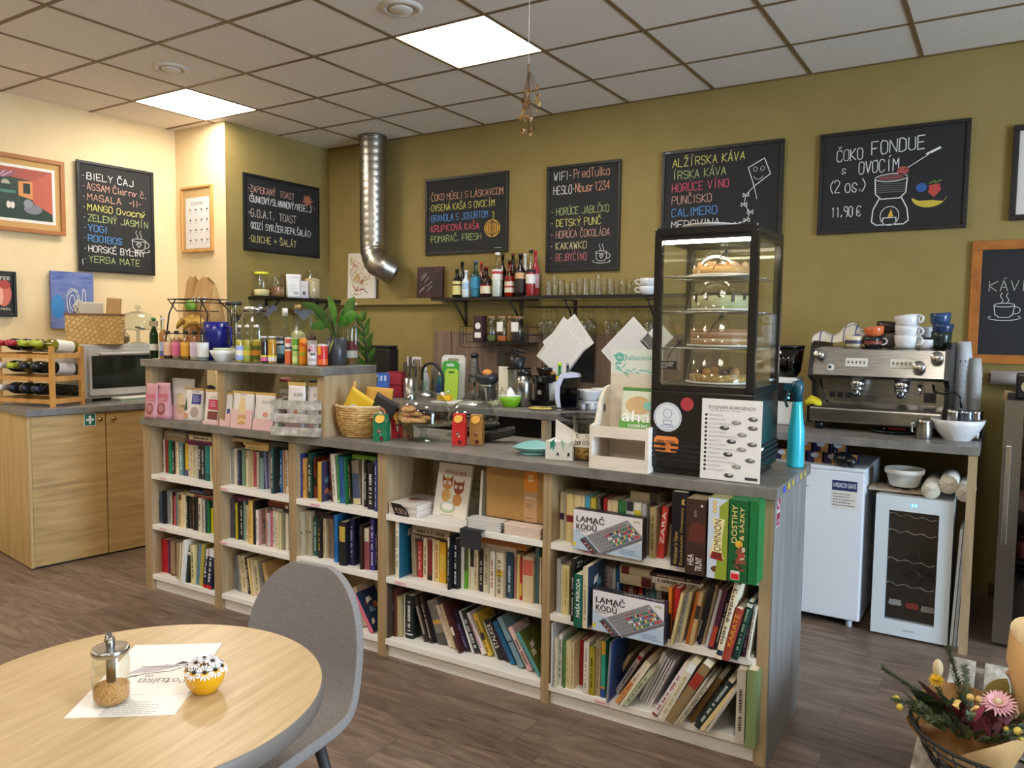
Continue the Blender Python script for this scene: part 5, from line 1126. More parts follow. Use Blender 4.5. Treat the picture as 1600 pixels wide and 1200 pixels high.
MB().shell([(r*.68, r*.8), (r*.72, r*1.02), (r*.68, r*1.02), (r*.6, r*.8)], M('#b8c49c', .3), 24).build('inner_dish', t)
# fruit basket and paper bags
p = CF(-3.20, .22, ZT); t = thing('fruit_basket', 'two-tier black wire fruit basket behind the syrup bottles', 'basket', tuple(p), TH); b = MB(); K = MBLACK
def wring(b, z, x0, x1, y0, y1, r=.003): b.tube([(x0, y0, z), (x1, y0, z), (x1, y1, z), (x0, y1, z)], r, K, 6, None, True)
for z in (.02, .08, .14): wring(b, z, -.17, .17, -.11, .11)
for k in range(8): b.tube([(.06+.016*k, .11, .14), (.06+.016*k, .11, .30)], .0016, K, 5)
wring(b, .30, .06, .172, .10, .112, .002)
for k in range(9):
    for y in (-.11, .11): b.tube([(-.17+.0425*k, y, .02), (-.17+.0425*k, y, .11)], .0018, K, 5)
    b.tube([(-.17+.0425*k, -.11, .02), (-.17+.0425*k, .11, .02)], .0018, K, 5)
for x in (-.17, .17):
    for y in (-.11, .11): b.tube([(x, y, 0), (x, y, .24)], .003, K, 6)
for x in (-.17, .16): b.tube([(x, -.08, .11), (x+.03, -.08, .25), (x+.06*(1 if x < 0 else -1), -.06, .33), (x+.06*(1 if x < 0 else -1), .06, .33), (x+.03, .08, .25), (x, .08, .11)], .0045, K, 6)
for z, e in ((.265, 0), (.31, .035), (.33, .05)): wring(b, z, -.10-e, .10+e, -.06-e*.4, .06+e*.4)
for k in range(7): b.tube([(-.10+.033*k, -.06, .265), (-.10+.033*k, .06, .265)], .0018, K, 5)
for k in (-1, 1): b.tube([(k*.10, -.06, .265), (k*.15, -.08, .33)], .003, K, 5)
b.build('wire_frame', t)
for k, (dx, dy, dz, yaw) in enumerate(((-.03, -.05, .205, .1), (.02, -.04, .22, .0), (.05, -.06, .195, -.1), (-.01, .02, .215, .2))):
    P = []; R_ = []
    for i in range(9): a = math.radians(25+130*i/8); P.append((dx+.10*math.cos(a), dy+.02*math.sin(yaw)*i*.2, dz-.075+.085*math.sin(a))); R_.append((.006, .012, .016, .018, .018, .018, .016, .012, .005)[i])
    o = tag(MB().tube(P, R_, mottled('ripe_banana', [(.35, '#5a3a1a'), (.45, '#c89c3c'), (.7, '#d8b25a')], 20) if k == 0 else bpy.data.materials['ripe_banana'], 8).build('banana', None, tuple(p), TH), 'spotted ripe banana in the lower tier of the wire fruit basket', 'fruit', 'bananas in the fruit basket')
o = tag(MB().ball((-.035, -.02, .295), .032, M('#7aa83a', .35)).build('lime', None, tuple(p), TH), 'green lime in the upper tier of the wire fruit basket', 'fruit')
for k, (dx, dz) in enumerate(((.055, .09), (-.1, .085), (.0, .085))): tag(MB().ball((dx, -.06, dz), .034, M('#c8742a', .45)).build('orange', None, tuple(p), TH), 'orange in the bottom of the wire fruit basket', 'fruit', 'oranges in the fruit basket')
KRAFT = mottled('kraft_paper', [(.3, '#b88c54'), (.7, '#cba26a')], 25, (1, 1, .4), .85)
def paper_bag(x, y, w, d, h, label, rz=0, roll=False):
    p = CF(x, y, ZT); t = thing('paper_bag', label, 'paper bag', tuple(p), TH+rz); b = MB(); n = 8
    vs = [(-w/2, -d/2, 0), (0, -d/2, 0), (w/2, -d/2, 0), (w/2, d/2, 0), (0, d/2, 0), (-w/2, d/2, 0)]
    vs += [(-w/2, -d/2, h*.6), (0, -d/2-.006, h*.55), (w/2, -d/2, h*.62), (w/2, d/2, h*.6), (0, d/2, h*.6), (-w/2, d/2, h*.6)]
    vs += [(-w*.42, -.012, h*.93), (0, -.02, h), (w*.40, -.006, h*.9), (w*.40, .006, h*.9), (0, .012, h), (-w*.42, .01, h*.95)]
    fs = [(0, 1, 2, 3, 4, 5)[::-1]]+[(i+6*j, (i+1) % 6+6*j, (i+1) % 6+6*j+6, i+6*j+6) for j in (0, 1) for i in range(6)]
    b.add(vs, fs, KRAFT); b.build('bag_body', t); return t
paper_bag(-3.315, .285, .11, .07, .47, 'tall pointed kraft paper bag behind the fruit basket, left one')
t = paper_bag(-3.19, .275, .17, .09, .46, 'wide kraft paper bag with googly eyes behind the fruit basket'); b = MB()
for k, x in enumerate((-.045, .0, .045)): b.ball((x, -.052, .33), .014, M('#f0eeea', .3), sy=.4); b.ball((x+.004, -.058, .333), .007, BLACK, sy=.4)
b.build('googly_eyes', t)
lidded_jar(tuple(CF(-3.0, .30, ZT)), .05, .30, .2, '#e0d8cc', '#2a2a2c', 'tall glass jar with a dark lid behind the blue pitcher')
# drinks dispenser, lemonades, juices, cans
p, m_ = on(399, 563, ZT, .085); t = thing('drinks_dispenser', 'large ribbed glass drinks dispenser with a silver lid', 'dispenser', tuple(p)); r = 25.5*m_; h = 82*m_
g = MB(); n = 40; prof = [(r*.8, 0), (r*.95, .01), (r, h*.35), (r, h*.62), (r*.9, h*.76), (r*.68, h*.88), (r*.68, h*.93)]; vs = []
for q, z in prof:
    for k in range(n): a = 2*math.pi*k/n; s = 1+.015*math.cos(a*20)*(1 if h*.2 < z < h*.8 else 0); vs.append((q*s*math.cos(a), q*s*math.sin(a), z))
g.add(vs, [(i*n+k, i*n+(k+1) % n, (i+1)*n+(k+1) % n, (i+1)*n+k) for i in range(len(prof)-1) for k in range(n)], GL2, True); g.build('glass_jar', t)
MB().lathe([(r*.72, h*.92), (r*.73, h), (r*.66, h*1.01), (0, h*1.01)], M('#c8c6c0', .2, 1), 24).build('metal_lid', t)
for px, py, wpx, lc, l2, lab in ((374.5, 567, 12, '#9aa6d8', '#dcd8c8', 'small lemonade bottle with a blue and white label'), (386.5, 567, 13.5, '#9aa84a', '#d8c040', 'small lemonade bottle with a green label and lemons'), (401, 567, 15.5, '#5a6420', '#d08428', 'small lemonade bottle with dark green label and orange fruit')):
    B(px, py, 509.5, wpx, ZT, CLR, lab, '#d8d4c0', '#c8b440', .62, (lc, .08, .46), .42, .55, 'lemonade bottles before the dispenser', (l2, .2, .34), 'lemonade_bottle', .05)
for px, py, wpx, lq, l2, lab in ((413, 568.5, 11.5, '#2c0c16', '#d86a9a', 'bottle of dark purple juice with a pink label'), (425.5, 568.8, 13.5, '#d89a28', '#dcd8d0', 'bottle of orange-yellow juice with a white label')):
    B(px, py, 527, wpx, ZT, CLR, lab, '#dcd8d4', lq, .9, (l2, .1, .26), .7, .78, 'juice bottles beside the cans', ('#e0d838', .26, .32), 'juice_bottle', .03)
def can(px, py, top, wpx, col, label, bands, name='drink_can', txt=None):
    p, m_ = on(px, py, ZT, wpx*.0018); r = wpx*.5*m_; h = (py-top)*m_; t = thing(name, label, 'can', tuple(p), rzc(p), 'drink cans on the raised shelf')
    b = MB(); b.lathe([(r*.8, 0), (r*.98, .006), (r, .01), (r, h-.012), (r*.85, h-.003)], M(col, .3), 20); b.build('can_body', t)
    MB().lathe([(r*.85, h-.003), (r*.87, h), (r*.8, h), (r*.78, h-.004), (0, h-.004)], M('#c4c4c2', .25, 1), 20).build('can_lid', t)
    l = MB()
    for c, a, d, a0, a1 in bands:
        n = 10; vs = []; 
        for z in (h*a, h*d):
            for k in range(n+1): an = math.radians(a0+(a1-a0)*k/n); vs.append((r*1.012*math.sin(an), -r*1.012*math.cos(an), z))
        l.add(vs, [(k, k+1, k+n+2, k+n+1) for k in range(n)], M(c, .35), True)
    if txt: printed(l, txt[0], -r*.75, r*.75, h*txt[1], h*txt[2], M(txt[3]), -r*1.04)
    l.build('printed_design', t)
can(438.5, 568, 526.5, 13, '#141a22', 'tall black can with a light blue wave design', [('#9ac0d8', .35, .68, -50, 60), ('#3a5a78', .2, .38, -60, 30), ('#d8dce0', .75, .85, -70, 40)])
can(451, 570, 527, 11.5, '#d8d0c8', 'slim white and orange can between the black and lime cans', [('#d86434', .03, .5, -95, 95), ('#c8504a', .78, .94, -50, 40), ('#6a6058', .56, .66, -70, 60)])
can(462.5, 570.5, 527, 11.5, '#a8c070', 'slim lime green can in the middle of the cans', [('#5a9a2c', .72, .95, -60, 60), ('#c8dc90', .1, .3, -80, 20), ('#4a8a28', .5, .58, -90, 90)])
can(474, 571, 527.5, 12.5, '#d88818', 'slim orange can right of the lime green can', [('#c85a18', .68, .82, -70, 50), ('#8aa030', .36, .46, -60, 40)])
can(487.8, 572, 538, 14.5, '#d8ccc8', 'short white and pink can with dark lettering', [('#c89aa0', .62, .95, -95, 95), ('#3a3034', .66, .78, -60, -20), ('#3a5a40', .48, .6, -20, 40)], txt=('OAO', .22, .36, '#1a1414'))
can(504, 572, 537.5, 16.5, '#c83028', 'short red and orange can with a yellow panel, rightmost can', [('#e0a828', .5, .88, -80, -20), ('#e06a28', .05, .3, -95, 95), ('#e0d8d0', .9, .97, -95, 95)])
B(446, 564, 484, 16, ZT, CLR, 'clear decanter bottle with white stopper behind the cans', '#dcdad4', None, .6, None, .42, .5, None, None, 'bottle', .14)
B(466, 566, 478.5, 24, ZT, CLR, 'large round-shouldered bottle of milky yellow drink with cork', '#b89858', '#c4bc8c', .56, ('#d0ccc0', .1, .38), .34, .46, None, None, 'bottle', .06)
B(486, 567, 480, 18, ZT, CLR, 'clear bottle of dark red drink with white label behind the plant', '#d8d0a0', '#4a1c18', .5, ('#d8d0cc', .06, .4), .3, .42, None, None, 'bottle', .05)
B(521, 566, 492, 16, ZT, CLR, 'clear bottle behind the potted plant leaves', '#d0c898', None, .5, None, .3, .42, None, None, 'bottle', .05)
B(547, 569, 478.5, 22, ZT, CLR, 'tall clear bottle with a red label right of the potted plant', '#d8c898', '#8a5a28', .12, ('#6a1a1e', .24, .40), .42, .6, None, ('#cfcac0', .12, .24), 'bottle', .03)
B(553, 566, 478, 20, ZT, CLR, 'tall clear bottle standing behind the red-labelled bottle', '#d8c898', None, .12, None, .42, .6, None, None, 'bottle', .03)
# plants
def leafmesh(b, base, tip, wd, m_, droop=.15):
    base, tip = V(base), V(tip); ax = tip-base; L = ax.length; s = ax.cross(V((.3, 1, .2))).normalized(); nn = s.cross(ax).normalized(); n = 6; vs = []
    for i in range(n+1):
        u = i/n; q = base+ax*u-V((0, 0, droop*L*u*u)); w_ = wd*math.sin(math.pi*min(1, .06+u*.94))**.8*.5
        vs += [q-s*w_+nn*w_*.25, q, q+s*w_+nn*w_*.25]
    fs = [];
    for i in range(n): a = 3*i; fs += [(a, a+1, a+4, a+3), (a+1, a+2, a+5, a+4)]
    b.add(vs, fs, m_, True)
LG = mottled('green_leaf', [(.3, '#2f5a22'), (.7, '#4a7a30')], 20, (1, 1, 1), .35); LG2 = mottled('bright_leaf', [(.3, '#3a7a28'), (.7, '#5a9a38')], 20, (1, 1, 1), .4); LGY = M('#a8b040', .45)
p, m_ = on(526, 571, ZT, .05); t = thing('potted_plant', 'leafy houseplant in a dark grey pot at the right end of the raised shelf', 'plant', tuple(p), TH)
pot = M('#3c3d40', .3); MB().shell([(.046, 0), (.048, .004), (.052, .06), (.053, .135), (.048, .135), (.046, .1), (0, .1)], pot, 22).build('pot', t)
b = MB(); s = MB()
for k, (tx, ty, tz, bz, wd, mm) in enumerate(((-.22, -.03, .30, .24, .05, LG), (-.13, -.05, .16, .2, .05, LG), (-.04, -.02, .34, .2, .075, LG2), (.12, .0, .33, .22, .07, LG), (.03, -.05, .18, .24, .065, LG2), (.10, -.04, .20, .2, .06, LG2), (-.10, -.06, .26, .17, .05, LG), (.15, -.02, .25, .2, .06, LG2), (.03, -.09, .03, .14, .035, LGY), (-.17, .02, .22, .22, .05, LG), (.06, .05, .30, .22, .06, LG), (-.02, .06, .26, .2, .06, LG))):
    q = (tx*.25, ty*.3, bz); s.tube([(tx*.08, ty*.1, .1), (tx*.15, ty*.2, .16), q], .003 if k else .006, M('#4a5a2c'), 6); leafmesh(b, q, (tx, ty, tz+.04), wd, mm, .2)
s.tube([(-.02, 0, .09), (-.025, 0, .2), (-.03, 0, .28)], .007, M('#4a4a2c'), 7); s.build('stems', t); b.build('leaves', t)
p = stay(G(576, 640, ZC), .49); t = thing('potted_plant', 'tall single-stemmed plant with rows of paired glossy leaves behind the wicker basket', 'plant', (p.x, p.y, ZC))
MB().shell([(.04, 0), (.05, .08), (.046, .08), (0, .07)], M('#2c2c2e', .4), 18).build('pot', t); h = .55
P = [(0, 0, .06), (.01, 0, .18), (.0, 0, .32), (-.03, 0, .45), (-.045, 0, h)]; MB().tube(P, [.009, .008, .006, .005, .003], M('#2e3a20'), 8).build('stem', t); b = MB()
for k in range(11):
    u = k/10; z = .14+.40*u; x = -.045*u*u*1.0; L = .10-.03*u
    for sg in (-1, 1): leafmesh(b, (x, 0, z), (x+sg*L*.8, -.03+.02*(k % 2), z+L*.75), .034, LG if (k+sg) % 3 else LG2, -.05)
leafmesh(b, (-.045, 0, h), (-.05, 0, h+.06), .04, LG2)
b.build('leaves', t)
# ------------------------------------------------------------------ pouches, crate and jars on the counter under the bar shelf
PK = ('#c8929a', '#dcc4c4', '#e0dad8')
def art_choc(a, w, h): a.rect(-w*.46, w*.42, h*.5, h*.7, 0, M('#c06a76')); printed(a, 'KALAPATA', -w*.4, w*.36, h*.52, h*.58, M('#e8d8d8'), 0); a.poly(arc(0, h*.28, w*.3, h*.17, 0, 360), 0, M('#8a4448')); a.poly(arc(.0, h*.3, w*.2, h*.1, 0, 360), -.0004, M('#b0787a'))
def art_tree(a, w, h):
    a.rect(-w*.06, w*.42, h*.52, h*.82, 0, M('#2c3a88')); scribble(a, -w*.0, w*.36, h*.58, h*.78, 4, M('#c8cce0'), -.0006); a.poly([(-w*.42, h*.32), (-w*.26, h*.32), (-w*.34, h*.72)], 0, M('#3a5038')); a.poly(arc(w*.12, h*.28, w*.22, h*.16, 0, 360), 0, M('#a89a90')); a.rect(-w*.42, -w*.2, h*.1, h*.24, 0, M('#c8885a')); printed(a, 'ELGAN', -w*.08, w*.32, h*.86, h*.92, M('#6a6464'), 0)
def art_red(a, w, h): a.rect(-w*.22, w*.38, h*.42, h*.72, 0, M('#b83a58')); scribble(a, -w*.1, w*.3, h*.5, h*.68, 3, M('#e8c8d0'), -.0006); a.rect(-w*.22, w*.38, h*.14, h*.38, 0, M('#7a3a38')); printed(a, 'ELGAN', -w*.08, w*.34, h*.76, h*.82, M('#6a6464'), 0); a.rect(-w*.49, w*.49, .0, h*.1, .0003, M('#d8b4b4'))
def art_blue(a, w, h): a.rect(-w*.49, w*.49, 0, h*.38, .0003, M('#dcb8b8')); a.rect(w*.12, w*.42, h*.38, h*.52, 0, M('#38508a'))
def art_cookie(a, w, h): a.rect(-w*.49, w*.49, 0, h*.5, .0003, M('#dcb8b8')); a.poly([(-w*.1, h*.84), (w*.08, h*.84), (w*.2, h*.42), (-w*.2, h*.42)], 0, M('#e0c898')); a.rect(-w*.16, w*.2, h*.1, h*.36, -.0003, M('#c89a64')); a.line([(-w*.14, h*.16), (0, h*.26), (w*.18, h*.2)], h*.05, -.0006, M('#e0c8a0')); printed(a, 'ELGAN', -w*.14, w*.12, h*.88, h*.93, M('#6a6464'), 0)
def art_plain(a, w, h): a.rect(-w*.49, w*.49, 0, h*.3, .0003, M('#dcb8b8')); a.poly(arc(w*.08, h*.42, w*.12, h*.07, 0, 360), 0, M('#d89a80')); printed(a, 'ELGAN', -w*.1, w*.42, h*.72, h*.79, M('#6a6464'), 0)
def art_tall(a, w, h): a.rect(-w*.49, w*.49, 0, h*.35, .0003, M('#dcb8b8')); a.poly([(-w*.2, h*.64), (w*.1, h*.64), (w*.2, h*.3), (-w*.2, h*.3)], 0, M('#e0cca4')); a.poly(arc(w*.02, h*.26, w*.2, h*.12, 0, 360), 0, M('#d0b088'))
for px, py, top, wpx, col, art, topc, lab in ((239, 654, 599, 20, PK[0], art_choc, None, 'pink sweet pouch with a heart-shaped treat, leftmost under the raised shelf'), (257, 655, 598, 24, PK[0], art_choc, None, 'second pink sweet pouch overlapping the leftmost one'), (288, 655.5, 591.5, 41, PK[2], art_tall, None, 'tall white baking-mix pouch, tallest in the row'), (305, 658.5, 606, 33, PK[2], art_tree, '#b89a60', 'white pouch with a blue label and small fir trees'), (335, 663, 609, 28, PK[2], art_red, '#c8a860', 'white pouch with a crimson label'), (357, 666, 613, 17, PK[2], art_blue, '#c8a860', 'narrow white and pink pouch with a small blue mark'), (382, 669, 611.5, 36, PK[2], art_cookie, '#c8a860', 'white and pink pouch showing stacked cookies'), (416, 672.5, 614, 34, '#dcd8d6', art_plain, '#c8a860', 'white and pink pouch left of the whitewashed crate')):
    p, m_ = on(px, py, ZC, .02); pouch(tuple(p), wpx*m_*1.3, (py-top)*m_, .05, TH+.05, col, lab, art, 'sweet and baking pouches under the raised shelf', topc)
p = G(423, 680, ZC); q = G(498, 684, ZC); t = thing('wooden_crate', 'small whitewashed slatted crate holding two white pouches', 'crate', tuple(p), math.atan2(q.y-p.y, q.x-p.x)); W_ = (q-p).length; b = MB()
for k in range(3):
    z = .0+.062*k; MB().box(0, W_, 0, .009, z+.002, z+.042, WEATH).build('slat', t); MB().box(0, W_, .15, .159, z+.002, z+.042, WEATH).build('slat', t)
    for x in (0, W_-.012): MB().box(x, x+.012, .0092, .1498, z+.002, z+.042, WEATH).build('end_slat', t)
for x in (.012, W_-.03):
    for y in (.0095, .135): b.box(x+.001, x+.016, y, y+.014, .0, .17, WEATH)
b.build('corner_posts', t); MB().box(.013, W_-.013, .0095, .1495, .002, .008, WEATH).build('crate_floor', t); cr = t
for k, x in enumerate((.30, .72)):
    pp = p+(q-p)*x+V((-.0, .075, .012)); pouch(tuple(pp), W_*.45, .235, .055, TH, '#dedad8', 'white pouch with gold top standing in the crate, %s one' % ('left', 'right')[k], art_plain, None, '#c8a860')
for px, wpx, fill, lid, lab in ((446, 19, '#b89a88', '#b8605a', 'glass jar with a red rubber-ringed lid behind the crate'), (473, 18, '#2a2a22', GLASS, 'dark clip-top glass jar behind the crate'), (490, 14, '#8a8478', '#3a3a3a', 'small jar with white contents at the right behind the crate'), (329, 16, '#1c1814', GLASS, 'clip-top jar of coffee beans seen through the shelf')):
    p = stay(G(px, 640, ZC), .46); lidded_jar((p.x, p.y, ZC), wpx*.5*mpp(p), .20 if px != 329 else .25, .6, fill, lid, lab)
# ------------------------------------------------------------------ on the main worktop
p, m_ = on(566, 688, ZC, .16); R_ = 44*m_; t = thing('wicker_basket', 'round woven wicker basket of coffee bags on the worktop', 'basket', tuple(p)); h = .145
SEA = mottled('woven_seagrass', [(.3, '#8a6432'), (.5, '#bf9658'), (.7, '#d8b880')], 40, (1, 1, 2), .8); b = MB(); n = 44; rows = 13
vs = []
for j in range(rows*3+1):
    u = j/(rows*3); rad = R_*(.72+.28*math.sin(min(1, u*1.25)*math.pi/2)); 
    for k in range(n): a = 2*math.pi*k/n; bu = .005*abs(math.sin(math.pi*u*rows))*(1+.6*math.cos(a*n/4+math.pi*(int(u*rows) % 2))); vs.append(((rad+bu)*math.cos(a), (rad+bu)*math.sin(a)*.9, h*u))
b.add(vs, [(i*n+k, i*n+(k+1) % n, (i+1)*n+(k+1) % n, (i+1)*n+k) for i in range(rows*3) for k in range(n)], SEA, True); b.lathe([(0, .004), (R_*.72, .004), (R_*.72, .008), (0, .008)], SEA, 24); b.build('woven_body', t)
MB().tube([(R_*math.cos(a*.2094), .9*R_*math.sin(a*.2094), h) for a in range(30)], .005, M('#d8c09a', .7), 6, None, True).build('rim', t)
bp = p
def bagart(col): return lambda a, w, h: (a.poly(arc(0, h*.45, w*.28, w*.28, 0, 360), 0, M(col)), a.poly(arc(0, h*.45, w*.18, w*.18, 0, 360), -.0004, M('#2a2a2a')), a.poly(arc(0, h*.45, w*.13, w*.13, 0, 360), -.0008, M('#d8d0b8')))
for dx, dy, w, h_, rx, ry, c, art, lab in ((-.11, .02, .12, .19, -.1, -.14, '#c8964a', lambda a, w, h: a.poly(arc(0, h*.45, w*.32, h*.2, 0, 360), 0, M('#5a6a3a')), 'gold kraft pouch with green print, left in the wicker basket'), (-.03, -.06, .13, .18, .2, .55, '#d8b028', bagart('#d8d0c0'), 'yellow foil coffee bag with a round badge, tilted in the wicker basket'), (.03, .07, .14, .17, -.1, .05, '#cc9838', None, 'ochre pouch upright at the back of the wicker basket'), (.09, -.01, .12, .15, .1, .5, '#242424', bagart('#b8785a'), 'black coffee bag tilted right in the wicker basket'), (.04, -.035, .09, .12, .05, .5, '#161616', None, 'small black bag at the front rim of the wicker basket')):
    pouch((bp.x+dx, bp.y+dy, ZC+.055), w, h_, .05, TH, c, lab, art, None, None, 'coffee_bag', 'coffee bag', (rx, ry, TH+.3))
def gift_bag(px, py, top, wpx, col, label, seal='#e0a838', art=None):
    p, m_ = on(px, py, ZC, .03); w = wpx*m_*.92; h = (py-top)*m_; d = w*.62; t = thing('coffee_bag', label, 'coffee bag', tuple(p), rzc(p)*.55, 'small gift coffee bags on the worktop'); b = MB(); c = M(col, .5)
    vs = [(-w/2, -d/2, 0), (w/2, -d/2, 0), (w/2, d/2, 0), (-w/2, d/2, 0), (-w/2, -d/2, h*.72), (w/2, -d/2, h*.72), (w/2, d/2, h*.72), (-w/2, d/2, h*.72), (-w*.46, -.008, h*.9), (w*.46, -.008, h*.9), (w*.46, .008, h*.9), (-w*.46, .008, h*.9)]
    b.add(vs, [(3, 2, 1, 0)]+[(i+4*j, (i+1) % 4+4*j, (i+1) % 4+4*j+4, i+4*j+4) for j in (0, 1) for i in range(4)]+[(8, 9, 10, 11)], c); b.box(-w*.47, w*.47, -.014, .010, h*.87, h, c, bev=.003); b.build('bag_body', t)
    s = MB(); T = Matrix.Translation((0, -.0135, h*.86)) @ Matrix.Rotation(math.radians(-28), 4, 'X'); s.disc(0, -.005, w*.33, -.0065, M(seal), 20, T); s.build('round_seal', t)
    s = MB(); 
    rr = random.Random(len(label))
    for k in range(11): a = k*2.4; q = .17*math.sqrt(k/11); s.disc((q*math.cos(a))*w-.02*w, h*.36+q*math.sin(a)*w*1.2, w*rr.uniform(.03, .07), -d/2-.001-.00004*k, M(rr.choice(['#c83a3a', '#2a1c1c', '#8a3a30', '#d8d0c0', '#3a4a30'] if 'green' in label or 'kraft' in label else ['#2a1c1c', '#d8d0c0', '#3a5a3a', '#7a1a1a', '#e0d8c8'])), 5)
    s.disc(w*.1, h*.1, w*.16, -d/2-.001, M('#5a1a1a'), 12); s.build('printed_motif', t)
gift_bag(596, 690, 648, 25, '#12704a', 'green coffee gift bag before the wicker basket'); gift_bag(624, 685, 645, 24, '#a01822', 'dark red coffee gift bag behind the left cake stand'); gift_bag(718, 696.5, 647, 23, '#cc2424', 'bright red coffee gift bag right of the cake stand'); gift_bag(745, 695.5, 648.5, 23, '#b08448', 'brown kraft coffee gift bag beside the bright red one'); gift_bag(638, 686, 655, 16, '#8a6a44', 'small kraft bag behind the cake stand foot')
def dome(t, r, z, h, knob=True):
    g = MB(); g.shell([(r, z), (r*1.005, z+h*.25), (r*.93, z+h*.55), (r*.7, z+h*.82), (r*.35, z+h*.96), (.012, z+h)], GLASS, 32); g.mats = [glass('#f2f6f4', .5)]; g.build('glass_dome', t)
    if knob: k = MB(); k.lathe([(.008, z+h), (.01, z+h+.012), (.02, z+h+.024), (.016, z+h+.038), (0, z+h+.044)], glass('#e8ece8', .4), 16); k.build('knob', t)
p, m_ = on(662, 691, ZC, .06); t = thing('cake_stand', 'glass cake stand with dome covering cookies on the worktop', 'cake stand', tuple(p)); r = 45*m_
GT = glass('#e2e8e4', .35); b = MB(); b.shell([(.075, 0), (.07, .006), (.02, .014), (.014, .03), (.016, .055), (.05, .066), (r, .074), (r*1.01, .082), (r*.96, .079), (0, .072)], GT, 32); b.build('stand', t); dome(t, r*.92, .084, .145)
cp = p; DG = mottled('cookie_dough', [(.3, '#a86a34'), (.6, '#d0a064'), (.8, '#e0b880')], 60, (1, 1, 1), .85)
for k, (dx, dy, z) in enumerate(((-.09, -.03, 0), (-.04, -.06, 0), (-.10, .03, 0), (-.06, .01, .022), (-.09, .0, .022), (-.08, -.01, .046), (.01, -.05, 0), (-.04, .05, 0))):
    b = MB(); T = Matrix.Translation((dx, dy, .084+z+.001)) @ Matrix.Rotation(.12*(k % 3-1), 4, 'X'); b.lathe([(0, 0), (.032, .001), (.036, .009), (.026, .018), (0, .02)], DG, 14, T); b.ball((0, 0, .019), .008, M('#a03028' if k != 5 else '#b83a28', .3), T); tag(b.build('cookie', None, tuple(cp)), 'baked cookie with a jam dot under the left glass dome', 'cookie', 'cookies under the glass dome')
p, m_ = on(739, 676, ZC, .14); t = thing('cake_dome', 'second low glass dome on a black plate behind the coffee bags', 'cake stand', tuple(p)); r = 40*m_
b = MB(); b.lathe([(.09, 0), (.09, .008), (.02, .014), (.02, .036), (r*1.02, .044), (r*1.02, .054), (0, .05)], M('#17171a', .2), 30); b.build('stand', t); dome(t, r*.97, .054, .115)
p, m_ = on(778, 692, ZC, .03); t = thing('card_terminal', 'black card payment terminal lying behind the kraft gift bag', 'card terminal', tuple(p), .35); k = M('#18191c', .25)
b = MB(); T = Matrix.Rotation(math.radians(-14), 4, 'Y'); b.box(-.075, .085, -.04, .04, .014, .052, k, T, bev=.008); b.build('body', t); MB().box(-.065, .0, -.032, .032, .0525, .0535, M('#2c3438', .1), T).build('screen', t)
b = MB(); [b.box(.012+.018*i, .024+.018*i, -.03+.022*j, -.014+.022*j, .052, .0545, M('#3a3c40'), T) for i in range(4) for j in range(3)]; b.build('keypad', t)
p, m_ = on(833, 712, ZC, .05); t = tag(MB().add([(x, y, z) for x, y, z in sum([[(.085*s*math.cos(a)*(1+.25*(abs(math.cos(a*1.5))**3)), .06*s*math.sin(a), .006+.022*s**3+(.02*s**4*max(0, math.sin(a))**4)) for a in [2*math.pi*i/32 for i in range(32)]] for s in (.05, .45, .75, 1)], [])], [(j*32+i, j*32+(i+1) % 32, (j+1)*32+(i+1) % 32, (j+1)*32+i) for j in range(3) for i in range(32)], M('#8cc4c4', .3), True).lathe([(.05, 0), (.052, .007), (0, .007)], M('#7ab4b4', .3), 20).build('trinket_dish', None, tuple(p), .3), 'leaf-shaped turquoise dish on the worktop', 'dish')
p = G(852, 717, ZC); q = G(894, 720, ZC); t = thing('tissue_box', 'tissue box printed with green leaves, one white tissue pulled up', 'tissue box', tuple(p), math.atan2(q.y-p.y, q.x-p.x)); W_ = (q-p).length; H_ = 28*mpp(p)
MB().box(0, W_, 0, .115, 0, H_, M('#dfe2de', .6)).build('carton', t); a = MB()
for x, z, s, c, ang in ((.02, .05, .05, '#2a8a80', .35), (.032, .045, .045, '#3a9a8c', .1), (.075, .05, .05, '#a8c4bc', -.2), (.095, .06, .04, '#b8d0c8', .6), (.047, .018, .02, '#2a3a58', .3), (.055, .018, .02, '#2a3a58', -.3), (W_-.02, .018, .024, '#1c3a40', .4), (W_-.012, .018, .022, '#1c3a40', -.3)):
    dx, dz = s*math.sin(ang), s*math.cos(ang); a.poly([(x, z-s*.3), (x-dz*.18+dx*.4, z+dx*.1+dz*.4-s*.1), (x+dx, z+dz*.7), (x+dz*.18+dx*.4, z+dz*.4-s*.1)], -.001, M(c))
a.build('printed_leaves', t); b = MB(); b.add([(W_*.5-.03, .05, H_), (W_*.5+.035, .06, H_), (W_*.5-.028, .045, H_+.085), (W_*.5+.01, .055, H_+.06), (W_*.5+.07, .08, H_+.02), (W_*.5, .09, H_+.01)], [(0, 1, 3, 2), (1, 4, 3), (3, 4, 5), (0, 2, 5)], M('#e8e6e2', .8), False); b.build('tissue', t)
p, m_ = on(914, 721, ZC, .055); t = thing('tip_jar', 'tall glass tip jar of coins with a taped paper note', 'jar', tuple(p), rzc(p)*.7); r = .052; h = 72*m_
MB().shell([(r*.9, .002), (r, .012), (r*.95, h*.7), (r*1.05, h)], GL2, 22).build('glass_body', t); b = MB(); b.lathe([(r*.9, .004), (r*.94, .012), (r*.92, .075), (0, .08)], mottled('coins', [(.35, '#5a4020'), (.5, '#a8803c'), (.65, '#d0b070')], 70, (1, 1, 1.6), .35, metal=.6), 18); b.build('coins', t)['kind'] = 'stuff'
a = MB(); n = 8; vs = []
for z in (h*.30, h*.60):
    for k in range(n+1): an = math.radians(-65+130*k/n); vs.append((r*1.03*math.sin(an), -r*1.03*math.cos(an), z))
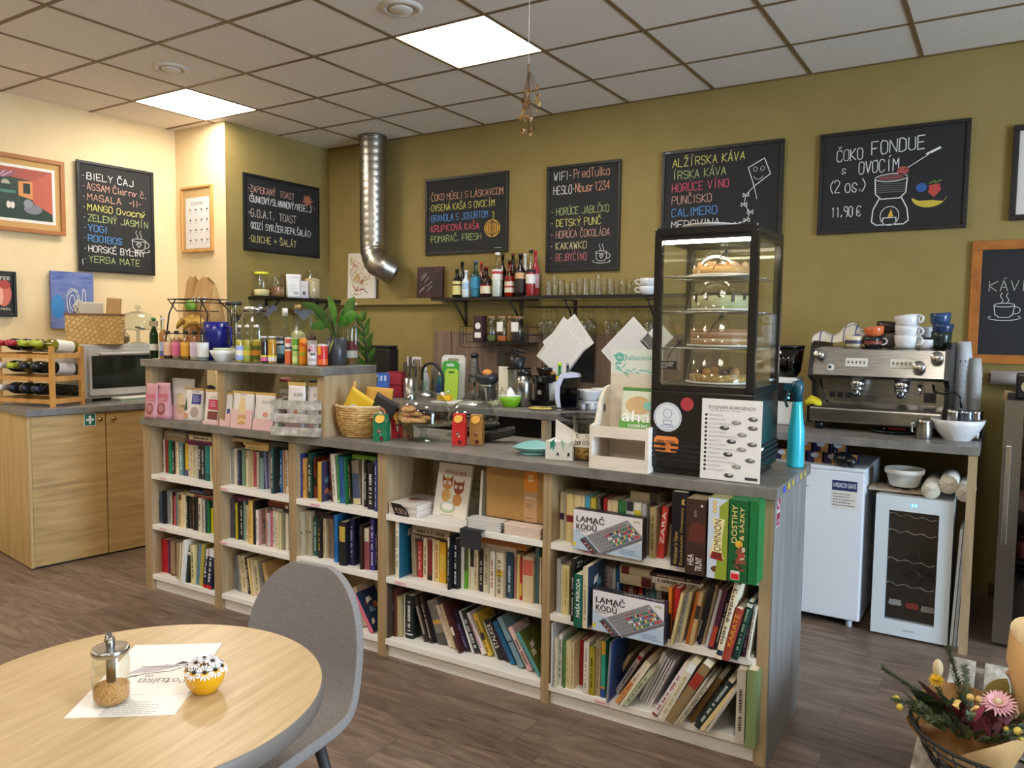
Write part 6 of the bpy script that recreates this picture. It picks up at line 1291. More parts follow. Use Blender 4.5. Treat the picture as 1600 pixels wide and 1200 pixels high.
a.add(vs, [(k, k+1, k+n+2, k+n+1) for k in range(n)], PAPER, True); a.build('paper_note', t); a = MB(); chalk(a, 'tip pro', -.03, h*.5, .02, .002, M('#2a2a2a'), -r*1.08, .06); chalk(a, 'baristu', -.032, h*.36, .02, .002, M('#2a2a2a'), -r*1.08, .064); a.build('handwriting', t)
p, m_ = on(893, 678, ZC, .03); goblet((p.x, p.y, ZC), .034, .1, False, 'short glass tumbler behind the tissue box', 'glasses on the worktop', False, GL2)
# cookie stand
p = G(920, 731, ZC); q = G(1012, 741, ZC); rz = math.atan2(q.y-p.y, q.x-p.x); t = thing('display_stand', 'pale plywood cookie stand with printed header, left of the glass display case', 'display stand', tuple(p), rz); W_ = (q-p).length; D_ = .17; m_ = mpp(p); H_ = .30
for x in (0, W_-.012):
    b = MB(); T = Matrix.Translation((x, 0, 0)) @ Matrix.Rotation(math.radians(90), 4, 'Z'); b.prism([(0, 0), (D_, 0), (D_, H_), (D_*.75, H_*.98), (D_*.5, H_*.86), (D_*.25, .165), (0, .16)], -.012, 0, BIRCH, T); b.disc(D_*.62, H_*.72, .016, .001, BLACK, 16, T, .7); b.disc(D_*.62, H_*.72, .016, -.013, BLACK, 16, T, .7); b.build('side_panel', t)
for z, hh in ((0, .048), (.118, .04)): MB().box(.0125, W_-.0125, -.001, .009, z, z+hh, BIRCH).build('front_rail', t); MB().box(.0125, W_-.0125, .0095, D_-.011, z+.005, z+.012, BIRCH).build('shelf', t)
MB().box(.0125, W_-.0125, D_-.01, D_, 0, .44, BIRCH).build('back_panel', t)
a = MB(); a.rect(.014, W_-.014, .345, .438, D_-.0112, M('#dcE4dc')); tq = M('#6abcb0'); rr = random.Random(1)
for k in range(12): x, z = rr.uniform(.02, .075), rr.uniform(.35, .425); an = rr.uniform(-1, 1); a.line([(x, z), (x+.022*math.cos(an), z+.022*math.sin(an))], .004, D_-.0114, tq)
for k in range(9): x, z = .075+.013*k, rr.uniform(.35, .36); an = rr.uniform(-.8, .8); a.line([(x, z), (x+.014*math.cos(an), z+.012*math.sin(an))], .004, D_-.0114, tq)
a.disc(.048, .408, .018, D_-.0118, tq, 20); printed(a, 'ahacookies', .083, W_-.016, .398, .418, tq, D_-.0118, bold=1); chalk(a, '#', .071, .399, .018, .002, tq, D_-.0118, .01); printed(a, 'aha', .039, .057, .402, .412, M('#e8f0ec'), D_-.0122); a.build('printed_header', t); st = (p, rz, W_)
pp = p+V((math.cos(rz), math.sin(rz), 0))*(W_-.075)+V((0, .06, .1315))
def art_aha(a, w, h): a.rect(-w*.48, w*.48, .0, h*.3, 0, M('#5a9a3c')); a.rect(-w*.48, w*.48, h*.93, h, 0, M('#4a8a3c')); a.poly(arc(w*.05, h*.62, w*.4, h*.2, 0, 360), 0, M('#d0b080')); a.poly(arc(w*.35, h*.62, w*.15, h*.09, 0, 360), -.0004, M('#7cc4b4')); printed(a, 'aha', -w*.42, w*.46, h*.26, h*.5, M('#f4f4f0'), -.0008, bold=2); printed(a, 'cookies', -w*.2, w*.4, h*.14, h*.24, M('#f4f4f0'), -.0008); printed(a, 'čučoriedka', -w*.15, w*.36, h*.03, h*.1, M('#e8e060'), -.0008)
pouch(tuple(pp), .125, .17, .035, rz, '#d8e0cc', 'cookie pack with a green base leaning on the upper shelf of the stand', art_aha, None, None, 'cookie_pack', 'cookie pack', (math.radians(-8), 0, rz))
pp = p+V((math.cos(rz), math.sin(rz), 0))*.13+V((0, .05, .0125)); b = MB(); b.box(-.09, .09, -.022, .022, 0, .012, M('#d8cac8', .4), bev=.004); b.box(.05, .088, -.02, .02, .0122, .0135, M('#8a4a3c', .5)); tag(b.build('wrapped_bar', None, tuple(pp), rz+.05), 'flat wrapped cookie bar lying in the lower shelf of the stand', 'snack')
# spray bottle
p, m_ = on(1242, 731, ZC, .03); t = thing('spray_bottle', 'turquoise plastic spray bottle at the right end of the worktop', 'spray bottle', tuple(p)); TQ = mottled('turquoise_plastic', [(.3, '#28a8b8'), (.7, '#3cbccc')], 4, (1, 1, 1), .25)
MB().lathe([(.030, 0), (.032, .006), (.030, .14), (.024, .18), (.018, .235), (.017, .25)], TQ, 20).build('bottle_body', t); b = MB(); b.lathe([(.019, .25), (.019, .285), (.024, .30), (.02, .325), (0, .33)], M('#0f4a58', .35), 16); b.box(-.05, -.015, -.010, .010, .292, .315, M('#0f4a58', .35)); b.tube([(-.03, 0, .292), (-.045, 0, .25), (-.036, 0, .225)], .005, M('#0f4a58', .35), 6); b.build('trigger_head', t)
# ------------------------------------------------------------------ glass display case with cakes
X0, X1, Y0, Y1 = -.447, -.085, .025, .40; W_ = X1-X0; D_ = Y1-Y0
t = thing('display_case', 'tall black refrigerated glass display case of cakes on the worktop', 'display case', tuple(CF(X0, Y0, ZC)), TH); K = M('#121214', .22); KM = M('#141416', .55); HB = .30; HT = .85
b = MB(); b.box(0, W_, 0, D_, .022, HB, K, bev=.006); b.box(.015, W_-.015, .015, D_-.015, 0, .022, BLACK); b.build('base_cabinet', t)
b = MB()
for k in range(4): b.box(-.004, .06, -.004, .05, .05+.018*k, .058+.018*k, KM); b.box(.08, W_+.004, -.004, D_, .05+.018*k, .058+.018*k, KM)
b.build('vent_grille', t)
fr = MB(); c = .028
for x in (0, W_-c):
    for y in (0, D_-c): fr.box(x, x+c, y, y+c, HB, HT, K, bev=.004)
fr.box(0, W_, 0, D_, HT-.012, HT+.02, K, bev=.008)
for y in (0, D_-c): fr.box(c, W_-c, y, y+c, HB, HB+.02, K); fr.box(c, W_-c, y, y+c, HT-.025, HT-.012, K)
for x in (0, W_-c): fr.box(x, x+c, c, D_-c, HB, HB+.02, K); fr.box(x, x+c, c, D_-c, HT-.025, HT-.012, K)
fr.build('frame', t)
CG = glass('#fcfdfb', .10)
for nm, a in (('glass_front', (c, W_-c, .006, .009, HB+.021, HT-.026)), ('glass_back', (c, W_-c, D_-.009, D_-.006, HB+.021, HT-.026)), ('glass_side', (.006, .009, c, D_-c, HB+.021, HT-.026)), ('glass_side', (W_-.009, W_-.006, c, D_-c, HB+.021, HT-.026))):
    MB().box(*a, CG).build(nm, t)
LEDM = M('#fff4e0', .5, em=14.0); MB().box(c+.002, W_-c-.002, c, c+.012, HT-.034, HT-.026, LEDM).build('light_strip', t)
zs = [HB+.022, HB+.155, HB+.283, HB+.405]
for k, z in enumerate(zs[1:]):
    b = MB()
    for j in range(12): x = c+.006+j*(W_-2*c-.012)/11; b.tube([(x, .016, z-.004), (x, D_-.016, z-.004)], .0016, M('#a8a6a2', .3, 1), 5)
    for y in (.016, D_/2, D_-.016): b.tube([(c-.012, y, z-.006), (W_-c+.012, y, z-.006)], .0025, M('#a8a6a2', .3, 1), 6)
    b.build('wire_shelf', t)
b = MB(); b.box(c+.001, W_-c-.001, .03, D_-.03, HB+.001, HB+.020, M('#3a3a3c', .4)); b.build('case_floor', t)
def cake(z, kind, label):
    p = CF(X0+W_*.52, Y0+D_*.5, ZC+z); t = thing('cake', label, 'cake', tuple(p), TH, 'cakes in the display case'); r = .105
    b = MB(); b.lathe([(0, 0), (r*1.12, 0), (r*1.15, .006), (0, .006)], M('#d8d8d4', .25), 26); b.build('plate', t)
    if kind == 'drip':
        MB().lathe([(r, .007), (r, .062), (0, .064)], mottled('pistachio_cream', [(.4, '#b8b87c'), (.6, '#dcd8b8')], 12, (.2, .2, 9), .7), 26).build('cake_body', t); d = MB(); d.lathe([(0, .0642), (r*.99, .0642), (r*1.015, .06), (r*1.01, .054)], M('#2a1a14', .3), 26)
        for k in range(14): a = k*.449; d.box(-.005, .005, -.003, .003, .03+.008*(k % 3), .06, M('#2a1a14', .3), Matrix.Translation((r*1.008*math.cos(a), r*1.008*math.sin(a), 0)) @ Matrix.Rotation(a+1.57, 4, 'Z'))
        d.build('chocolate_drip', t)
    elif kind == 'top':
        MB().lathe([(r, .007), (r, .028), (r*.95, .034), (0, .034)], M('#d0a068', .7), 26).build('cake_body', t); d = MB(); rr = random.Random(3)
        for k in range(26): a = rr.uniform(0, 6.3); q = r*.9*math.sqrt(rr.random()); d.ball((q*math.cos(a), q*math.sin(a), .038), .014, M(rr.choice(['#d8a070', '#c88a58', '#e0b890'])), n=8)
        d.build('crumble_topping', t)
    elif kind == 'layer':
        d = MB()
        for k, c2 in enumerate(('#b07a50', '#d8b898', '#a8704a', '#d8a890', '#b8805c')): d.lathe([(0, .007+.011*k), (r, .007+.011*k), (r, .0178+.011*k), (0, .0178+.011*k)], M(c2, .7), 26)
        d.build('cake_body', t)
    else:
        MB().lathe([(r, .007), (r, .03), (0, .032)], mottled('crumb_cake', [(.4, '#a8783c'), (.6, '#d8b070')], 50), 26).build('cake_body', t); d = MB()
        for k in range(6): a = k*1.05; d.ball((.06*math.cos(a), .06*math.sin(a), .04), .016, M('#3a2418' if k % 2 else '#c88848', .5), n=8)
        d.build('fruit_topping', t)
    g = MB(); g.shell([(r*1.13, .008), (r*1.0, .104), (r*.92, .110), (0, .111)], glass('#e6e8e2', .22), 26); g.build('plastic_cover', t)
for z, k, lab in ((zs[3]+.001, 'top', 'crumble-topped cake under a clear cover, top shelf of the display case'), (zs[2]+.001, 'drip', 'pistachio cream cake with chocolate drips, second shelf of the display case'), (zs[1]+.001, 'layer', 'layered sponge cake under a cover, third shelf of the display case'), (zs[0]+.001, 'crumb', 'crumb cake with fruit, bottom of the display case')): cake(z, k, lab)
# stickers and the allergen sheet
def sticker(x, z, label, draw, y=-.0012, name='sticker', cat='sticker'):
    o = MB(); draw(o); return tag(o.build(name, None, tuple(CF(X0+x, Y0+y, ZC+z)), TH), label, cat)
sticker(.065, .205, 'round white sticker with a cup and beans on the display case base', lambda o: (o.disc(0, 0, .052, 0, M('#d8dce0'), 28), o.line(arc(0, 0, .047, .047, 0, 360, 28), .0015, -.0006, M('#5a7aa0')), o.line(arc(0, .012, .016, .016, 0, 360, 16), .0018, -.0006, M('#4a6a94')), o.line([(-.016, -.012), (-.012, -.026), (.012, -.026), (.016, -.012), (-.016, -.012)], .0018, -.0006, M('#4a6a94')), o.line(arc(0, -.032, .024, .004, 0, 360, 16), .0015, -.0006, M('#4a6a94'))))
sticker(.062, .108, 'orange oval coffee sticker on the display case base', lambda o: (o.poly([(-.045, -.018), (-.036, -.028), (.036, -.028), (.045, -.018), (.045, .018), (.036, .028), (-.036, .028), (-.045, .018)], 0, M('#e0823a')), printed(o, 'EPERA COFFEE', -.036, .036, .0, .014, M('#3a2414'), -.0006, bold=1), scribble(o, -.02, .02, -.018, -.004, 3, M('#6a3a1c'), -.0006)))
sticker(.135, .255, 'round red sticker half hidden by the allergen sheet', lambda o: o.disc(0, 0, .024, 0, M('#a8343c'), 20)); sticker(.315, .30-.03, 'pale blue round sticker above the allergen sheet', lambda o: o.disc(0, .0, .016, 0, M('#7ab0c0'), 16)) if 0 else None
sticker(.030, .375, 'small black sign stuck low on the left of the case glass', lambda o: (o.rect(-.0, .062, .0, .028, 0, M('#1c1614')), printed(o, 'GOOD COFFEE', .004, .05, .018, .024, M('#c8c0b4'), -.0006), printed(o, 'IS A HUMAN', .004, .046, .010, .016, M('#c8c0b4'), -.0006), printed(o, 'RIGHT', .004, .026, .003, .008, M('#c8c0b4'), -.0006)), -.0006+.006-.001)
def dandelion(o, s=1): o.tube([(0, 0, 0), (.02*s, 0, .035), (.045*s, 0, .06)], .0012, MBLACK, 4); [o.tube([(.045*s, 0, .06), (.045*s+.016*math.cos(a), 0, .06+.016*math.sin(a))], .0008, MBLACK, 4) for a in [i*.52 for i in range(12)]]
for x, z, lab in ((.21, HB+.42, 'black dandelion decal at the upper right of the case glass'), (.20, HB+.20, 'black dandelion decal at the middle right of the case glass'), (.055, HB+.11, 'black dandelion decal at the lower left of the case glass')): sticker(x, z, lab, lambda o: dandelion(o), .004, 'decal', 'decal')
def sheet(o):
    w, h = .205, .278; o.box(0, w, 0, .0006, 0, h, M('#e2dfda', .6)); K2 = M('#2a2a2a'); printed(o, 'ZOZNAM ALERGÉNOV', .022, w-.022, h-.034, h-.02, M('#4a4440'), -.0006); scribble(o, .03, w-.04, h-.042, h-.037, 1, M('#6a6a6a'), -.0006)
    for k in range(14): z = h-.056-.0145*k; o.disc(.016, z, .0048, -.0006, K2, 12); scribble(o, .026, .026+.05+.03*((k*7) % 3), z-.004, z+.004, 2, M('#8a8884'), -.0006, None, k)
    for k, (x, z) in enumerate(((.175, .215), (.12, .20), (.08, .18), (.175, .185), (.14, .16), (.105, .135), (.175, .13), (.14, .11), (.095, .09), (.17, .075), (.125, .05), (.10, .018))): o.poly(arc(x, z, .017, .008, 0, 360, 9), -.0006, M(('#5a5856', '#8a8886', '#3a3836')[k % 3])); o.poly(arc(x+.004, z+.003, .008, .004, 0, 360, 7), -.0009, M('#b8b6b2'))
    o.rect(w-.05, w-.008, .008, .018, -.0006, M('#3a3a3a'))
o = MB(); sheet(o); tag(o.build('allergen_sheet', None, tuple(CF(X1-.203+.03, Y0-.006, ZC+.002)), TH, (math.radians(-.8), 0, TH)), 'white allergen list sheet stuck on the front of the display case', 'sheet')
b = MB(); b.disc(0, 0, .02, 0, M('#d8a0a0'), 16) if 0 else None
for y, z, c2, lab in ((.10, .23, '#a83a40', 'round red sticker on the right side of the display case'), (.10, .165, '#d8844a', 'round orange sticker on the right side of the display case')):
    o = MB(); o.disc(0, 0, .022, 0, M(c2), 20); o.disc(0, 0, .014, -.0005, M('#e0c8b0'), 16); tag(o.build('sticker', None, tuple(CF(X1+.0012, Y0+y, ZC+z)), TH+math.radians(90)), lab, 'sticker')
o = MB(); o.rect(0, .03, 0, .02, 0, M('#c8d8e8', .3, em=.6)); tag(o.build('control_display', None, tuple(CF(X1+.0012, Y0+.13, ZC+.085)), TH+math.radians(90)), 'small lit control display on the right side of the display case', 'display')
p = CF(X0+W_*.45, Y0+.12, ZC+HT+.0205); tag(MB().lathe([(0, 0), (.06, 0), (.10, .010), (.098, .013), (.05, .004), (0, .004)], M('#d4d0c8', .3), 26).build('plate', None, tuple(p)), 'pale plate lying on top of the display case', 'plate')
# end of counter: phone sign and sticker strip
o = MB(); o.rect(0, .05, -.07, .0, 0, M('#e0dcdc')); o.rect(.003, .047, -.0, -.0, -.001, M('#8a1c2c')); o.rect(.004, .046, -.066, -.004, -.001, M('#8c1c30')); o.line([(.015, -.02), (.012, -.035), (.018, -.05), (.03, -.056)], .008, -.0018, M('#e8e0e0')); o.line([(.015, -.018), (.026, -.014)], .01, -.0018, M('#e8e0e0')); o.rect(0, .05, -.125, -.074, 0, M('#e0dcdc')); o.rect(.004, .046, -.121, -.078, -.001, M('#8c1c30')); printed(o, 'POZOR', .01, .04, -.112, -.1, M('#e8e0e0'), -.0018)
tag(o.build('phone_sign', None, tuple(CF(.0055, .015, .945)), TH+math.radians(90)), 'dark red telephone sticker sign at the front corner of the counter end', 'sign')
for k, c2 in enumerate(('#3a4ac8', '#c8b040', '#c0a848', '#8a90a8', '#c0b048', '#b8a850')):
    o = MB(); o.rect(0, .032, 0, .02, 0, M(c2)); tag(o.build('sticker', None, tuple(CF(.0135, .07+.07*k, .929)), TH+math.radians(90)), 'small %s sticker on the right edge of the worktop, %s from the front' % (('blue', 'yellow', 'gold', 'grey', 'yellow', 'mustard')[k], ORD[k]), 'sticker', 'stickers along the worktop end')
# ================================================================== the counter along the back wall
tag(MB().box(-4.9, -.085, 4.06, YB-.021, .922, .962, STONE, bev=.003).build('countertop'), 'grey worktop running along the olive back wall', 'countertop')
for x, n in ((-2.36, 'wooden support post under the back worktop, seen behind the tissue box'), (-.128, 'wooden end post of the back worktop by the drinks fridge'), (-1.62, 'wooden support post under the back worktop behind the display case')):
    tag(MB().box(x, x+.036, 4.07, 4.13 if x < -.2 else 4.11, 0, .9215, WOOD_V).build('counter_post'), n, 'post')
tag(MB().box(-4.9, -1.66, 4.55, 4.56, 0, .9215, M('#1c1814')).build('under_counter_shade'), 'dark board under the back worktop', 'board')  # near-black sheet put in for the darkness under the worktop
p = G(885, 690, .5); tag(MB().box(-2.30, -2.05, 4.2, 4.5, 0, .72, M('#1c2a5a', .4), bev=.01).build('storage_bin'), 'dark blue bin under the back worktop behind the tissue box', 'bin')
def bk(px, py, d=0.0): p, m_ = on(px, py, ZB, d); return p, m_
# grill, boxes, utensils
p = WY(596, 600, 4.72); m_ = mpp(p); t = thing('contact_grill', 'black contact grill standing upright behind the raised shelf', 'grill', (p.x, 4.72, ZB)); b = MB(); b.box(-.13, .13, -.06, .06, 0, .34, M('#161618', .4), bev=.015); b.build('body', t)
z0 = WY(596, 560, 4.72).z-ZB; MB().box(-.13, .13, -.05, .05, .341, max(.36, z0), M('#161618', .4), bev=.01).build('upper_plate', t); h = WY(596, 545, 4.72).z-ZB; MB().tube([(-.09, 0, h-.09), (-.085, 0, h-.02), (-.07, 0, h), (.07, 0, h), (.085, 0, h-.02), (.09, 0, h-.09)], .012, M('#161618', .35), 8).build('handle', t)
def cuboid(px, py, top, wpx, d, col, label, name, cat, art=None, rz=0, grp=None, z=ZB):
    p, m_ = on(px, py, z, d*.5); w = wpx*m_; h = (py-top)*m_; o = tag(MB().box(-w/2, w/2, -d/2, d/2, 0, h, M(col, .45)).build(name, None, tuple(p), rz), label, cat, grp)
    if art: a = MB(); art(a, w, h, -d/2-.0008); a.build('printed_front', o)
    return o
for k, px in enumerate((592, 598, 604)): cuboid(px, 622, 583, 6, .05, '#4a6cb4', 'narrow blue and white carton beside the red box, %s of three' % ('left', 'middle', 'right')[k], 'carton', 'carton', lambda a, w, h, y: (a.rect(-w*.5, w*.5, 0, h*.2, y, M('#d8dce4')), a.rect(-w*.3, w*.3, h*.7, h*.9, y, M('#c8d0e4'))), .3, 'blue cartons on the back worktop')
cuboid(619, 621, 581, 26, .08, '#8a1c28', 'red and dark red tea box beside the blue cartons', 'tea_box', 'box', lambda a, w, h, y: (a.rect(-w*.46, w*.46, h*.08, h*.45, y, M('#a82838')), a.rect(-w*.46, w*.46, h*.52, h*.95, y, M('#b03040'))), .3)
p, m_ = bk(641, 625, .05); t = thing('utensil_holder', 'perforated steel utensil holder with dark knives behind the tap', 'utensil holder', tuple(p)); MB().shell([(.045, 0), (.045, .15), (.042, .15), (.042, .004), (0, .004)], STEEL, 16).build('holder', t)
for k, (dx, ln_) in enumerate(((-.02, .26), (.0, .3), (.02, .24))): b = MB(); b.tube([(dx, 0, .02), (dx*2.2, 0, ln_)], .006, M('#2a2826', .4), 6); b.box(dx*2.2-.012, dx*2.2+.012, -.003, .003, ln_-.08, ln_, M('#4a4846', .3, .8)); b.build('knife', t)
def dishb(px, py, top, wpx, col, lab, l1, cap):
    p, m_ = bk(px, py, .03); r = wpx*.5*m_; h = (py-top)*m_; t = thing('soap_bottle', lab, 'bottle', tuple(p)); MB().lathe([(r*.95, 0), (r, .01), (r, h*.62), (r*.6, h*.8), (r*.35, h*.86)], M(col, .3), 16, None, 0, 0, 1, .6).build('bottle_body', t); MB().lathe([(r*.38, h*.86), (r*.38, h), (0, h)], M(cap, .4), 12).build('cap', t); l = MB(); l.poly(arc(0, h*.38, r*.7, h*.2, 0, 360), -r*.62, M(l1)); l.rect(-r*.5, r*.5, h*.1, h*.2, -r*.62, M('#d8dcd8')); l.build('printed_label', t)
dishb(664, 622, 574, 16, '#9aa0a0', 'grey washing-up bottle with a round green label behind the tap', '#3a8a5a', '#c8c8c4'); dishb(688, 622, 582, 15, '#1e6a78', 'teal washing-up bottle right of the grey one', '#2a4a8a', '#d0d4d4')
for px, top, lab in ((649, 562, 'flat perforated grater left of the washing-up bottles'), (677, 566, 'narrow perforated grater between the washing-up bottles')):
    p, m_ = bk(px, 622, .03); o = MB(); o.box(-.022, .022, -.004, .004, 0, (622-top)*m_, STEEL); a = tag(o.build('grater', None, tuple(p), .2, (math.radians(-6), 0, .2)), lab, 'grater'); d = MB(); [d.disc(-.016+.008*i, .02+.012*j, .0025, -.0045, BLACK, 6) for i in range(5) for j in range(10)]; d.build('holes', a)
p, m_ = bk(692, 628, .02); t = thing('tap', 'black spring-arch kitchen tap behind the cake stand', 'tap', tuple(p)); h = (628-575)*m_; L = -52*m_; P = [(0, 0, 0), (0, 0, h*.7)]+[(L*.42*(1-math.cos(math.radians(a)))*.95, -.02*math.sin(math.radians(a)), h*.7+.10*math.sin(math.radians(a))) for a in range(15, 181, 15)]; e = P[-1]; P += [(e[0]-.004, e[1], e[2]-.06)]
MB().tube(P, .010, M('#18181a', .4), 10).build('spout', t); b = MB(); b.tube([(e[0]-.004, e[1], e[2]-.05), (e[0]-.012, e[1], e[2]-.11)], .014, M('#18181a', .4), 10); b.build('spray_head', t); b = MB(); b.lathe([(.022, 0), (.022, .05), (.014, .07), (0, .07)], CHROME, 16); b.tube([(.01, 0, .05), (.06, -.01, .075)], .006, CHROME, 8); b.build('mixer_lever', t)
def cutboard(px, py, top, wpx, col, lab, yoff, lean, hole=True, inner=None):
    p, m_ = bk(px, py, yoff); w = wpx*m_; h = (py-top)*m_; b = MB(); r = .02; pts = [(-w/2+r, 0), (w/2-r, 0), (w/2, r), (w/2, h-r), (w/2-r, h), (-w/2+r, h), (-w/2, h-r), (-w/2, r)]; b.prism(pts, -.005, .005, M(col, .4)); o = tag(b.build('chopping_board', None, tuple(p), 0, (math.radians(-lean), 0, .08)), lab, 'chopping board', 'plastic chopping boards')
    if hole: a = MB(); hw = w*.22; a.poly([(-hw, h*.86), (hw, h*.86), (hw*1.1, h*.9), (hw*.8, h*.93), (-hw*.8, h*.93), (-hw*1.1, h*.9)], -.0056, M(inner or '#9a8a78')); a.build('handle_hole', o)
cutboard(707, 626, 556, 44, '#d4d4d0', 'large white plastic chopping board, rearmost of the three', .16, 3); cutboard(702, 627, 565, 31, '#3a9a3c', 'green plastic chopping board in the middle of the three', .11, 4, True, '#c0d0c0'); cutboard(704, 628, 577, 24, '#a8c848', 'lime plastic chopping board at the front of the three', .07, 4, True, '#4a7a2a')
p, m_ = bk(716, 632, .1); tag(MB().box(-.16, .16, -.10, .10, 0, .012, M('#dcdad4', .4), bev=.004).build('draining_board', None, tuple(p), .1), 'white flat tray with food under the yellow sponge', 'tray')
o = MB().box(-.05, .05, -.03, .03, 0, .035, M('#d8a818', .9), bev=.012); p, m_ = bk(695, 630, .06); tag(o.build('sponge', None, (p.x, p.y, ZB+.0125), .3), 'thick yellow sponge on the white tray', 'sponge')
# appliances
p, m_ = bk(761, 631, .07); t = thing('citrus_juicer', 'black and steel citrus juicer with an orange half on top', 'juicer', tuple(p)); h = 44*m_; kb = M('#28282a', .4)
MB().lathe([(.062, 0), (.066, .02), (.06, h*.45), (.055, h*.58)], kb, 22).build('base', t); MB().lathe([(.056, h*.58), (.058, h*.68)], STEEL, 22).build('steel_band', t); MB().shell([(.05, h*.68), (.075, h*.78), (.09, h*1.05), (.086, h*1.05), (.05, h*.8), (0, h*.8)], kb, 22).build('bowl', t); MB().ball((.0, 0, h*1.07), .035, M('#d88a3a', .45), sz=.8).build('orange_half', t); b = MB(); b.tube([(-.09, .02, h*.9), (-.16, .0, h*.98)], .008, kb, 6); b.build('lever', t)
p, m_ = bk(741, 628, .16); t = thing('cone_sieve', 'dark metal cone sieve standing behind the citrus juicer', 'sieve', tuple(p)); h = 72*m_; b = MB(); b.shell([(.05, h*.4), (.02, h*.95), (.018, h)], mottled('wire_gauze', [(.45, '#4a4846'), (.55, '#8a8884')], 200, (1, 1, 1), .5, metal=.7), 12); b.tube([(.0, 0, 0), (0, 0, h*.4)], .008, STEEL, 6); b.build('cone', t); MB().lathe([(.025, h*.94), (.03, h*1.0), (.02, h*1.04), (0, h*1.05)], BLACK, 12).build('knob', t)
p, m_ = bk(771, 636, .05); t = thing('measuring_jug', 'clear plastic measuring jug with pale juice in the bottom', 'jug', tuple(p)); h = 29*m_; MB().shell([(.042, 0), (.044, .004), (.062, h), (.066, h+.003), (.06, h)], GL2, 20).build('jug_body', t); MB().lathe([(.042, .004), (.045, .03), (0, .03)], M('#b8bc8c', .2), 18).build('juice', t); MB().tube([(.06, 0, h*.9), (.095, 0, h*.85), (.09, 0, h*.35), (.052, 0, h*.25)], .006, GL2, 7).build('handle', t)
p, m_ = bk(797, 637, .06); t = thing('hand_juicer', 'lime green bowl with a white citrus reamer on top', 'juicer', tuple(p)); h = 17*m_; MB().shell([(.042, 0), (.05, .006), (.066, h*.6), (.07, h), (.065, h), (0, .01)], M('#7ab41e', .3), 22).build('bowl', t); b = MB(); b.lathe([(.07, h), (.07, h+.006), (.035, h+.008), (.022, h+.035), (.006, h+.055), (0, h+.056)], M('#dcdad6', .35), 14); b.build('reamer', t)
p, m_ = bk(800, 634, .10); t = thing('coffee_maker', 'cream filter coffee maker with clear water tank and black filter holder', 'coffee maker', tuple(p)); h = 60*m_
MB().box(-.085, -.01, -.04, .07, 0, h, M('#ddd8c4', .35), bev=.004).build('tower', t); MB().box(-.085, .12, -.06, .07, 0, .016, M('#d0ccbc', .35)).build('base', t); b = MB(); b.box(-.10, .03, -.035, .065, h+.001, h+.09, glass('#c8ccc8', .3)); b.build('water_tank', t); b = MB(); b.box(-.09, .04, -.03, .06, h+.092, h+.105, BLACK); b.tube([(0, 0, h+.105), (0, 0, h+.12), (.10, -.02, h+.10)], .008, BLACK, 6); b.build('tank_lid', t)
MB().shell([(.04, h*.98), (.062, h*1.26), (.058, h*1.26), (.03, h*1.0)], M('#17171a', .4), 20, None, .055, -.02).build('filter_holder', t); MB().box(-.005, .115, -.06, .05, h*.94, h*.98, BLACK).build('filter_arm', t)
p, m_ = bk(818, 636, .06); t = thing('thermos_jug', 'steel thermos jug standing under the black filter holder', 'thermos', tuple(p)); MB().lathe([(.05, 0), (.057, .006), (.055, .15), (.045, .2)], STEEL, 24).build('steel_body', t); MB().lathe([(.046, .2), (.048, .235), (.02, .245), (0, .245)], BLACK, 20).build('lid', t); MB().tube([(.05, 0, .2), (.09, 0, .19), (.09, 0, .05), (.056, 0, .03)], .009, BLACK, 8).build('handle', t)
p, m_ = bk(850, 635, .09); t = thing('coffee_grinder', 'black coffee grinder with a clear hopper of beans beside the thermos', 'grinder', tuple(p)); h = 56*m_; b = MB(); b.box(-.06, .06, -.06, .07, 0, .03, BLACK, bev=.004); b.box(-.055, .02, -.02, .07, .03, h*.85, BLACK, bev=.008); b.box(-.06, .045, -.06, .06, h*.62, h*.85, M('#1c1a1a', .35), bev=.01); b.disc(.0, h*.74, .018, -.061, CHROME, 16); b.rect(-.04, -.01, h*.3, h*.42, -.0205, PAPER); b.build('body', t); MB().shell([(.035, h*.85), (.055, h*1.0), (.055, h*1.06), (0, h*1.06)], glass('#8a7a6a', .3), 18).build('hopper', t)
p, m_ = bk(860, 633, .05); t = thing('jar_dispenser', 'white tall cup with a glass jar and orange lid on top', 'cup', tuple(p)); h = 36*m_; MB().lathe([(.03, 0), (.042, h), (0, h)], M('#dcdad4', .45), 18).build('white_cup', t); MB().shell([(.034, h+.001), (.036, h+.04), (.03, h+.05)], glass('#a88a5a', .25), 16).build('small_jar', t); MB().lathe([(.032, h+.05), (.032, h+.066), (0, h+.066)], M('#c88a3a', .4), 16).build('orange_lid', t)
B(873.5, 639, 568, 11.5, ZB, '#1f7a34', 'tall green bottle with a yellow-green cap and yellow label', '#a8c820', None, .6, ('#d8c830', .1, .45), .42, .58, None, ('#d8c830', .62, .72)); B(886, 632, 568, 8, ZB, '#1f2420', 'slim dark bottle with chrome top behind the water filter jug', '#a8a8a4', None, .6, None, .5, .6)
p, m_ = bk(889, 642, .06); t = thing('water_filter_jug', 'lilac-white water filter jug with a clear grey body', 'jug', tuple(p), .3); h = 60*m_; n = 18; P = [(-.05+.02*math.sin(i/8*math.pi)*-1, h*i/8*.98) for i in range(9)]
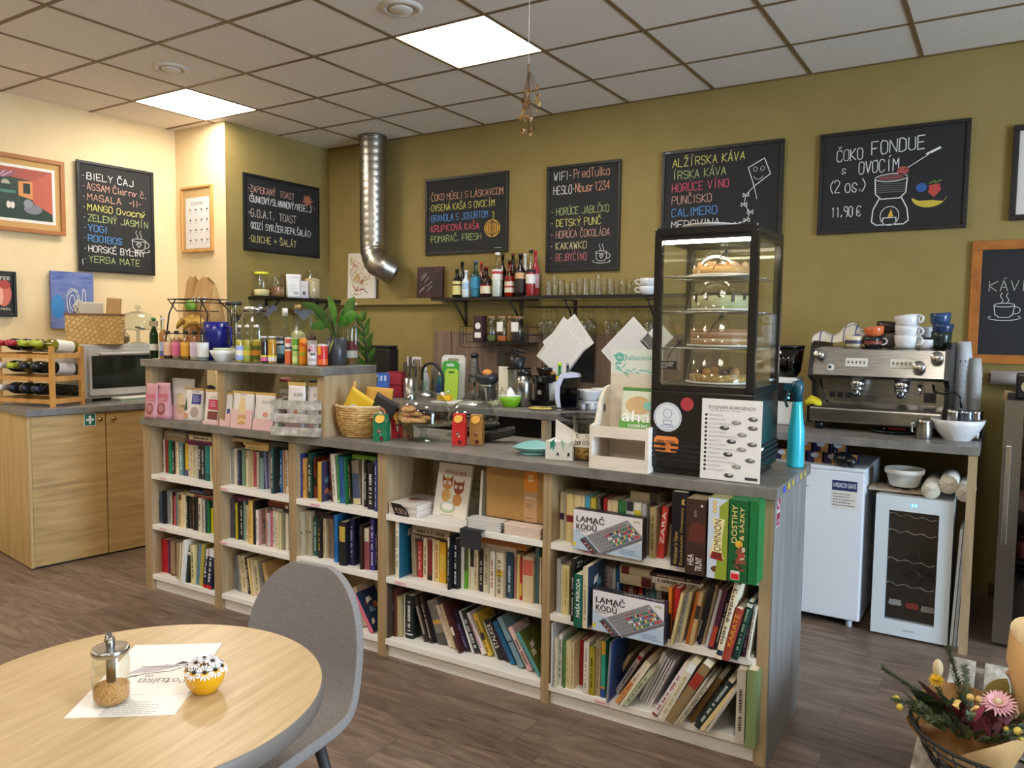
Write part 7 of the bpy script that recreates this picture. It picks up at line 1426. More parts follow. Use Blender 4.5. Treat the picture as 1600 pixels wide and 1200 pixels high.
b = MB(); b.prism([(-.062, .0), (-.082, h*.35), (-.08, h*.7), (-.05, h*.95), (.0, h), (.06, h*.96), (.065, h*.88), (-.03, h*.84), (-.052, h*.6), (-.052, h*.3), (-.04, 0)], -.045, .045, M('#c8c8dc', .3)); b.build('handle_and_lid', t); b = MB(); b.prism([(-.038, .004), (.055, .004), (.062, h*.87), (-.028, h*.83), (-.05, h*.6), (-.05, h*.3)], -.042, .042, glass('#8a8c96', .25)); b.build('clear_body', t); MB().box(-.03, .05, -.036, .036, .006, h*.38, M('#2e3036', .2)).build('filter_cartridge', t)
p, m_ = bk(846, 641, .06); t = thing('plate', 'yellow plate with a knife lying on the back worktop', 'plate', tuple(p)); MB().lathe([(0, 0), (.05, 0), (.085, .008), (.083, .011), (.05, .003), (0, .003)], M('#d8c070', .35), 24).build('plate_body', t); b = MB(); b.box(-.0, .16, -.012, -.001, .014, .017, STEEL); b.box(.08, .17, -.014, .0, .012, .02, M('#2a2622', .4)); b.build('knife', t)
p, m_ = bk(910, 655, .08); tag(MB().lathe([(0, 0), (.11, 0), (.14, .012), (.137, .015), (.11, .004), (0, .004)], M('#141416', .25), 28).build('serving_tray', None, tuple(p)), 'round black tray at the front of the back worktop', 'tray')
for k, (px, py) in enumerate(((921, 641), (941, 639))):
    p, m_ = bk(px, py, .06); t = thing('fondue_burner', 'white ceramic fondue burner and bowl, %s of the pair' % ('left', 'right')[k], 'fondue set', tuple(p), 0, 'white fondue burners'); h = 31*m_; Wc = M('#dcdad8', .25); b = MB()
    for a in (45, 135, 225, 315): x, y = .04*math.cos(math.radians(a)), .04*math.sin(math.radians(a)); b.tube([(x*1.1, y*1.1, 0), (x, y, h*.35)], [.02, .022], Wc, 8)
    b.lathe([(.058, h*.32), (.062, h*.38), (.056, h*.44), (.03, h*.44)], Wc, 20); b.build('burner', t); MB().shell([(.04, h*.46), (.062, h*.6), (.075, h*.92), (.078, h), (.07, h*.97), (.05, h*.6), (0, h*.5)], Wc, 20).build('bowl', t)
b = MB(); b.box(0, .30, -.02, .02, .0, .04, M('#18181a', .5)); [b.box(.02+.07*k, .06+.07*k, -.03, .02, .04, .06, M('#2a2a2c', .4)) for k in range(4)]; p = WY(905, 612, 5.0); tag(b.build('power_strip', None, (p.x, 5.0, ZB)), 'black rack of small items below the note board', 'rack')
p, m_ = bk(713, 630, .2)
goblet(tuple(bk(722, 618, .05)[0]), .035, .12, False, 'clear glass tumbler between the boards and the juicer', 'glasses on the back worktop', False, GL2); goblet(tuple(bk(731, 620, .05)[0]), .035, .10, False, 'second clear glass tumbler left of the juicer', 'glasses on the back worktop', False, GL2)
# ================================================================== espresso side
EX0, EX1, EY0, EY1 = -.885, -.235, 4.33, 4.86
t = thing('espresso_machine', 'two-group stainless steel espresso machine with black side panels', 'espresso machine', (EX0, EY0, ZB)); W_ = EX1-EX0; D_ = EY1-EY0
prof = lambda pts, x0, x1, mat, nm: (lambda b: (b.prism([(y, z) for y, z in pts], -x1, -x0, mat, Matrix.Rotation(math.radians(90), 4, 'Z')), b.build(nm, t)))(MB())
prof([(0.05, .05), (D_, .05), (D_, .43), (.10, .43), (.04, .42), (-.0, .285), (.02, .27), (.14, .27), (.14, .14), (.05, .12)], .022, W_-.022, STEEL, 'steel_body')
for x in (0, W_-.0215): prof([(-.0, .03), (D_+.01, .03), (D_+.01, .46), (.10, .46), (.03, .43), (-.015, .28), (.02, .26), (.10, .24), (.10, .15), (-.0, .13)], x, x+.0215, M('#151517', .35), 'side_panel')
MB().box(.018, W_-.018, -.03, .137, .042, .118, STEEL, bev=.01).build('drip_tray', t); b = MB(); [b.box(.03, W_-.03, -.02+.014*k, -.012+.014*k, .1185, .122, M('#6a6866', .35, 1)) for k in range(11)]; b.build('tray_grid', t)
for x in (.06, W_-.06):
    for y in (.03, D_-.06): MB().lathe([(.022, 0), (.026, .0415)], BLACK, 12, None, x, y).build('foot', t)
PT = Matrix.Translation((0, .02, .352)) @ Matrix.Rotation(math.radians(-16.5), 4, 'X')
for x in (.23, .44):
    b = MB(); b.box(x-.052, x+.052, -.006, -.001, -.022, .022, M('#dcd8c8', .4), PT); [b.box(x-.045+.019*k, x-.031+.019*k, -.0075, -.006, -.014, .014, M('#c4c0b0', .4), PT) for k in range(5)]; [b.box(x-.042+.019*k, x-.034+.019*k, -.0082, -.0075, -.004, .004, BLACK, PT) for k in range(5)]; b.build('button_panel', t)
for x, z, r, c2 in ((.05, .03, .026, '#c8c4bc'), (W_-.055, .03, .028, '#b8b4ac'), (W_-.13, -.02, .028, '#b8b4ac')):
    T = PT @ Matrix.Translation((x, 0, z)) @ Matrix.Rotation(math.radians(90), 4, 'X'); b = MB(); b.lathe([(r*.8, 0), (r*.8, .03), (r, .031), (r, .045), (r*.9, .05), (0, .05)], M(c2, .2, 1), 20, T); b.lathe([(r*.82, .001), (r*.82, .029)], BLACK, 16, T); b.build('steam_knob', t)
b = MB(); T = PT @ Matrix.Translation((.105, 0, -.03)) @ Matrix.Rotation(math.radians(90), 4, 'X'); b.lathe([(.02, 0), (.02, .006), (.016, .008), (0, .008)], M('#d0ccc4', .3), 18, T); b.lathe([(.008, .008), (.008, .011), (0, .011)], BLACK, 12, T); b.build('pressure_gauge', t)
for x in (.23, .44):
    b = MB(); b.lathe([(.035, .225), (.038, .24), (.036, .268)], CHROME, 20, None, x, .07); b.lathe([(.032, .205), (.036, .215), (.034, .224)], CHROME, 18, None, x, .07); b.ball((x, .02, .2), .022, CHROME); b.tube([(x, .05, .21), (x, .01, .205), (x+.0, -.04, .195)], [.012, .011, .013], M('#2a2a2c', .3), 8); b.tube([(x-.012, .06, .2), (x-.014, .06, .175)], .006, CHROME, 6); b.tube([(x+.012, .06, .2), (x+.014, .06, .175)], .006, CHROME, 6); b.build('group_head', t)
b = MB(); b.tube([(W_-.07, .06, .25), (W_-.06, .02, .22), (W_-.02, -.02, .215), (W_+.03, -.03, .23), (W_+.055, -.03, .2), (W_+.06, -.03, .15)], .006, M('#3a3a3c', .25, .8), 8); b.build('steam_wand', t); b = MB(); b.tube([(.05, .06, .26), (.07, .02, .2), (.09, .0, .17), (.10, .0, .14)], .006, M('#3a3a3c', .25, .8), 8); b.build('steam_wand', t); b = MB(); b.tube([(W_-.13, .06, .25), (W_-.13, .05, .2)], .009, CHROME, 8); b.build('water_spout', t)
b = MB(); [b.box(.085+.04*k, .112+.04*k, .132, .139, .16, .19, M('#1c1c1e', .4)) for k in range(3)]; b.box(W_-.115, W_-.06, .132, .139, .155, .205, M('#26262a', .35)); b.box(W_-.105, W_-.07, .130, .132, .165, .195, M('#1a1416', .3)); [b.box(.27+.012*i, .276+.012*i, .137, .1395, .15+.01*j, .155+.01*j, BLACK) for i in range(4) for j in range(3)]; b.build('switches', t)
ZE = ZB+.4305
def top(px, py, y): p = WY(px, py, y); return (p.x, y, ZE)
cv = MB(); nx, ny = 26, 12; vs = []
for j in range(ny+1):
    for i in range(nx+1):
        u, v = i/nx, j/ny; hump = .03+.055*math.exp(-((u-.62)/.25)**2)+.025*math.exp(-((u-.15)/.15)**2); z = hump*math.sin(math.pi*min(.999, .12+v*.76))**.5+.006*math.sin(9*u+4*v); vs.append((-.04+.30*u, -.00+.20*v+.015*math.sin(5*u), 1.45*max(.002, z*(.45+.55*math.sin(math.pi*v)) if v in (0, 1) else z)-(.06*(1-v)*max(0, .35-u) if 0 else 0)))
def towel_mat():
    m, t2, b2 = nodes('checked_towel'); tc = t2.nodes.new('ShaderNodeTexCoord'); br = t2.nodes.new('ShaderNodeTexBrick'); br.offset = 0; br.inputs['Scale'].default_value = 1; br.inputs['Brick Width'].default_value = .06; br.inputs['Row Height'].default_value = .05; br.inputs['Mortar Size'].default_value = .004; br.inputs['Color1'].default_value = C('#dcd8c8'); br.inputs['Color2'].default_value = C('#e0dcd0'); br.inputs['Mortar'].default_value = C('#6a70a0'); t2.links.new(tc.outputs['Object'], br.inputs[0]); t2.links.new(br.outputs[0], b2.inputs['Base Color']); b2.inputs['Roughness'].default_value = .9; return m
cv.add(vs, [(j*(nx+1)+i, j*(nx+1)+i+1, (j+1)*(nx+1)+i+1, (j+1)*(nx+1)+i) for j in range(ny) for i in range(nx)], towel_mat(), True); p = WY(1280, 540, 4.5); tag(cv.build('kitchen_towel', None, (p.x, 4.5, ZE)), 'blue checked white kitchen towel thrown over the espresso machine', 'towel')
for px, r, h, col, inner, y, z, tl, ha, lab, bd, hd in (
 (1334, .047, .058, '#d8c8a4', None, 4.45, 0, None, 0, 'cream patterned cup on the left of the espresso machine top', '#4a4a58', False), (1363, .047, .055, '#1c1a1c', '#dcdad6', 4.45, 0, None, 0, 'black floral cup with white handle under the orange cup', '#8a4a3a', True),
 (1366, .05, .05, '#d06a3c', '#dcdad6', 4.45, .057, (0, math.radians(8), math.pi), 0, 'orange cup with white handle stacked tilted on the black floral cup', None, True), (1385, .05, .075, '#6a6664', None, 4.52, 0, None, 0, 'dark grey tumbler cup supporting a brown cup', None, False), (1384, .052, .055, '#3a302c', None, 4.52, .077, (math.radians(6), math.radians(5), 0), 0, 'dark brown cup stacked on the grey tumbler cup', None, False),
 (1416, .060, .066, '#dedcda', None, 4.46, 0, None, -.5, 'large white cup at the bottom of the white stack', None, True), (1416, .060, .062, '#dedcda', None, 4.46, .052, (0, math.radians(2), -.5), 0, 'large white cup in the middle of the white stack', None, True), (1417, .060, .062, '#dedcda', None, 4.46, .104, (0, math.radians(-7), -.5), 0, 'large white cup tilted on top of the white stack', None, True),
 (1446, .042, .045, '#d8d6d4', None, 4.46, 0, None, 0, 'small white espresso cup between the white stack and blue cups', None, True), (1444, .05, .055, '#d4d2d0', None, 4.60, .055, None, 2.6, 'white cup set behind on another cup near the blue cups', None, True), (1447, .05, .054, '#26282a', None, 4.60, 0, None, 0, 'dark cup under the rear white cup near the blue stack', None, False),
 (1470, .047, .085, '#1e2a24', None, 4.47, 0, None, 0, 'dark green cup at the bottom of the blue stack', None, False), (1470, .048, .068, '#1e3458', None, 4.47, .06, (0, math.radians(5), 0), 0, 'glossy blue cup in the middle of the right stack', None, False), (1468, .047, .066, '#2a4668', None, 4.47, .112, (0, math.radians(-3), 0), 0, 'blue-grey cup on top of the right stack', None, False)):
    x, y, zz = top(px, 545, y); cup((x, y, zz+z), r, h, col, lab, ha, 'cups on the espresso machine', tl, inner, 'cup', .74, hd, bd)
p, m_ = bk(1266, 640, .0); b = MB(); rr = random.Random(2); P = [(x, y, z) for x, y, z in ((0, 0, .02), (.03, -.01, .035), (.06, .0, .02), (.05, .03, .03), (.02, .02, .045), (.0, .03, .02))]; b.tube(P, .018, M('#d0c020', .85), 8); p = WY(1262, 628, 4.31); tag(b.build('dish_cloth', None, (EX0+.0, 4.325, ZB+.112)), 'crumpled yellow cloth on the left of the espresso machine drip tray', 'cloth')
# grinders left of machine
p = WY(1237, 640, 4.45); t = thing('coffee_grinder', 'white and black coffee grinder with a touch display left of the espresso machine', 'grinder', (p.x-.03, 4.45, ZB)); b = MB(); b.box(-.07, .07, -.08, .08, 0, .26, M('#d4d2ce', .35), bev=.015); b.build('white_body', t); MB().box(-.03, .055, -.083, -.081, .13, .23, M('#101216', .2)).build('touch_display', t); a = MB(); [a.disc(.03, .15+.022*k, .006, -.0835, M('#5ab0e0', .4, em=1.0), 10) for k in range(4)]; a.build('display_icons', t); MB().shell([(.05, .26), (.07, .29), (.085, .42), (.08, .42)], glass('#6a5a4c', .25), 20).build('hopper', t); MB().lathe([(.088, .42), (.088, .432), (0, .434)], BLACK, 20).build('hopper_lid', t); MB().lathe([(.048, .262), (.066, .292), (.072, .34), (0, .35)], mottled('coffee_beans', [(.4, '#1c100c'), (.6, '#3a2218')], 60), 18).build('beans', t)
# plate, pitcher, bowl
p, m_ = on(1392, 677, ZB, .05); t = thing('plate', 'dark teal plate with a red lighter in front of the espresso machine', 'plate', tuple(p)); MB().lathe([(0, 0), (.06, 0), (.115, .010), (.112, .014), (.06, .004), (0, .004)], M('#1c3436', .2), 26).build('plate_body', t); b = MB(); b.box(-.01, .075, -.02, -.002, .0142, .028, M('#c01c24', .35), bev=.004); b.build('red_lighter', t); b = MB(); b.ball((-.03, -.01, .018), .01, CHROME); b.build('metal_piece', t)
p, m_ = on(1443, 687, ZB, .05); t = thing('milk_pitcher', 'small steel milk pitcher with a cutaway grip, left of the white bowl', 'pitcher', tuple(p)); h = 30*m_; MB().shell([(.036, 0), (.037, .003), (.036, h*.5), (.031, h*.85), (.034, h), (.03, h), (.03, .006), (0, .006)], STEEL, 22).build('body', t); MB().tube([(-.033, -.01, h*.85), (-.052, -.02, h*.8), (-.052, -.02, h*.35), (-.034, -.01, h*.3)], .005, STEEL, 7).build('handle', t)
p, m_ = on(1495, 690, ZB, .08); t = thing('bowl', 'large dimpled white bowl on the right end of the back worktop', 'bowl', tuple(p)); r = 38.5*m_; h = 33*m_; b = MB(); n = 40; vs = []; pr = [(.5, 0), (.52, .05), (.62, .18), (.8, .45), (.93, .75), (1, 1.0), (.96, 1.0), (.7, .45), (.4, .12), (0, .1)]
for q, z in pr:
    for k in range(n): a = 2*math.pi*k/n; vs.append((r*q*math.cos(a), r*q*math.sin(a), h*z))
b.add(vs, [(i*n+k, i*n+(k+1) % n, (i+1)*n+(k+1) % n, (i+1)*n+k) for i in range(len(pr)-1) for k in range(n)], mottled('dimpled_white_glaze', [(.3, '#d4d2d0'), (.7, '#e0dedc')], 60, (1, 1, 1), .3, 2, .4), True); b.build('bowl_body', t); bw = p
for k, (dx, dy, c2) in enumerate(((-.02, .01, '#b8b4ae'), (.035, -.0, '#8a98a8'), (.07, .03, '#a8a4a0'))):
    q = bw+V((dx, dy, .012)); t = thing('milk_pitcher', 'steel milk pitcher standing in the white bowl, %s one' % ('left', 'middle', 'right')[k], 'pitcher', tuple(q), 0, 'pitchers in the white bowl'); MB().shell([(.03, 0), (.034, .05), (.03, .115), (.033, .13), (.028, .13), (.025, .01), (0, .01)], M(c2, .2, 1), 20).build('body', t)
def cupstack(px, py, topy, wpx, n, lab, z=ZB, col='#c8c8c8', logo=None):
    p, m_ = on(px, py, z, .05); r = wpx*.5*m_; h = (py-topy)*m_; t = thing('paper_cup_stack', lab, 'paper cups', tuple(p)); ch = .10; step = (h-ch)/max(1, n-1)
    for k in range(n):
        b = MB(); z0 = step*k; b.shell([(r, z0), (r*1.02, z0+.004), (r*.75, z0+ch), (0, z0+ch)], M(col, .5), 18); c = b.build('paper_cup', t)
    if logo: a = MB(); a.rect(-.014, .014, h*.72, h*.79, -r*.93, M('#2a2a2a')); a.build('printed_logo', t)
cupstack(1500, 670, 534, 24, 14, 'tall stack of upturned white paper cups right of the espresso machine', ZB, '#c4c4c4', True); cupstack(1519, 672, 560, 20, 10, 'shorter stack of upturned paper cups beside the tall stack', ZB, '#b8b6b0', False)
# paper roll on the wall
p = WY(1548, 590, 5.0); t = thing('paper_roll', 'white roll of paper on the wall under the orange-framed board', 'paper roll', (p.x, 4.99, p.z)); T = Matrix.Rotation(math.radians(90), 4, 'Y'); MB().lathe([(.04, 0), (.04, .34)], M('#d4d0d0', .7), 20, T).build('roll', t); b = MB(); b.box(.08, .3, -.06, -.055, -.10, -.045, M('#c89a6a', .7), Matrix.Rotation(.2, 4, 'Y')); b.build('kraft_sheet', t); MB().box(-.01, .35, .041, .10, -.02, .02, BLACK).build('wall_holder', t)
# fridge and wine cooler
t = thing('fridge', 'white undercounter fridge with a warranty sticker', 'fridge', (-1.04, 4.10, 0)); FW = M('#dadde2', .35); b = MB(); b.box(0, .482, .045, .55, .03, .80, FW, bev=.006); b.build('cabinet', t); MB().box(0, .482, 0, .043, .045, .785, FW, bev=.008).build('door', t)
for x in (.03, .43): MB().lathe([(.016, 0), (.016, .03)], M('#c8c8c8', .5), 12, None, x, .05).build('foot', t)
a = MB(); a.rect(.335, .45, .69, .74, -.0008, M('#1c2c58')); printed(a, '6 MESIACOV GRATIS', .34, .445, .705, .728, M('#e0e4ec'), -.0014, bold=1); a.rect(.335, .45, .60, .69, -.0008, M('#d8d4c8')); scribble(a, .34, .445, .61, .68, 5, M('#6a6a6a'), -.0014); scribble(a, .18, .24, .69, .70, 1, M('#2a2a2c'), -.0014); a.build('warranty_sticker', t)
for k in range(9):
    row = 0 if k < 5 else 1; i = k if k < 5 else k-5; px = (1252, 1274, 1298, 1321, 1346)[i] if row == 0 else (1300, 1323, 1347, 1360)[i]; x = -.98+.083*i+(.11 if row else 0); z = .8005+.058*row
    if x > -.63: continue
    o = tag(MB().box(-.037, .037, -.03, .03, 0, .057, M('#2a2048', .45)).build('carton', None, (x, 4.24, z)), 'purple and orange carton on the fridge, %s row, %s from the left' % (('lower', 'upper')[row], ORD[i]), 'carton', 'cartons stacked on the fridge'); a = MB(); a.rect(.0, .036, 0, .056, -.031, M('#b88040')); a.poly(arc(0, .038, .02, .013, 0, 360), -.0318, M('#c8ccd4')); a.build('printed_front', o)
b = MB(); b.ball((0, 0, .035), .04, M('#18181a', .3), sx=1.2); b.ball((.04, -.03, .03), .03, M('#1c1c1e', .25)); b.tube([(-.03, 0, .05), (-.05, -.01, .09)], .008, BLACK, 6); tag(b.build('oven_glove', None, (-.67, 4.17, .8005)), 'black glossy glove lying on the fridge in front of the cartons', 'glove')
t = thing('wine_cooler', 'pale grey wine cooler with a dark glass door', 'wine cooler', (-.505, 4.11, 0)); W_ = .33; H_ = .692; FG = M('#ccd4d6', .3); b = MB(); b.box(.004, W_-.004, .042, .48, .0, H_-.004, M('#d8dada', .4)); b.build('cabinet', t)
f = MB(); f.box(0, .058, 0, .04, .012, H_, FG); f.box(W_-.058, W_, 0, .04, .012, H_, FG); f.box(.058, W_-.058, 0, .04, .012, .085, FG); f.box(.058, W_-.058, 0, .04, H_-.07, H_, FG); f.build('door_frame', t); MB().box(.0582, W_-.0582, .012, .015, .0852, H_-.0702, glass('#ecebea', .10)).build('glass_door', t); MB().box(.0585, W_-.0585, .036, .0415, .0855, H_-.0705, M('#1a1a1b', .5)).build('dark_interior', t)
a = MB(); a.rect(.15, .18, H_-.045, H_-.03, -.0008, M('#3a70e0', .4, em=1.5)); printed(a, '11', .157, .173, H_-.042, H_-.033, M('#c8dcff', .4, em=2), -.0014); printed(a, 'KLARSTEIN', .14, .19, .042, .049, M('#3a3c40'), -.0008); a.build('display_and_logo', t)
for k, z in enumerate((.60, .52, .38, .26)):
    b = MB(); b.tube([(.06+i*.0106, .028, z+.006*math.sin(i*1.05)-.012*(i/20)) for i in range(20)], .003, CHROME, 6); b.build('wave_shelf', t)
for x, z, c2, l in ((.10, .15, '#1a1c1a', '#c8c8c4'), (.175, .145, '#201414', '#b04030'), (.24, .14, '#181a18', '#c4c0b8'), (.17, .31, '#15161a', '#8a8a8c'), (.24, .305, '#15161a', '#8a8a8c'), (.17, .40, '#141518', '#5a5a5c'), (.24, .395, '#141518', '#5a5a5c')):
    b = MB(); b.disc(x, z, .034, .032, M(c2, .2), 20); b.line(arc(x, z, .028, .028, 20, 160), .008, .0312, M(l, .5)); (b.rect(x-.026, x+.026, z+.002, z+.03, .0310, M(l, .5)) if z < .2 else None); b.build('wine_bottle_end', t)
b = MB(); b.shell([(.062, 0), (.066, .006), (.08, .06), (.088, .062), (.09, .085), (.084, .085), (.07, .03), (0, .012)], M('#dcd8cc', .4), 24); tag(b.build('plant_saucer_bowl', None, (-.40, 4.24, .724)), 'cream ceramic bowl with a thick rim on the egg tray over the wine cooler', 'bowl')
b = MB(); vs = []; n = 20
for j in range(9):
    for i in range(n+1): vs.append((-.12+.24*i/n, -.07+.14*j/8, .012+.010*math.sin(i*1.26)*math.sin(j*1.57)))
b.box(-.12, .12, -.07, .07, .0, .012, M('#a8947c', .9)); b.add(vs, [(j*(n+1)+i, j*(n+1)+i+1, (j+1)*(n+1)+i+1, (j+1)*(n+1)+i) for j in range(8) for i in range(n)], M('#a8947c', .9), True); tag(b.build('egg_tray', None, (-.43, 4.25, .6965)), 'brown cardboard egg tray on the wine cooler', 'tray')
for k, (x, z) in enumerate(((-.275, .733), (-.205, .765), (-.135, .735))):
    t = thing('lid_sleeve', 'roll of white cup lids lying on the wine cooler, %s of three' % ('left', 'middle and highest', 'right')[k], 'cup lids', (x, 4.13, z), 0, 'rolls of cup lids over the wine cooler'); T = Matrix.Rotation(math.radians(-90), 4, 'X'); MB().lathe([(.041, 0), (.041, .32)], M('#d8d2c4', .6), 22, T).build('sleeve', t); b = MB(); b.lathe([(.037, -.004), (.039, 0), (.036, .001), (0, .001)], M('#e0d8c4', .5), 22, T); [b.tube([(-.03, -.005, -.02+.02*i), (.03, -.005, .02-.012*i)], .0012, M('#c8bca4'), 4) for i in range(3)]; b.build('end_lid', t)
for k in range(3): tag(MB().box(0, .012, 0, .42, 0, .56+.03*k, M('#8a7e70' if k % 2 else '#a09484', .8)).build('folded_carton', None, (-.168+.015*k, 4.16, .001), 0, (0, math.radians(2), 0)), 'folded grey cardboard carton between the wine cooler and the end post, %s' % ('left', 'middle', 'right')[k], 'carton', 'folded cartons beside the wine cooler')
# drinks fridge at the right edge
DX, DY = .0, 4.26; t = thing('drinks_fridge', 'stainless framed drinks fridge with glass door at the right edge', 'drinks fridge', (DX, DY, 0)); DH = 1.165; b = MB(); KB = M('#1c1c1e', .6); b.box(.01, .04, .052, .6, .0, DH, KB); b.box(.04, .58, .57, .6, .0, DH, KB); b.box(.57, .60, .052, .57, 0, DH, KB); b.box(.04, .57, .052, .57, 0, .06, KB); b.box(.04, .57, .052, .57, DH-.04, DH, KB); b.build('cabinet', t)
f = MB(); SD = M('#8a8680', .35, 1); f.box(0, .075, 0, .05, .02, DH, SD); f.box(.535, .61, 0, .05, .02, DH, SD); f.box(.075, .535, 0, .05, .02, .085, SD); f.box(.075, .535, 0, .05, DH-.06, DH, SD); f.build('door_frame', t); MB().box(.0752, .5348, .02, .024, .0852, DH-.0602, glass('#e4e4e4', .1)).build('glass_door', t); MB().box(.012, .036, -.035, -.015, .50, .96, M('#c4c2be', .25, 1), bev=.004).build('handle', t); b = MB(); b.box(.016, .032, -.0148, -.0002, .52, .54, STEEL); b.box(.016, .032, -.0148, -.0002, .92, .94, STEEL); b.build('handle_posts', t)
for z in (.09, .40, .62, .78, .93):
    b = MB(); b.tube([(.05, .075, z), (.56, .075, z)], .004, CHROME, 6); b.box(.045, .565, .07, .56, z-.004, z-.001, M('#6a6866', .3, .8)); b.build('wire_shelf', t)
for x, z, r, h, c2, lid, lab in ((.12, .935, .05, .12, '#5a7a6a', '#2a6a4a', 'jar of green contents on the top shelf of the drinks fridge'), (.12, .785, .05, .11, '#a08a5a', '#c8b070', 'jar of tan contents on the second shelf of the drinks fridge'), (.11, .625, .042, .13, '#a82a2a', '#8a1c1c', 'red jar on the middle shelf of the drinks fridge, left'), (.205, .625, .042, .12, '#c0442a', '#2a2a2a', 'orange-red jar on the middle shelf of the drinks fridge, right'), (.11, .405, .045, .1, '#6a2420', '#3a1a18', 'dark red jar on the lower shelf of the drinks fridge'), (.21, .405, .045, .1, '#8a8a30', '#c8b820', 'yellow-green jar on the lower shelf of the drinks fridge')): lidded_jar((DX+x, DY+.14, z), r, h, .85, c2, lid, lab)
for k, x in enumerate((.12, .22)): bottle((DX+x, DY+.16, .095), .27, .036, glass('#8a9498', .25), 'clear bottle at the bottom of the drinks fridge, %s' % ('left', 'right')[k], '#4a5054', '#2c3236', .8, None, .36, .6, 'clear bottles in the drinks fridge')
b = MB(); b.box(0, .2, 0, .15, 0, .12, M('#141416', .3), bev=.01); b.disc(.05, .06, .03, -.001, CHROME, 16); tag(b.build('small_appliance', None, (DX+.04, DY+.1, DH+.001)), 'small black appliance standing on the drinks fridge', 'appliance')
# ================================================================== left: cabinet, wine rack, small oven
CA = math.atan2(.626, .09); A0 = V((-4.843, 2.358, 0)); CD = V((math.cos(CA), math.sin(CA), 0)); CN = V((math.sin(CA), -math.cos(CA), 0))
t = thing('cabinet', 'low oak cabinet with two doors and a first-aid sign at the left', 'cabinet', tuple(A0), CA)
MB().box(0, 1.48, .02, .92, .012, .918, WOOD_S).build('carcass', t); MB().box(.01, 1.47, .03, .9, 0, .012, BLACK).build('plinth', t); MB().box(-.018, -.0005, 0, .92, .008, .918, WOOD_S).build('side_panel', t)
for k, (a, b_) in enumerate(((.001, .421), (.427, .95), (.956, 1.475))):
    d = MB().box(a, b_, 0, .0195, .012, .914, WOOD_H, bev=.0015).build('door', t)
    x = (.385, .468, 1.0)[k]; MB().lathe([(.006, 0), (.006, .012), (.013, .014), (.013, .02), (0, .022)], M('#b89858', .2, 1), 14, Matrix.Translation((x, 0, .872)) @ Matrix.Rotation(math.radians(90), 4, 'X')).build('knob', d)
o = MB(); o.box(0, .07, -.001, 0, 0, .078, M('#d8dcd8', .5)); o.rect(.004, .066, .004, .074, -.0014, M('#126a58')); o.rect(.028, .042, .014, .064, -.002, M('#e4e8e4')); o.rect(.012, .058, .032, .046, -.0024, M('#e4e8e4')); tag(o.build('first_aid_sign', None, tuple(A0+CD*.295+CN*.0012+V((0, 0, .834))), CA), 'green first-aid sign with a white cross on the cabinet door', 'sign')
tag(MB().box(-.03, 1.49, -.022, .93, .9185, .957, STONE, bev=.003).build('countertop', None, tuple(A0), CA), 'grey laminate top on the low oak cabinet at the left', 'countertop')
RP = V((-4.875, 2.515, ZC)); RZ = math.radians(13); RX = V((math.cos(RZ), math.sin(RZ), 0)); RY = V((-math.sin(RZ), math.cos(RZ), 0))
t = thing('wine_rack', 'pine wine rack of three tiers on the low cabinet', 'wine rack', tuple(RP), RZ); WR = .44; RD_ = .21; RH = .37; tiers = (.028, .165, .303)
for x in (0, -WR):
    for y in (0, RD_): MB().box(x-.026, x, y-.012, y+.012, 0, RH, PINE, bev=.002).build('post', t)
for z in tiers:
    for y in (0, RD_): MB().box(-WR+.0005, -.0265, y-.009, y+.009, z-.008, z+.016, PINE).build('rail', t)
    for x in (-.024, -WR-.024): MB().box(x, x+.02, .0125, RD_-.0125, z-.008, z+.022, PINE).build('side_rail', t)
DKG = M('#121610', .12); PALE = glass('#c8c888', .25)
row = [[('#b02838', DKG, '#d8d4cc'), ('#a82438', DKG, '#d8d4cc'), ('#a8b030', PALE, '#e0dcd0'), ('#a8b030', PALE, '#dcd8c8')], [('#d8d4d0', DKG, None), ('#a8b030', PALE, '#d8d0c0'), ('#22242c', DKG, None), ('#1c1c20', DKG, '#d0ccc8')], [('#d4d0cc', DKG, None), ('#1c2434', DKG, '#c0bcb4'), ('#1c2434', DKG, None), ('#1c2434', DKG, None)]]
for j, z in enumerate(tiers[::-1]):
    for k in range(4):
        cap, gm, lb = row[j][k]; xx = -WR+.035+.1*k; q = RP+RX*xx+RY*.255+V((0, 0, z+.016+.038))
        what = ('dark', 'red foil') if cap[1] in 'ab' and gm is DKG and j == 0 else (('pale', 'yellow-green foil') if gm is PALE else ('dark', 'white foil' if cap[1] == 'd' else 'black foil'))
        bottle(tuple(q), .31, .037, gm, '%s wine bottle with %s in the pine rack, %s from left, %s tier' % (what[0], what[1], ORD[k], ('top', 'middle', 'bottom')[j]), cap, '#b8b060' if gm is PALE else None, .62, (lb, .12, .5) if lb else None, .40, .6, 'wine bottles in the pine rack', 'wine_bottle', (math.radians(84), 0, RZ), None, .2)
p = V((-5.037, 2.795, ZC)); t = thing('mini_oven', 'silver-grey countertop oven with a dark glass door on the low cabinet', 'oven', tuple(p), math.radians(90.5)); OW, OD, OH = .52, .38, .375; SG = M('#c8c6c2', .4)
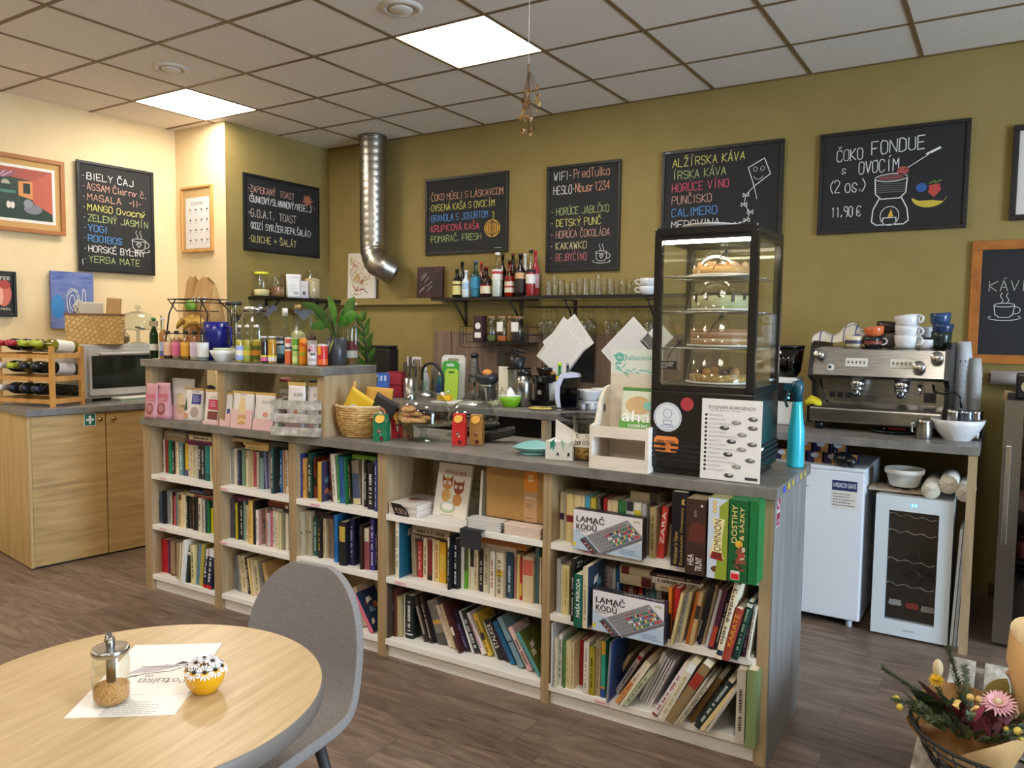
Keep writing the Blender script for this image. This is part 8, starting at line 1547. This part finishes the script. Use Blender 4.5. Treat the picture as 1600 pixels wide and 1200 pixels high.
MB().box(0, OW, .02, OD, .018, OH, SG, bev=.008).build('housing', t); b = MB(); b.box(.03, OW-.03, -.004, .0195, .04, OH-.03, SG, bev=.003); b.build('door', t); MB().box(.045, OW-.045, -.0065, -.0045, .085, OH-.075, M('#23261f', .08)).build('door_glass', t); b = MB(); b.tube([(.09, -.03, OH-.06), (OW-.06, -.03, OH-.06)], .009, M('#d8d6d2', .3), 8); [b.box(x, x+.014, -.03, -.0045, OH-.066, OH-.054, SG) for x in (.09, OW-.08)]; b.build('handle', t); b = MB(); [b.box(x, x+.04, y, y+.04, 0, .018, M('#8a8884', .5)) for x in (.02, OW-.06) for y in (.03, OD-.07)]; b.build('feet', t); a = MB(); printed(a, 'TESLA' if 0 else '·····', .24, .29, .058, .064, M('#4a4a4a'), -.0046); a.build('logo', t)
OZ = ZC+OH+.0005
b = MB(); p = V((-4.98, 2.965, ZC)); [b.box(0, .24, -.06, .06, .006*k, .006*k+.0055, M(('#dcd8cc', '#3a8a6a', '#dcd8cc', '#dcd8cc')[k], .9), bev=.002) for k in range(4)]; tag(b.build('folded_cloth', None, tuple(p), math.radians(88)), 'folded white and green cloth on the cabinet in front of the oven', 'cloth')
# wicker box, canvas bags, cake dome and teapot on the oven
def wick():
    m, t2, b2 = nodes('woven_cane'); tc = t2.nodes.new('ShaderNodeTexCoord'); br = t2.nodes.new('ShaderNodeTexBrick'); br.inputs['Scale'].default_value = 1; br.inputs['Brick Width'].default_value = .03; br.inputs['Row Height'].default_value = .026; br.inputs['Mortar Size'].default_value = .004; br.inputs['Mortar Smooth'].default_value = 1; br.inputs['Color1'].default_value = C('#d8b272'); br.inputs['Color2'].default_value = C('#c89a58'); br.inputs['Mortar'].default_value = C('#b08a4c'); mp = t2.nodes.new('ShaderNodeMapping'); mp.inputs['Rotation'].default_value = (math.radians(90), 0, math.radians(45)); t2.links.new(tc.outputs['Object'], mp.inputs[0]); t2.links.new(mp.outputs[0], br.inputs[0]); t2.links.new(br.outputs[0], b2.inputs['Base Color']); b2.inputs['Roughness'].default_value = .7; bp = t2.nodes.new('ShaderNodeBump'); bp.inputs['Strength'].default_value = .6; bp.invert = True; bp.inputs['Distance'].default_value = .006; t2.links.new(br.outputs['Fac'], bp.inputs['Height']); t2.links.new(bp.outputs[0], b2.inputs['Normal']); return m
WK = wick(); p = V((-5.155, 2.74, OZ)); t = thing('wicker_box', 'square woven cane box with tote bags on top of the oven', 'basket', tuple(p), math.radians(55)); b = MB(); a_, h = .33, .19
for q in ((0, a_, 0, .012), (0, a_, .248, .26), (0, .012, .012, .248), (a_-.012, a_, .012, .248)): b.box(q[0], q[1], q[2], q[3], 0, h, WK)
b.box(.012, a_-.012, .012, .248, 0, .01, WK); b.build('woven_sides', t); b = MB(); [b.box(q[0], q[1], q[2], q[3], h+.0005, h+.012, M('#7a5230', .6)) for q in ((-.004, a_+.004, -.006, .012), (-.004, a_+.004, .248, .266), (-.004, .012, .012, .248), (a_-.012, a_+.004, .012, .248))]; b.build('rim', t); wp = p
ux, uy = V((math.cos(math.radians(55)), math.sin(math.radians(55)), 0)), V((-math.sin(math.radians(55)), math.cos(math.radians(55)), 0))
q = wp+ux*.14+uy*.10+V((0, 0, .012)); t = thing('tote_bag', 'cream canvas tote bag with a loop handle sticking out of the wicker box', 'bag', tuple(q), math.radians(55)); b = MB(); b.box(-.075, .075, -.02, .02, 0, .265, M('#c8bca8', .9), bev=.012); b.build('bag_body', t); MB().tube([(-.07, -.022, .17), (-.095, -.03, .24), (-.07, -.02, .275), (-.04, -.01, .26)], .006, M('#d8d0c0', .9), 6).build('strap', t)
q = wp+ux*.26+uy*.12+V((0, 0, .012)); tag(MB().box(-.045, .045, -.015, .015, 0, .30, KRAFT, bev=.01).build('paper_bag', None, tuple(q), math.radians(55), (0, math.radians(4), math.radians(55))), 'flat brown paper bag behind the tote bag in the wicker box', 'paper bag')
q = WX(184, 540, -5.15); q = V((-5.15, q.y+.02, OZ)); t = thing('teapot', 'glass teapot with brown contents beside the wicker box', 'teapot', tuple(q)); MB().shell([(.045, 0), (.06, .02), (.06, .055), (.035, .085), (.035, .095)], GL2, 20).build('body', t); MB().lathe([(.043, .003), (.056, .02), (.056, .05), (0, .055)], M('#8a6a54', .5), 18).build('contents', t); b = MB(); b.lathe([(.037, .096), (.037, .105), (.01, .115), (.012, .13), (0, .132)], M('#c8bcae', .3), 16); b.build('lid', t)
q = WX(212, 540, -5.17); q = V((-5.17, q.y+.02, OZ)); t = thing('cake_stand', 'glass cake stand with dome on the oven, left of the beer bottle', 'cake stand', tuple(q)); b = MB(); b.shell([(.06, 0), (.055, .005), (.014, .012), (.012, .085), (.03, .092), (.14, .098), (.142, .104), (0, .1)], GT, 28); b.build('stand', t); dome(t, .128, .106, .12); b = MB(); b.box(-.03, .05, -.015, .015, .108, .116, M('#4a3a32', .6), Matrix.Rotation(.15, 4, 'Y')); b.build('cake_knife', t)
# ================================================================== foreground: table, chair
TX, TY, TR, TZ = -1.412, .862, .36, .75
t = thing('round_table', 'round oak-topped cafe table with a dark grey edge in the foreground', 'table', (TX, TY, 0), math.radians(100)); MB().lathe([(TR-.002, TZ-.001), (TR-.003, TZ), (0, TZ)], WOOD_T, 96, None, 0, 0, 1, 1, False).build('tabletop_laminate', t); MB().lathe([(0, TZ-.042), (TR-.006, TZ-.042), (TR, TZ-.036), (TR, TZ-.004), (TR-.002, TZ-.0012), (0, TZ-.0012)], M('#6e655d', .5), 96).build('tabletop_edge', t); b = MB(); b.lathe([(.04, .03), (.035, TZ-.06), (.12, TZ-.05), (.12, TZ-.043), (0, TZ-.043)], M('#1c1c1e', .4), 24); b.build('pedestal', t); MB().lathe([(.23, 0), (.23, .012), (.05, .03), (0, .03)], M('#1c1c1e', .4), 40).build('base', t)
def fabric():
    m, t2, b2 = nodes('grey_woven_fabric'); f = noise(t2, 260, (1, 1, 1), 3); g2 = noise(t2, 110, (1, 1, 3), 3); mx = t2.nodes.new('ShaderNodeMath'); mx.operation = 'ADD'; t2.links.new(f, mx.inputs[0]); t2.links.new(g2, mx.inputs[1]); dv = t2.nodes.new('ShaderNodeMath'); dv.operation = 'MULTIPLY'; dv.inputs[1].default_value = .5; t2.links.new(mx.outputs[0], dv.inputs[0]); t2.links.new(ramp(t2, dv.outputs[0], [(.3, '#716b68'), (.5, '#7f7975'), (.7, '#8d8782')]), b2.inputs['Base Color']); b2.inputs['Roughness'].default_value = .95; return m
FB = fabric(); t = thing('chair', 'grey fabric shell chair with thin legs pushed up to the round table', 'chair', (-1.56, 1.235, 0), math.radians(6))
prof = [(-.24, .425, .30), (-.225, .445, .38), (-.15, .452, .43), (-.04, .448, .45), (.07, .446, .45), (.145, .455, .445), (.19, .485, .41), (.215, .535, .395), (.228, .59, .392)]+[(.228+.042*math.sin(math.radians(a_)), .60+.222*math.sin(math.radians(a_)), max(.02, .39*math.cos(math.radians(a_))**.85)) for a_ in (8, 20, 32, 44, 55, 65, 72, 78)]
b = MB(); n = 16; vs = []
for i, (y, z, w_) in enumerate(prof):
    back = max(0, min(1, (z-.46)/.1))
    for k in range(n+1):
        u = -1+2*k/n; uu = math.sin(u*math.pi/2); cv_ = uu*uu; vs.append((uu*w_/2, y-(.012*cv_)*back*(w_/.39)**2, z+(.03*cv_)*(1-back)*(.4 if i < 3 else 1)))
b.add(vs, [(j*(n+1)+i, j*(n+1)+i+1, (j+1)*(n+1)+i+1, (j+1)*(n+1)+i) for j in range(len(prof)-1) for i in range(n)], FB, True); sh = b.build('upholstered_shell', t)
md = sh.modifiers.new('thickness', 'SOLIDIFY'); md.thickness = .026; md.offset = 0; md.use_rim = True; m2 = sh.modifiers.new('smooth', 'SUBSURF'); m2.levels = 2; m2.render_levels = 2
MB().tube([(-.205+.0257*i, .172+(-.03*((i-8)/8)**2), .478) for i in range(17)], .003, M('#4a4643', .9), 6).build('seam', t)
for sx in (-1, 1):
    for (ya, yb) in ((-.14, -.21), (.12, .20)): MB().tube([(sx*.13, ya, .43), (sx*.20, yb, .0)], [.016, .010], M('#3a3634', .5), 10).build('leg', t)
MB().box(-.14, .14, -.15, .13, .405, .428, M('#2a2826', .6)).build('seat_frame', t)
# on the table
def flat_sheet(c0, c1, c2, z, label, art):
    """a flat sheet lying on the table from its far-left, far-right and near-left corners"""
    c0, c1, c2 = V(c0), V(c1), V(c2); ex = (c1-c0); W_ = ex.length; ex.normalize(); H_ = (c2-c0).length; rz = math.atan2(ex.y, ex.x)
    o = tag(MB().box(0, W_, -H_, 0, 0, .0006, PAPER).build('flyer', None, (c0.x, c0.y, z), rz), label, 'flyer', 'flyers on the round table'); a = MB(); T = Matrix.Translation((0, -H_, .0007)) @ Matrix.Rotation(math.radians(-90), 4, 'X'); art(a, W_, H_, T); a.build('printed_art', o)
def art_f1(a, w, h, T):
    K2 = M('#3a3638'); R180 = T @ Matrix.Translation((w, 0, h)) @ Matrix.Rotation(math.pi, 4, 'Y')
    a.line([(w*.2, h*.48), (w*.35, h*.58), (w*.6, h*.62), (w*.85, h*.74)], .003, -.0003, K2, R180); a.poly([(w*.25, h*.47), (w*.5, h*.58), (w*.8, h*.62), (w*.7, h*.5), (w*.45, h*.44)], -.0002, M('#b8aeb4'), R180); a.poly([(w*.2, h*.43), (w*.36, h*.46), (w*.3, h*.38)], -.0004, K2, R180); a.line([(w*.15, h*.44), (w*.4, h*.5), (w*.7, h*.48)], .002, -.0004, K2, R180)
    chalk(a, 'Potulka', w*.12, h*.72, h*.09, .0016, K2, -.0004, w*.5, 0, .3, R180); chalk(a, 'coffee', w*.5, h*.65, h*.045, .0012, K2, -.0004, w*.25, 0, .2, R180)
def art_f2(a, w, h, T): scribble(a, w*.3, w*.8, h*.02, h*.3, 8, M('#a8a4a0'), -.0003, T)
flat_sheet((-1.545, .893, 0), (-1.390, 1.012, 0), (-1.413, .742, 0), TZ+.0003, 'white flyer with fine print under the sugar jar, the nearer one', art_f2)
flat_sheet((-1.621, .996, 0), (-1.470, 1.112, 0), (-1.476, .800, 0), TZ+.0012, 'white flyer with a sketch and handwriting, the one behind the sugar jar', art_f1)
p = V((-1.412, .818, TZ+.0010)); m_ = mpp(p); r = 27*m_; h = 80*m_; t = thing('sugar_dispenser', 'glass sugar dispenser with a steel spout lid on the round table', 'sugar dispenser', tuple(p))
MB().shell([(r*.85, .0), (r*.98, .006), (r, .015), (r, h*.85), (r*.92, h*.93), (r*.88, h)], GLASS, 28).build('glass_body', t); MB().lathe([(r*.84, .004), (r*.93, .01), (r*.94, h*.34), (r*.5, h*.40), (0, h*.42)], mottled('brown_sugar', [(.4, '#a8733c'), (.6, '#c89a60')], 300, (1, 1, 1), .9), 24).build('brown_sugar', t)
MB().lathe([(r*.97, h*.97), (r*1.02, h*.99), (r*1.02, h*1.06), (r*.97, h*1.09), (r*.9, h*1.085), (0, h*1.12)], M('#b8b6b2', .22, 1), 28).build('lid', t); b = MB(); b.tube([(0, 0, h*.35), (0, 0, h*1.12), (0, 0, h*1.22), (-.003, 0, h*1.28)], .0085, M('#a8a6a2', .25, 1), 14); b.build('spout_tube', t); b = MB(); b.add([(-.009, -.003, h*1.36), (.009, -.003, h*1.24), (.009, .006, h*1.24), (-.009, .006, h*1.36), (-.0085, -.008, h*1.2), (.0085, -.008, h*1.2)], [(0, 1, 2, 3), (0, 4, 5, 1)], M('#a8a6a2', .25, 1)); b.build('spout_tip', t)
a = MB(); T = Matrix.Rotation(math.radians(-30), 4, 'Z'); a.poly(arc(0, h*.42, .009, .014, 0, 360, 12), -r*1.01, BLACK, T); a.line([(-.008, h*.5), (.004, h*.6), (.006, h*.36), (-.006, h*.3)], .003, -r*1.015, BLACK, T); a.build('printed_motif', t)
p = V((-1.305, .945, TZ+.0004)); r = .038; t = thing('flower_pot', 'small round yellow pot of white daisies with dark centres on the table', 'flower pot', tuple(p)); MB().shell([(r*.55, 0), (r*.62, .002), (r*.9, .018), (r, .034), (r*.97, .048), (r*.9, .05), (r*.8, .03), (0, .012)], M('#dca010', .15), 30).build('pot', t)
pc = MB(); ce = MB(); Wp = M('#e8e6e4', .8); rr = random.Random(9); spots = [(r*.86*math.cos(a), r*.86*math.sin(a), .050, a) for a in [i*2*math.pi/10 for i in range(10)]]+[(r*.45*math.cos(a), r*.45*math.sin(a), .062, a) for a in [i*1.4+.4 for i in range(4)]]+[(0, 0, .066, 0)]
for i, (x, y, z, a) in enumerate(spots):
    tilt = .8 if i < 10 else .35; T = Matrix.Translation((x, y, z)) @ Matrix.Rotation(a, 4, 'Z') @ Matrix.Rotation(tilt, 4, 'Y')
    for k in range(13): q = k*2*math.pi/13; c_, s_ = math.cos(q), math.sin(q); L = .0175; pc.add([(.003*c_, .003*s_, 0), (L*.7*c_-.0022*s_, L*.7*s_+.0022*c_, .0012), (L*c_, L*s_, .0), (L*.7*c_+.0022*s_, L*.7*s_-.0022*c_, .0012)], [(0, 1, 2, 3)], Wp, False, T)
    ce.ball((0, 0, .001), .0042, M('#2a2018' if i != 7 else '#8a7a3a', .8), T, 8, .6)
pc.build('petals', t)['kind'] = 'stuff'; ce.build('flower_centres', t)['kind'] = 'stuff'
b = MB(); [leafmesh(b, (0, 0, .03), (r*.9*math.cos(a), r*.9*math.sin(a), .05), .014, M('#5a6a4a'), 0) for a in (.3, 1.4, 2.5, 3.6, 4.7, 5.8)]; b.build('leaves', t)
# ================================================================== right foreground: pallet bench, wire basket, bouquets
PZ = .40
def bench(x0, y0, y1, n, label):
    t = thing('pallet_bench', label, 'bench', (x0, y1, 0)); L = y1-y0
    for k in range(n): MB().box(.096*k, .096*k+.071, -L, 0, PZ-.02, PZ, WEATH, bev=.002).build('slat', t)
    for y in (-.05, -L+.0): MB().box(0, .096*(n-1)+.071, y-.0+.001, y+.049, PZ-.085, PZ-.0205, WEATH).build('crossbeam', t)
    for x in (.0, .096*(n-1)+.0):
        for y in (-.05, -L+.0): MB().box(x, x+.07, y+.001, y+.049, 0, PZ-.0855, WEATH).build('leg', t)
    return t
bench(-.11, 2.42, 2.93, 6, 'whitewashed pallet-wood bench at the lower right, the one farther back'); bench(-.155, 1.4, 2.31, 6, 'whitewashed pallet-wood bench at the lower right, the nearer one')
tag(MB().box(-.03, .45, 1.9, 2.9, 0, .30, M('#6a0e1e', .9), bev=.02).build('floor_cushion', None), 'dark red cushion block glimpsed between the pallet slats', 'cushion')
c = G(1542, 1140, .52); bc = V((c.x+.035, c.y, PZ+.0005)); t = thing('wire_basket', 'round black wire basket on the pallet bench holding the bouquets', 'basket', tuple(bc)); b = MB(); R_ = .20
for j, (z, q) in enumerate(((.003, .68), (.035, .78), (.065, .86), (.095, .93), (.12, 1.0))): b.tube([(R_*q*math.cos(a), R_*q*math.sin(a), z) for a in [k*2*math.pi/40 for k in range(40)]], .0028 if j < 4 else .0045, MBLACK, 6, None, True)
for k in range(24): a = k*2*math.pi/24; b.tube([(R_*.68*math.cos(a), R_*.68*math.sin(a), .003), (R_*math.cos(a), R_*math.sin(a), .12)], .0022, MBLACK, 5)
for k in range(6): b.tube([(R_*.66*math.cos(k*.52), R_*.66*math.sin(k*.52), .003), (-R_*.66*math.cos(k*.52), -R_*.66*math.sin(k*.52), .003)], .0022, MBLACK, 5)
b.build('wire_frame', t)
def fir(b, p0, p1, L, mat, seed, stem):
    rr = random.Random(seed); p0, p1 = V(p0), V(p1); ax = (p1-p0); n = int(ax.length/.003); axn = ax.normalized(); s = axn.cross(V((0, 0, 1))).normalized(); q = s.cross(axn); stem.tube([p0, (p0+p1)*.5+V((0, 0, .006)), p1], .002, M('#5a4a30'), 5)
    for i in range(n):
        c_ = p0+ax*(i/n)+V((0, 0, .006*math.sin(math.pi*i/n)))
        for k in range(6):
            a = rr.uniform(0, 6.3); d = (s*math.cos(a)+q*math.sin(a))*.85+axn*.6; e = c_+d*L*rr.uniform(.8, 1.1); w_ = axn.cross(d).normalized()*.0017; b.add([c_-w_, c_+w_, e+w_*.4, e-w_*.4], [(0, 1, 2, 3)], mat)
hd = bc+V((-.07, -.02, .125)); t = thing('bouquet', 'winter bouquet of fir, pink flower and berries in kraft paper in the wire basket', 'bouquet', tuple(hd)); FG1 = mottled('fir_green', [(.3, '#3a4a30'), (.7, '#6a7a58')], 40)
axis = V((-.25, -.35, .9)).normalized(); e1 = axis.cross(V((0, 1, 0))).normalized(); e2 = axis.cross(e1)
b = MB(); vs = []; n = 36
for j, (r, d) in enumerate(((.01, -.20), (.06, -.12), (.105, -.05), (.13, .0), (.142, .03))):
    for k in range(n): a = 2*math.pi*k/n; wv = 1+.06*math.sin(3*a+j)+.03*math.sin(7*a); q = e1*(r*wv*math.cos(a)*.98)+e2*(r*wv*math.sin(a)*.78)+axis*(d+.012*math.sin(4*a)*(j/4)); vs.append(q)
b.add(vs, [(i*n+k, i*n+(k+1) % n, (i+1)*n+(k+1) % n, (i+1)*n+k) for i in range(4) for k in range(n)], KRAFT, True); b.build('kraft_wrap', t)
f = MB(); st = MB(); at_ = lambda u, v, w_=0: e1*u+e2*v+axis*w_
fir(f, at_(-.02, .02, -.02), V((-.205, .06, .075)), .013, FG1, 1, st); fir(f, at_(-.03, -.02, -.02), V((-.17, -.03, .035)), .013, FG1, 2, st); fir(f, at_(0, 0, 0), V((-.06, .12, .14)), .014, FG1, 3, st); fir(f, at_(.02, 0, 0), V((.09, .02, .05)), .013, FG1, 4, st); fir(f, at_(0, .0, 0), V((-.08, -.10, .04)), .013, FG1, 5, st); fir(f, at_(0, .03, 0), V((-.02, .12, .10)), .013, M('#7a8a74', .7), 6, st); fir(f, at_(.03, .03, 0), V((.10, -.06, .045)), .013, FG1, 7, st)
[fir(f, V((x, y, .0)), V((x*1.7+.01*k, y*1.6-.01, .055+.008*(k % 3))), .013, FG1, 10+k, st) for k, (x, y) in enumerate(((-.06, -.04), (-.05, .03), (-.01, -.05), (.02, .05), (.05, -.03), (.06, .03), (-.03, 0), (.03, -.06)))]
f.build('fir_twigs', t)['kind'] = 'stuff'; st.build('stems', t)
def daisy(c_, R, n, col, cc, nm, up):
    b = MB(); up = V(up).normalized(); s = up.cross(V((0, 1, .3))).normalized(); q = up.cross(s)
    for L in range(3):
        for k in range(n): a = 2*math.pi*(k+L*.5)/n; d = s*math.cos(a)+q*math.sin(a); d2 = s*math.cos(a+1.57)+q*math.sin(a+1.57); rr_ = R*(1-.22*L); b.add([c_, c_+d*rr_*.6+d2*R*.09+up*.004*(L+1), c_+d*rr_+up*(.004+.008*L), c_+d*rr_*.6-d2*R*.09+up*.004*(L+1)], [(0, 1, 2, 3)], M(col, .8))
    b.ball(tuple(c_+up*.008), R*.22, M(cc, .8), None, 10); return b.build(nm, t)
daisy(V((.055, -.01, .075)), .042, 22, '#dcaab0', '#c8b490', 'pink_flower', (-.1, -.5, 1)); daisy(V((-.075, .02, .085)), .022, 14, '#d8b020', '#c89a18', 'yellow_flower', (-.2, -.5, 1))
b = MB(); rr = random.Random(4)
for x, y, z, c2 in [(rr.uniform(-.04, .02), rr.uniform(-.04, .02), rr.uniform(.045, .075), '#d8b468') for _ in range(9)]+[(rr.uniform(.07, .12), rr.uniform(-.10, -.03), rr.uniform(.03, .06), '#d0b850') for _ in range(8)]+[(-.16, -.01, .03, '#c8b040'), (-.15, -.03, .02, '#c8b040')]: b.ball((x, y, z), rr.uniform(.007, .010), M(c2, .4), None, 10)
b.build('berries', t)['kind'] = 'stuff'
b = MB(); rr = random.Random(5)
for k in range(34): x, y = rr.uniform(-.03, .07), rr.uniform(-.10, -.02); leafmesh(b, (x, y, .03), (x+rr.uniform(-.03, .03), y+rr.uniform(-.03, .03), rr.uniform(.05, .09)), .016, M(rr.choice(['#4a1420', '#5a1828', '#3a1418', '#7a1c30']), .6), .1)
b.build('burgundy_leaves', t)['kind'] = 'stuff'
b = MB(); rr = random.Random(15)
for k in range(110):
    a = rr.uniform(0, 6.3); q = .105*math.sqrt(rr.random()); x, y = q*math.cos(a)-.01, q*math.sin(a)*.85-.01; leafmesh(b, (x*.8, y*.8, .0), (x*1.25+rr.uniform(-.02, .02), y*1.25+rr.uniform(-.02, .02), rr.uniform(.035, .065)), rr.uniform(.010, .018), M(rr.choice(['#2c3a24', '#3a4a2e', '#4a5a3c', '#5c6a50', '#22301c']), .6), .1)
b.build('filler_leaves', t)['kind'] = 'stuff'
b = MB(); leafmesh(b, (-.06, -.02, .03), (-.13, -.02, .075), .035, M('#22301c', .3), .1); leafmesh(b, (-.05, .0, .03), (-.10, -.05, .07), .03, M('#2a3a22', .3), .1); leafmesh(b, (.03, .05, .03), (.07, .05, .13), .05, M('#7a6a30', .5), .1); leafmesh(b, (-.04, -.02, .03), (-.12, .03, .075), .02, M('#3a1a1c', .5), 0); b.build('broad_leaves', t)
b = MB(); b.ball((-.075, .03, .115), .012, M('#c8b890', .95), None, 10, 2.0); b.build('bunny_tail_grass', t); b = MB(); b.tube([at_(.12, -.02, -.03)+V((0, 0, 0)), V((.10, .05, .03)), V((.085, .10, .10)), V((.07, .09, .12))], [.012, .011, .009, .006], M('#b89878', .5), 8); b.build('ribbon', t)
q = G(1592, 1090, .52); t = thing('bouquet', 'second bouquet wrapped in upright kraft paper at the right edge', 'bouquet', (bc.x+.10, bc.y+.06, PZ+.02)); b = MB(); vs = []; n = 28
for j, (r, z) in enumerate(((.03, 0), (.05, .08), (.09, .17), (.11, .25), (.10, .31))):
    for k in range(n): a = 2*math.pi*k/n; wv = 1+.07*math.sin(3*a+j*.7); vs.append((r*wv*math.cos(a), r*wv*math.sin(a)*.7, z+.05*(j/4)**2*math.cos(a-2.6)))
b.add(vs, [(i*n+k, i*n+(k+1) % n, (i+1)*n+(k+1) % n, (i+1)*n+k) for i in range(4) for k in range(n)], mottled('pale_kraft_paper', [(.3, '#c69a62'), (.7, '#d8b07a')], 12, (1, 1, .5), .85), True); b.build('kraft_wrap', t); b = MB(); [b.ball((x, y, z), r, M(c2, .8), None, 10) for x, y, z, r, c2 in ((.0, .0, .33, .022, '#d8a818'), (.04, .02, .31, .02, '#d8b020'), (.03, -.02, .30, .018, '#c89a68'), (-.03, .02, .30, .018, '#8a9a60'), (.06, -.01, .29, .02, '#a8303a'))]; b.build('flower_heads', t); b = MB(); b.tube([(.0, -.045, .06), (.03, -.05, .05), (.06, -.02, .06)], .004, M('#a8845c', .6), 6); b.build('tie', t)
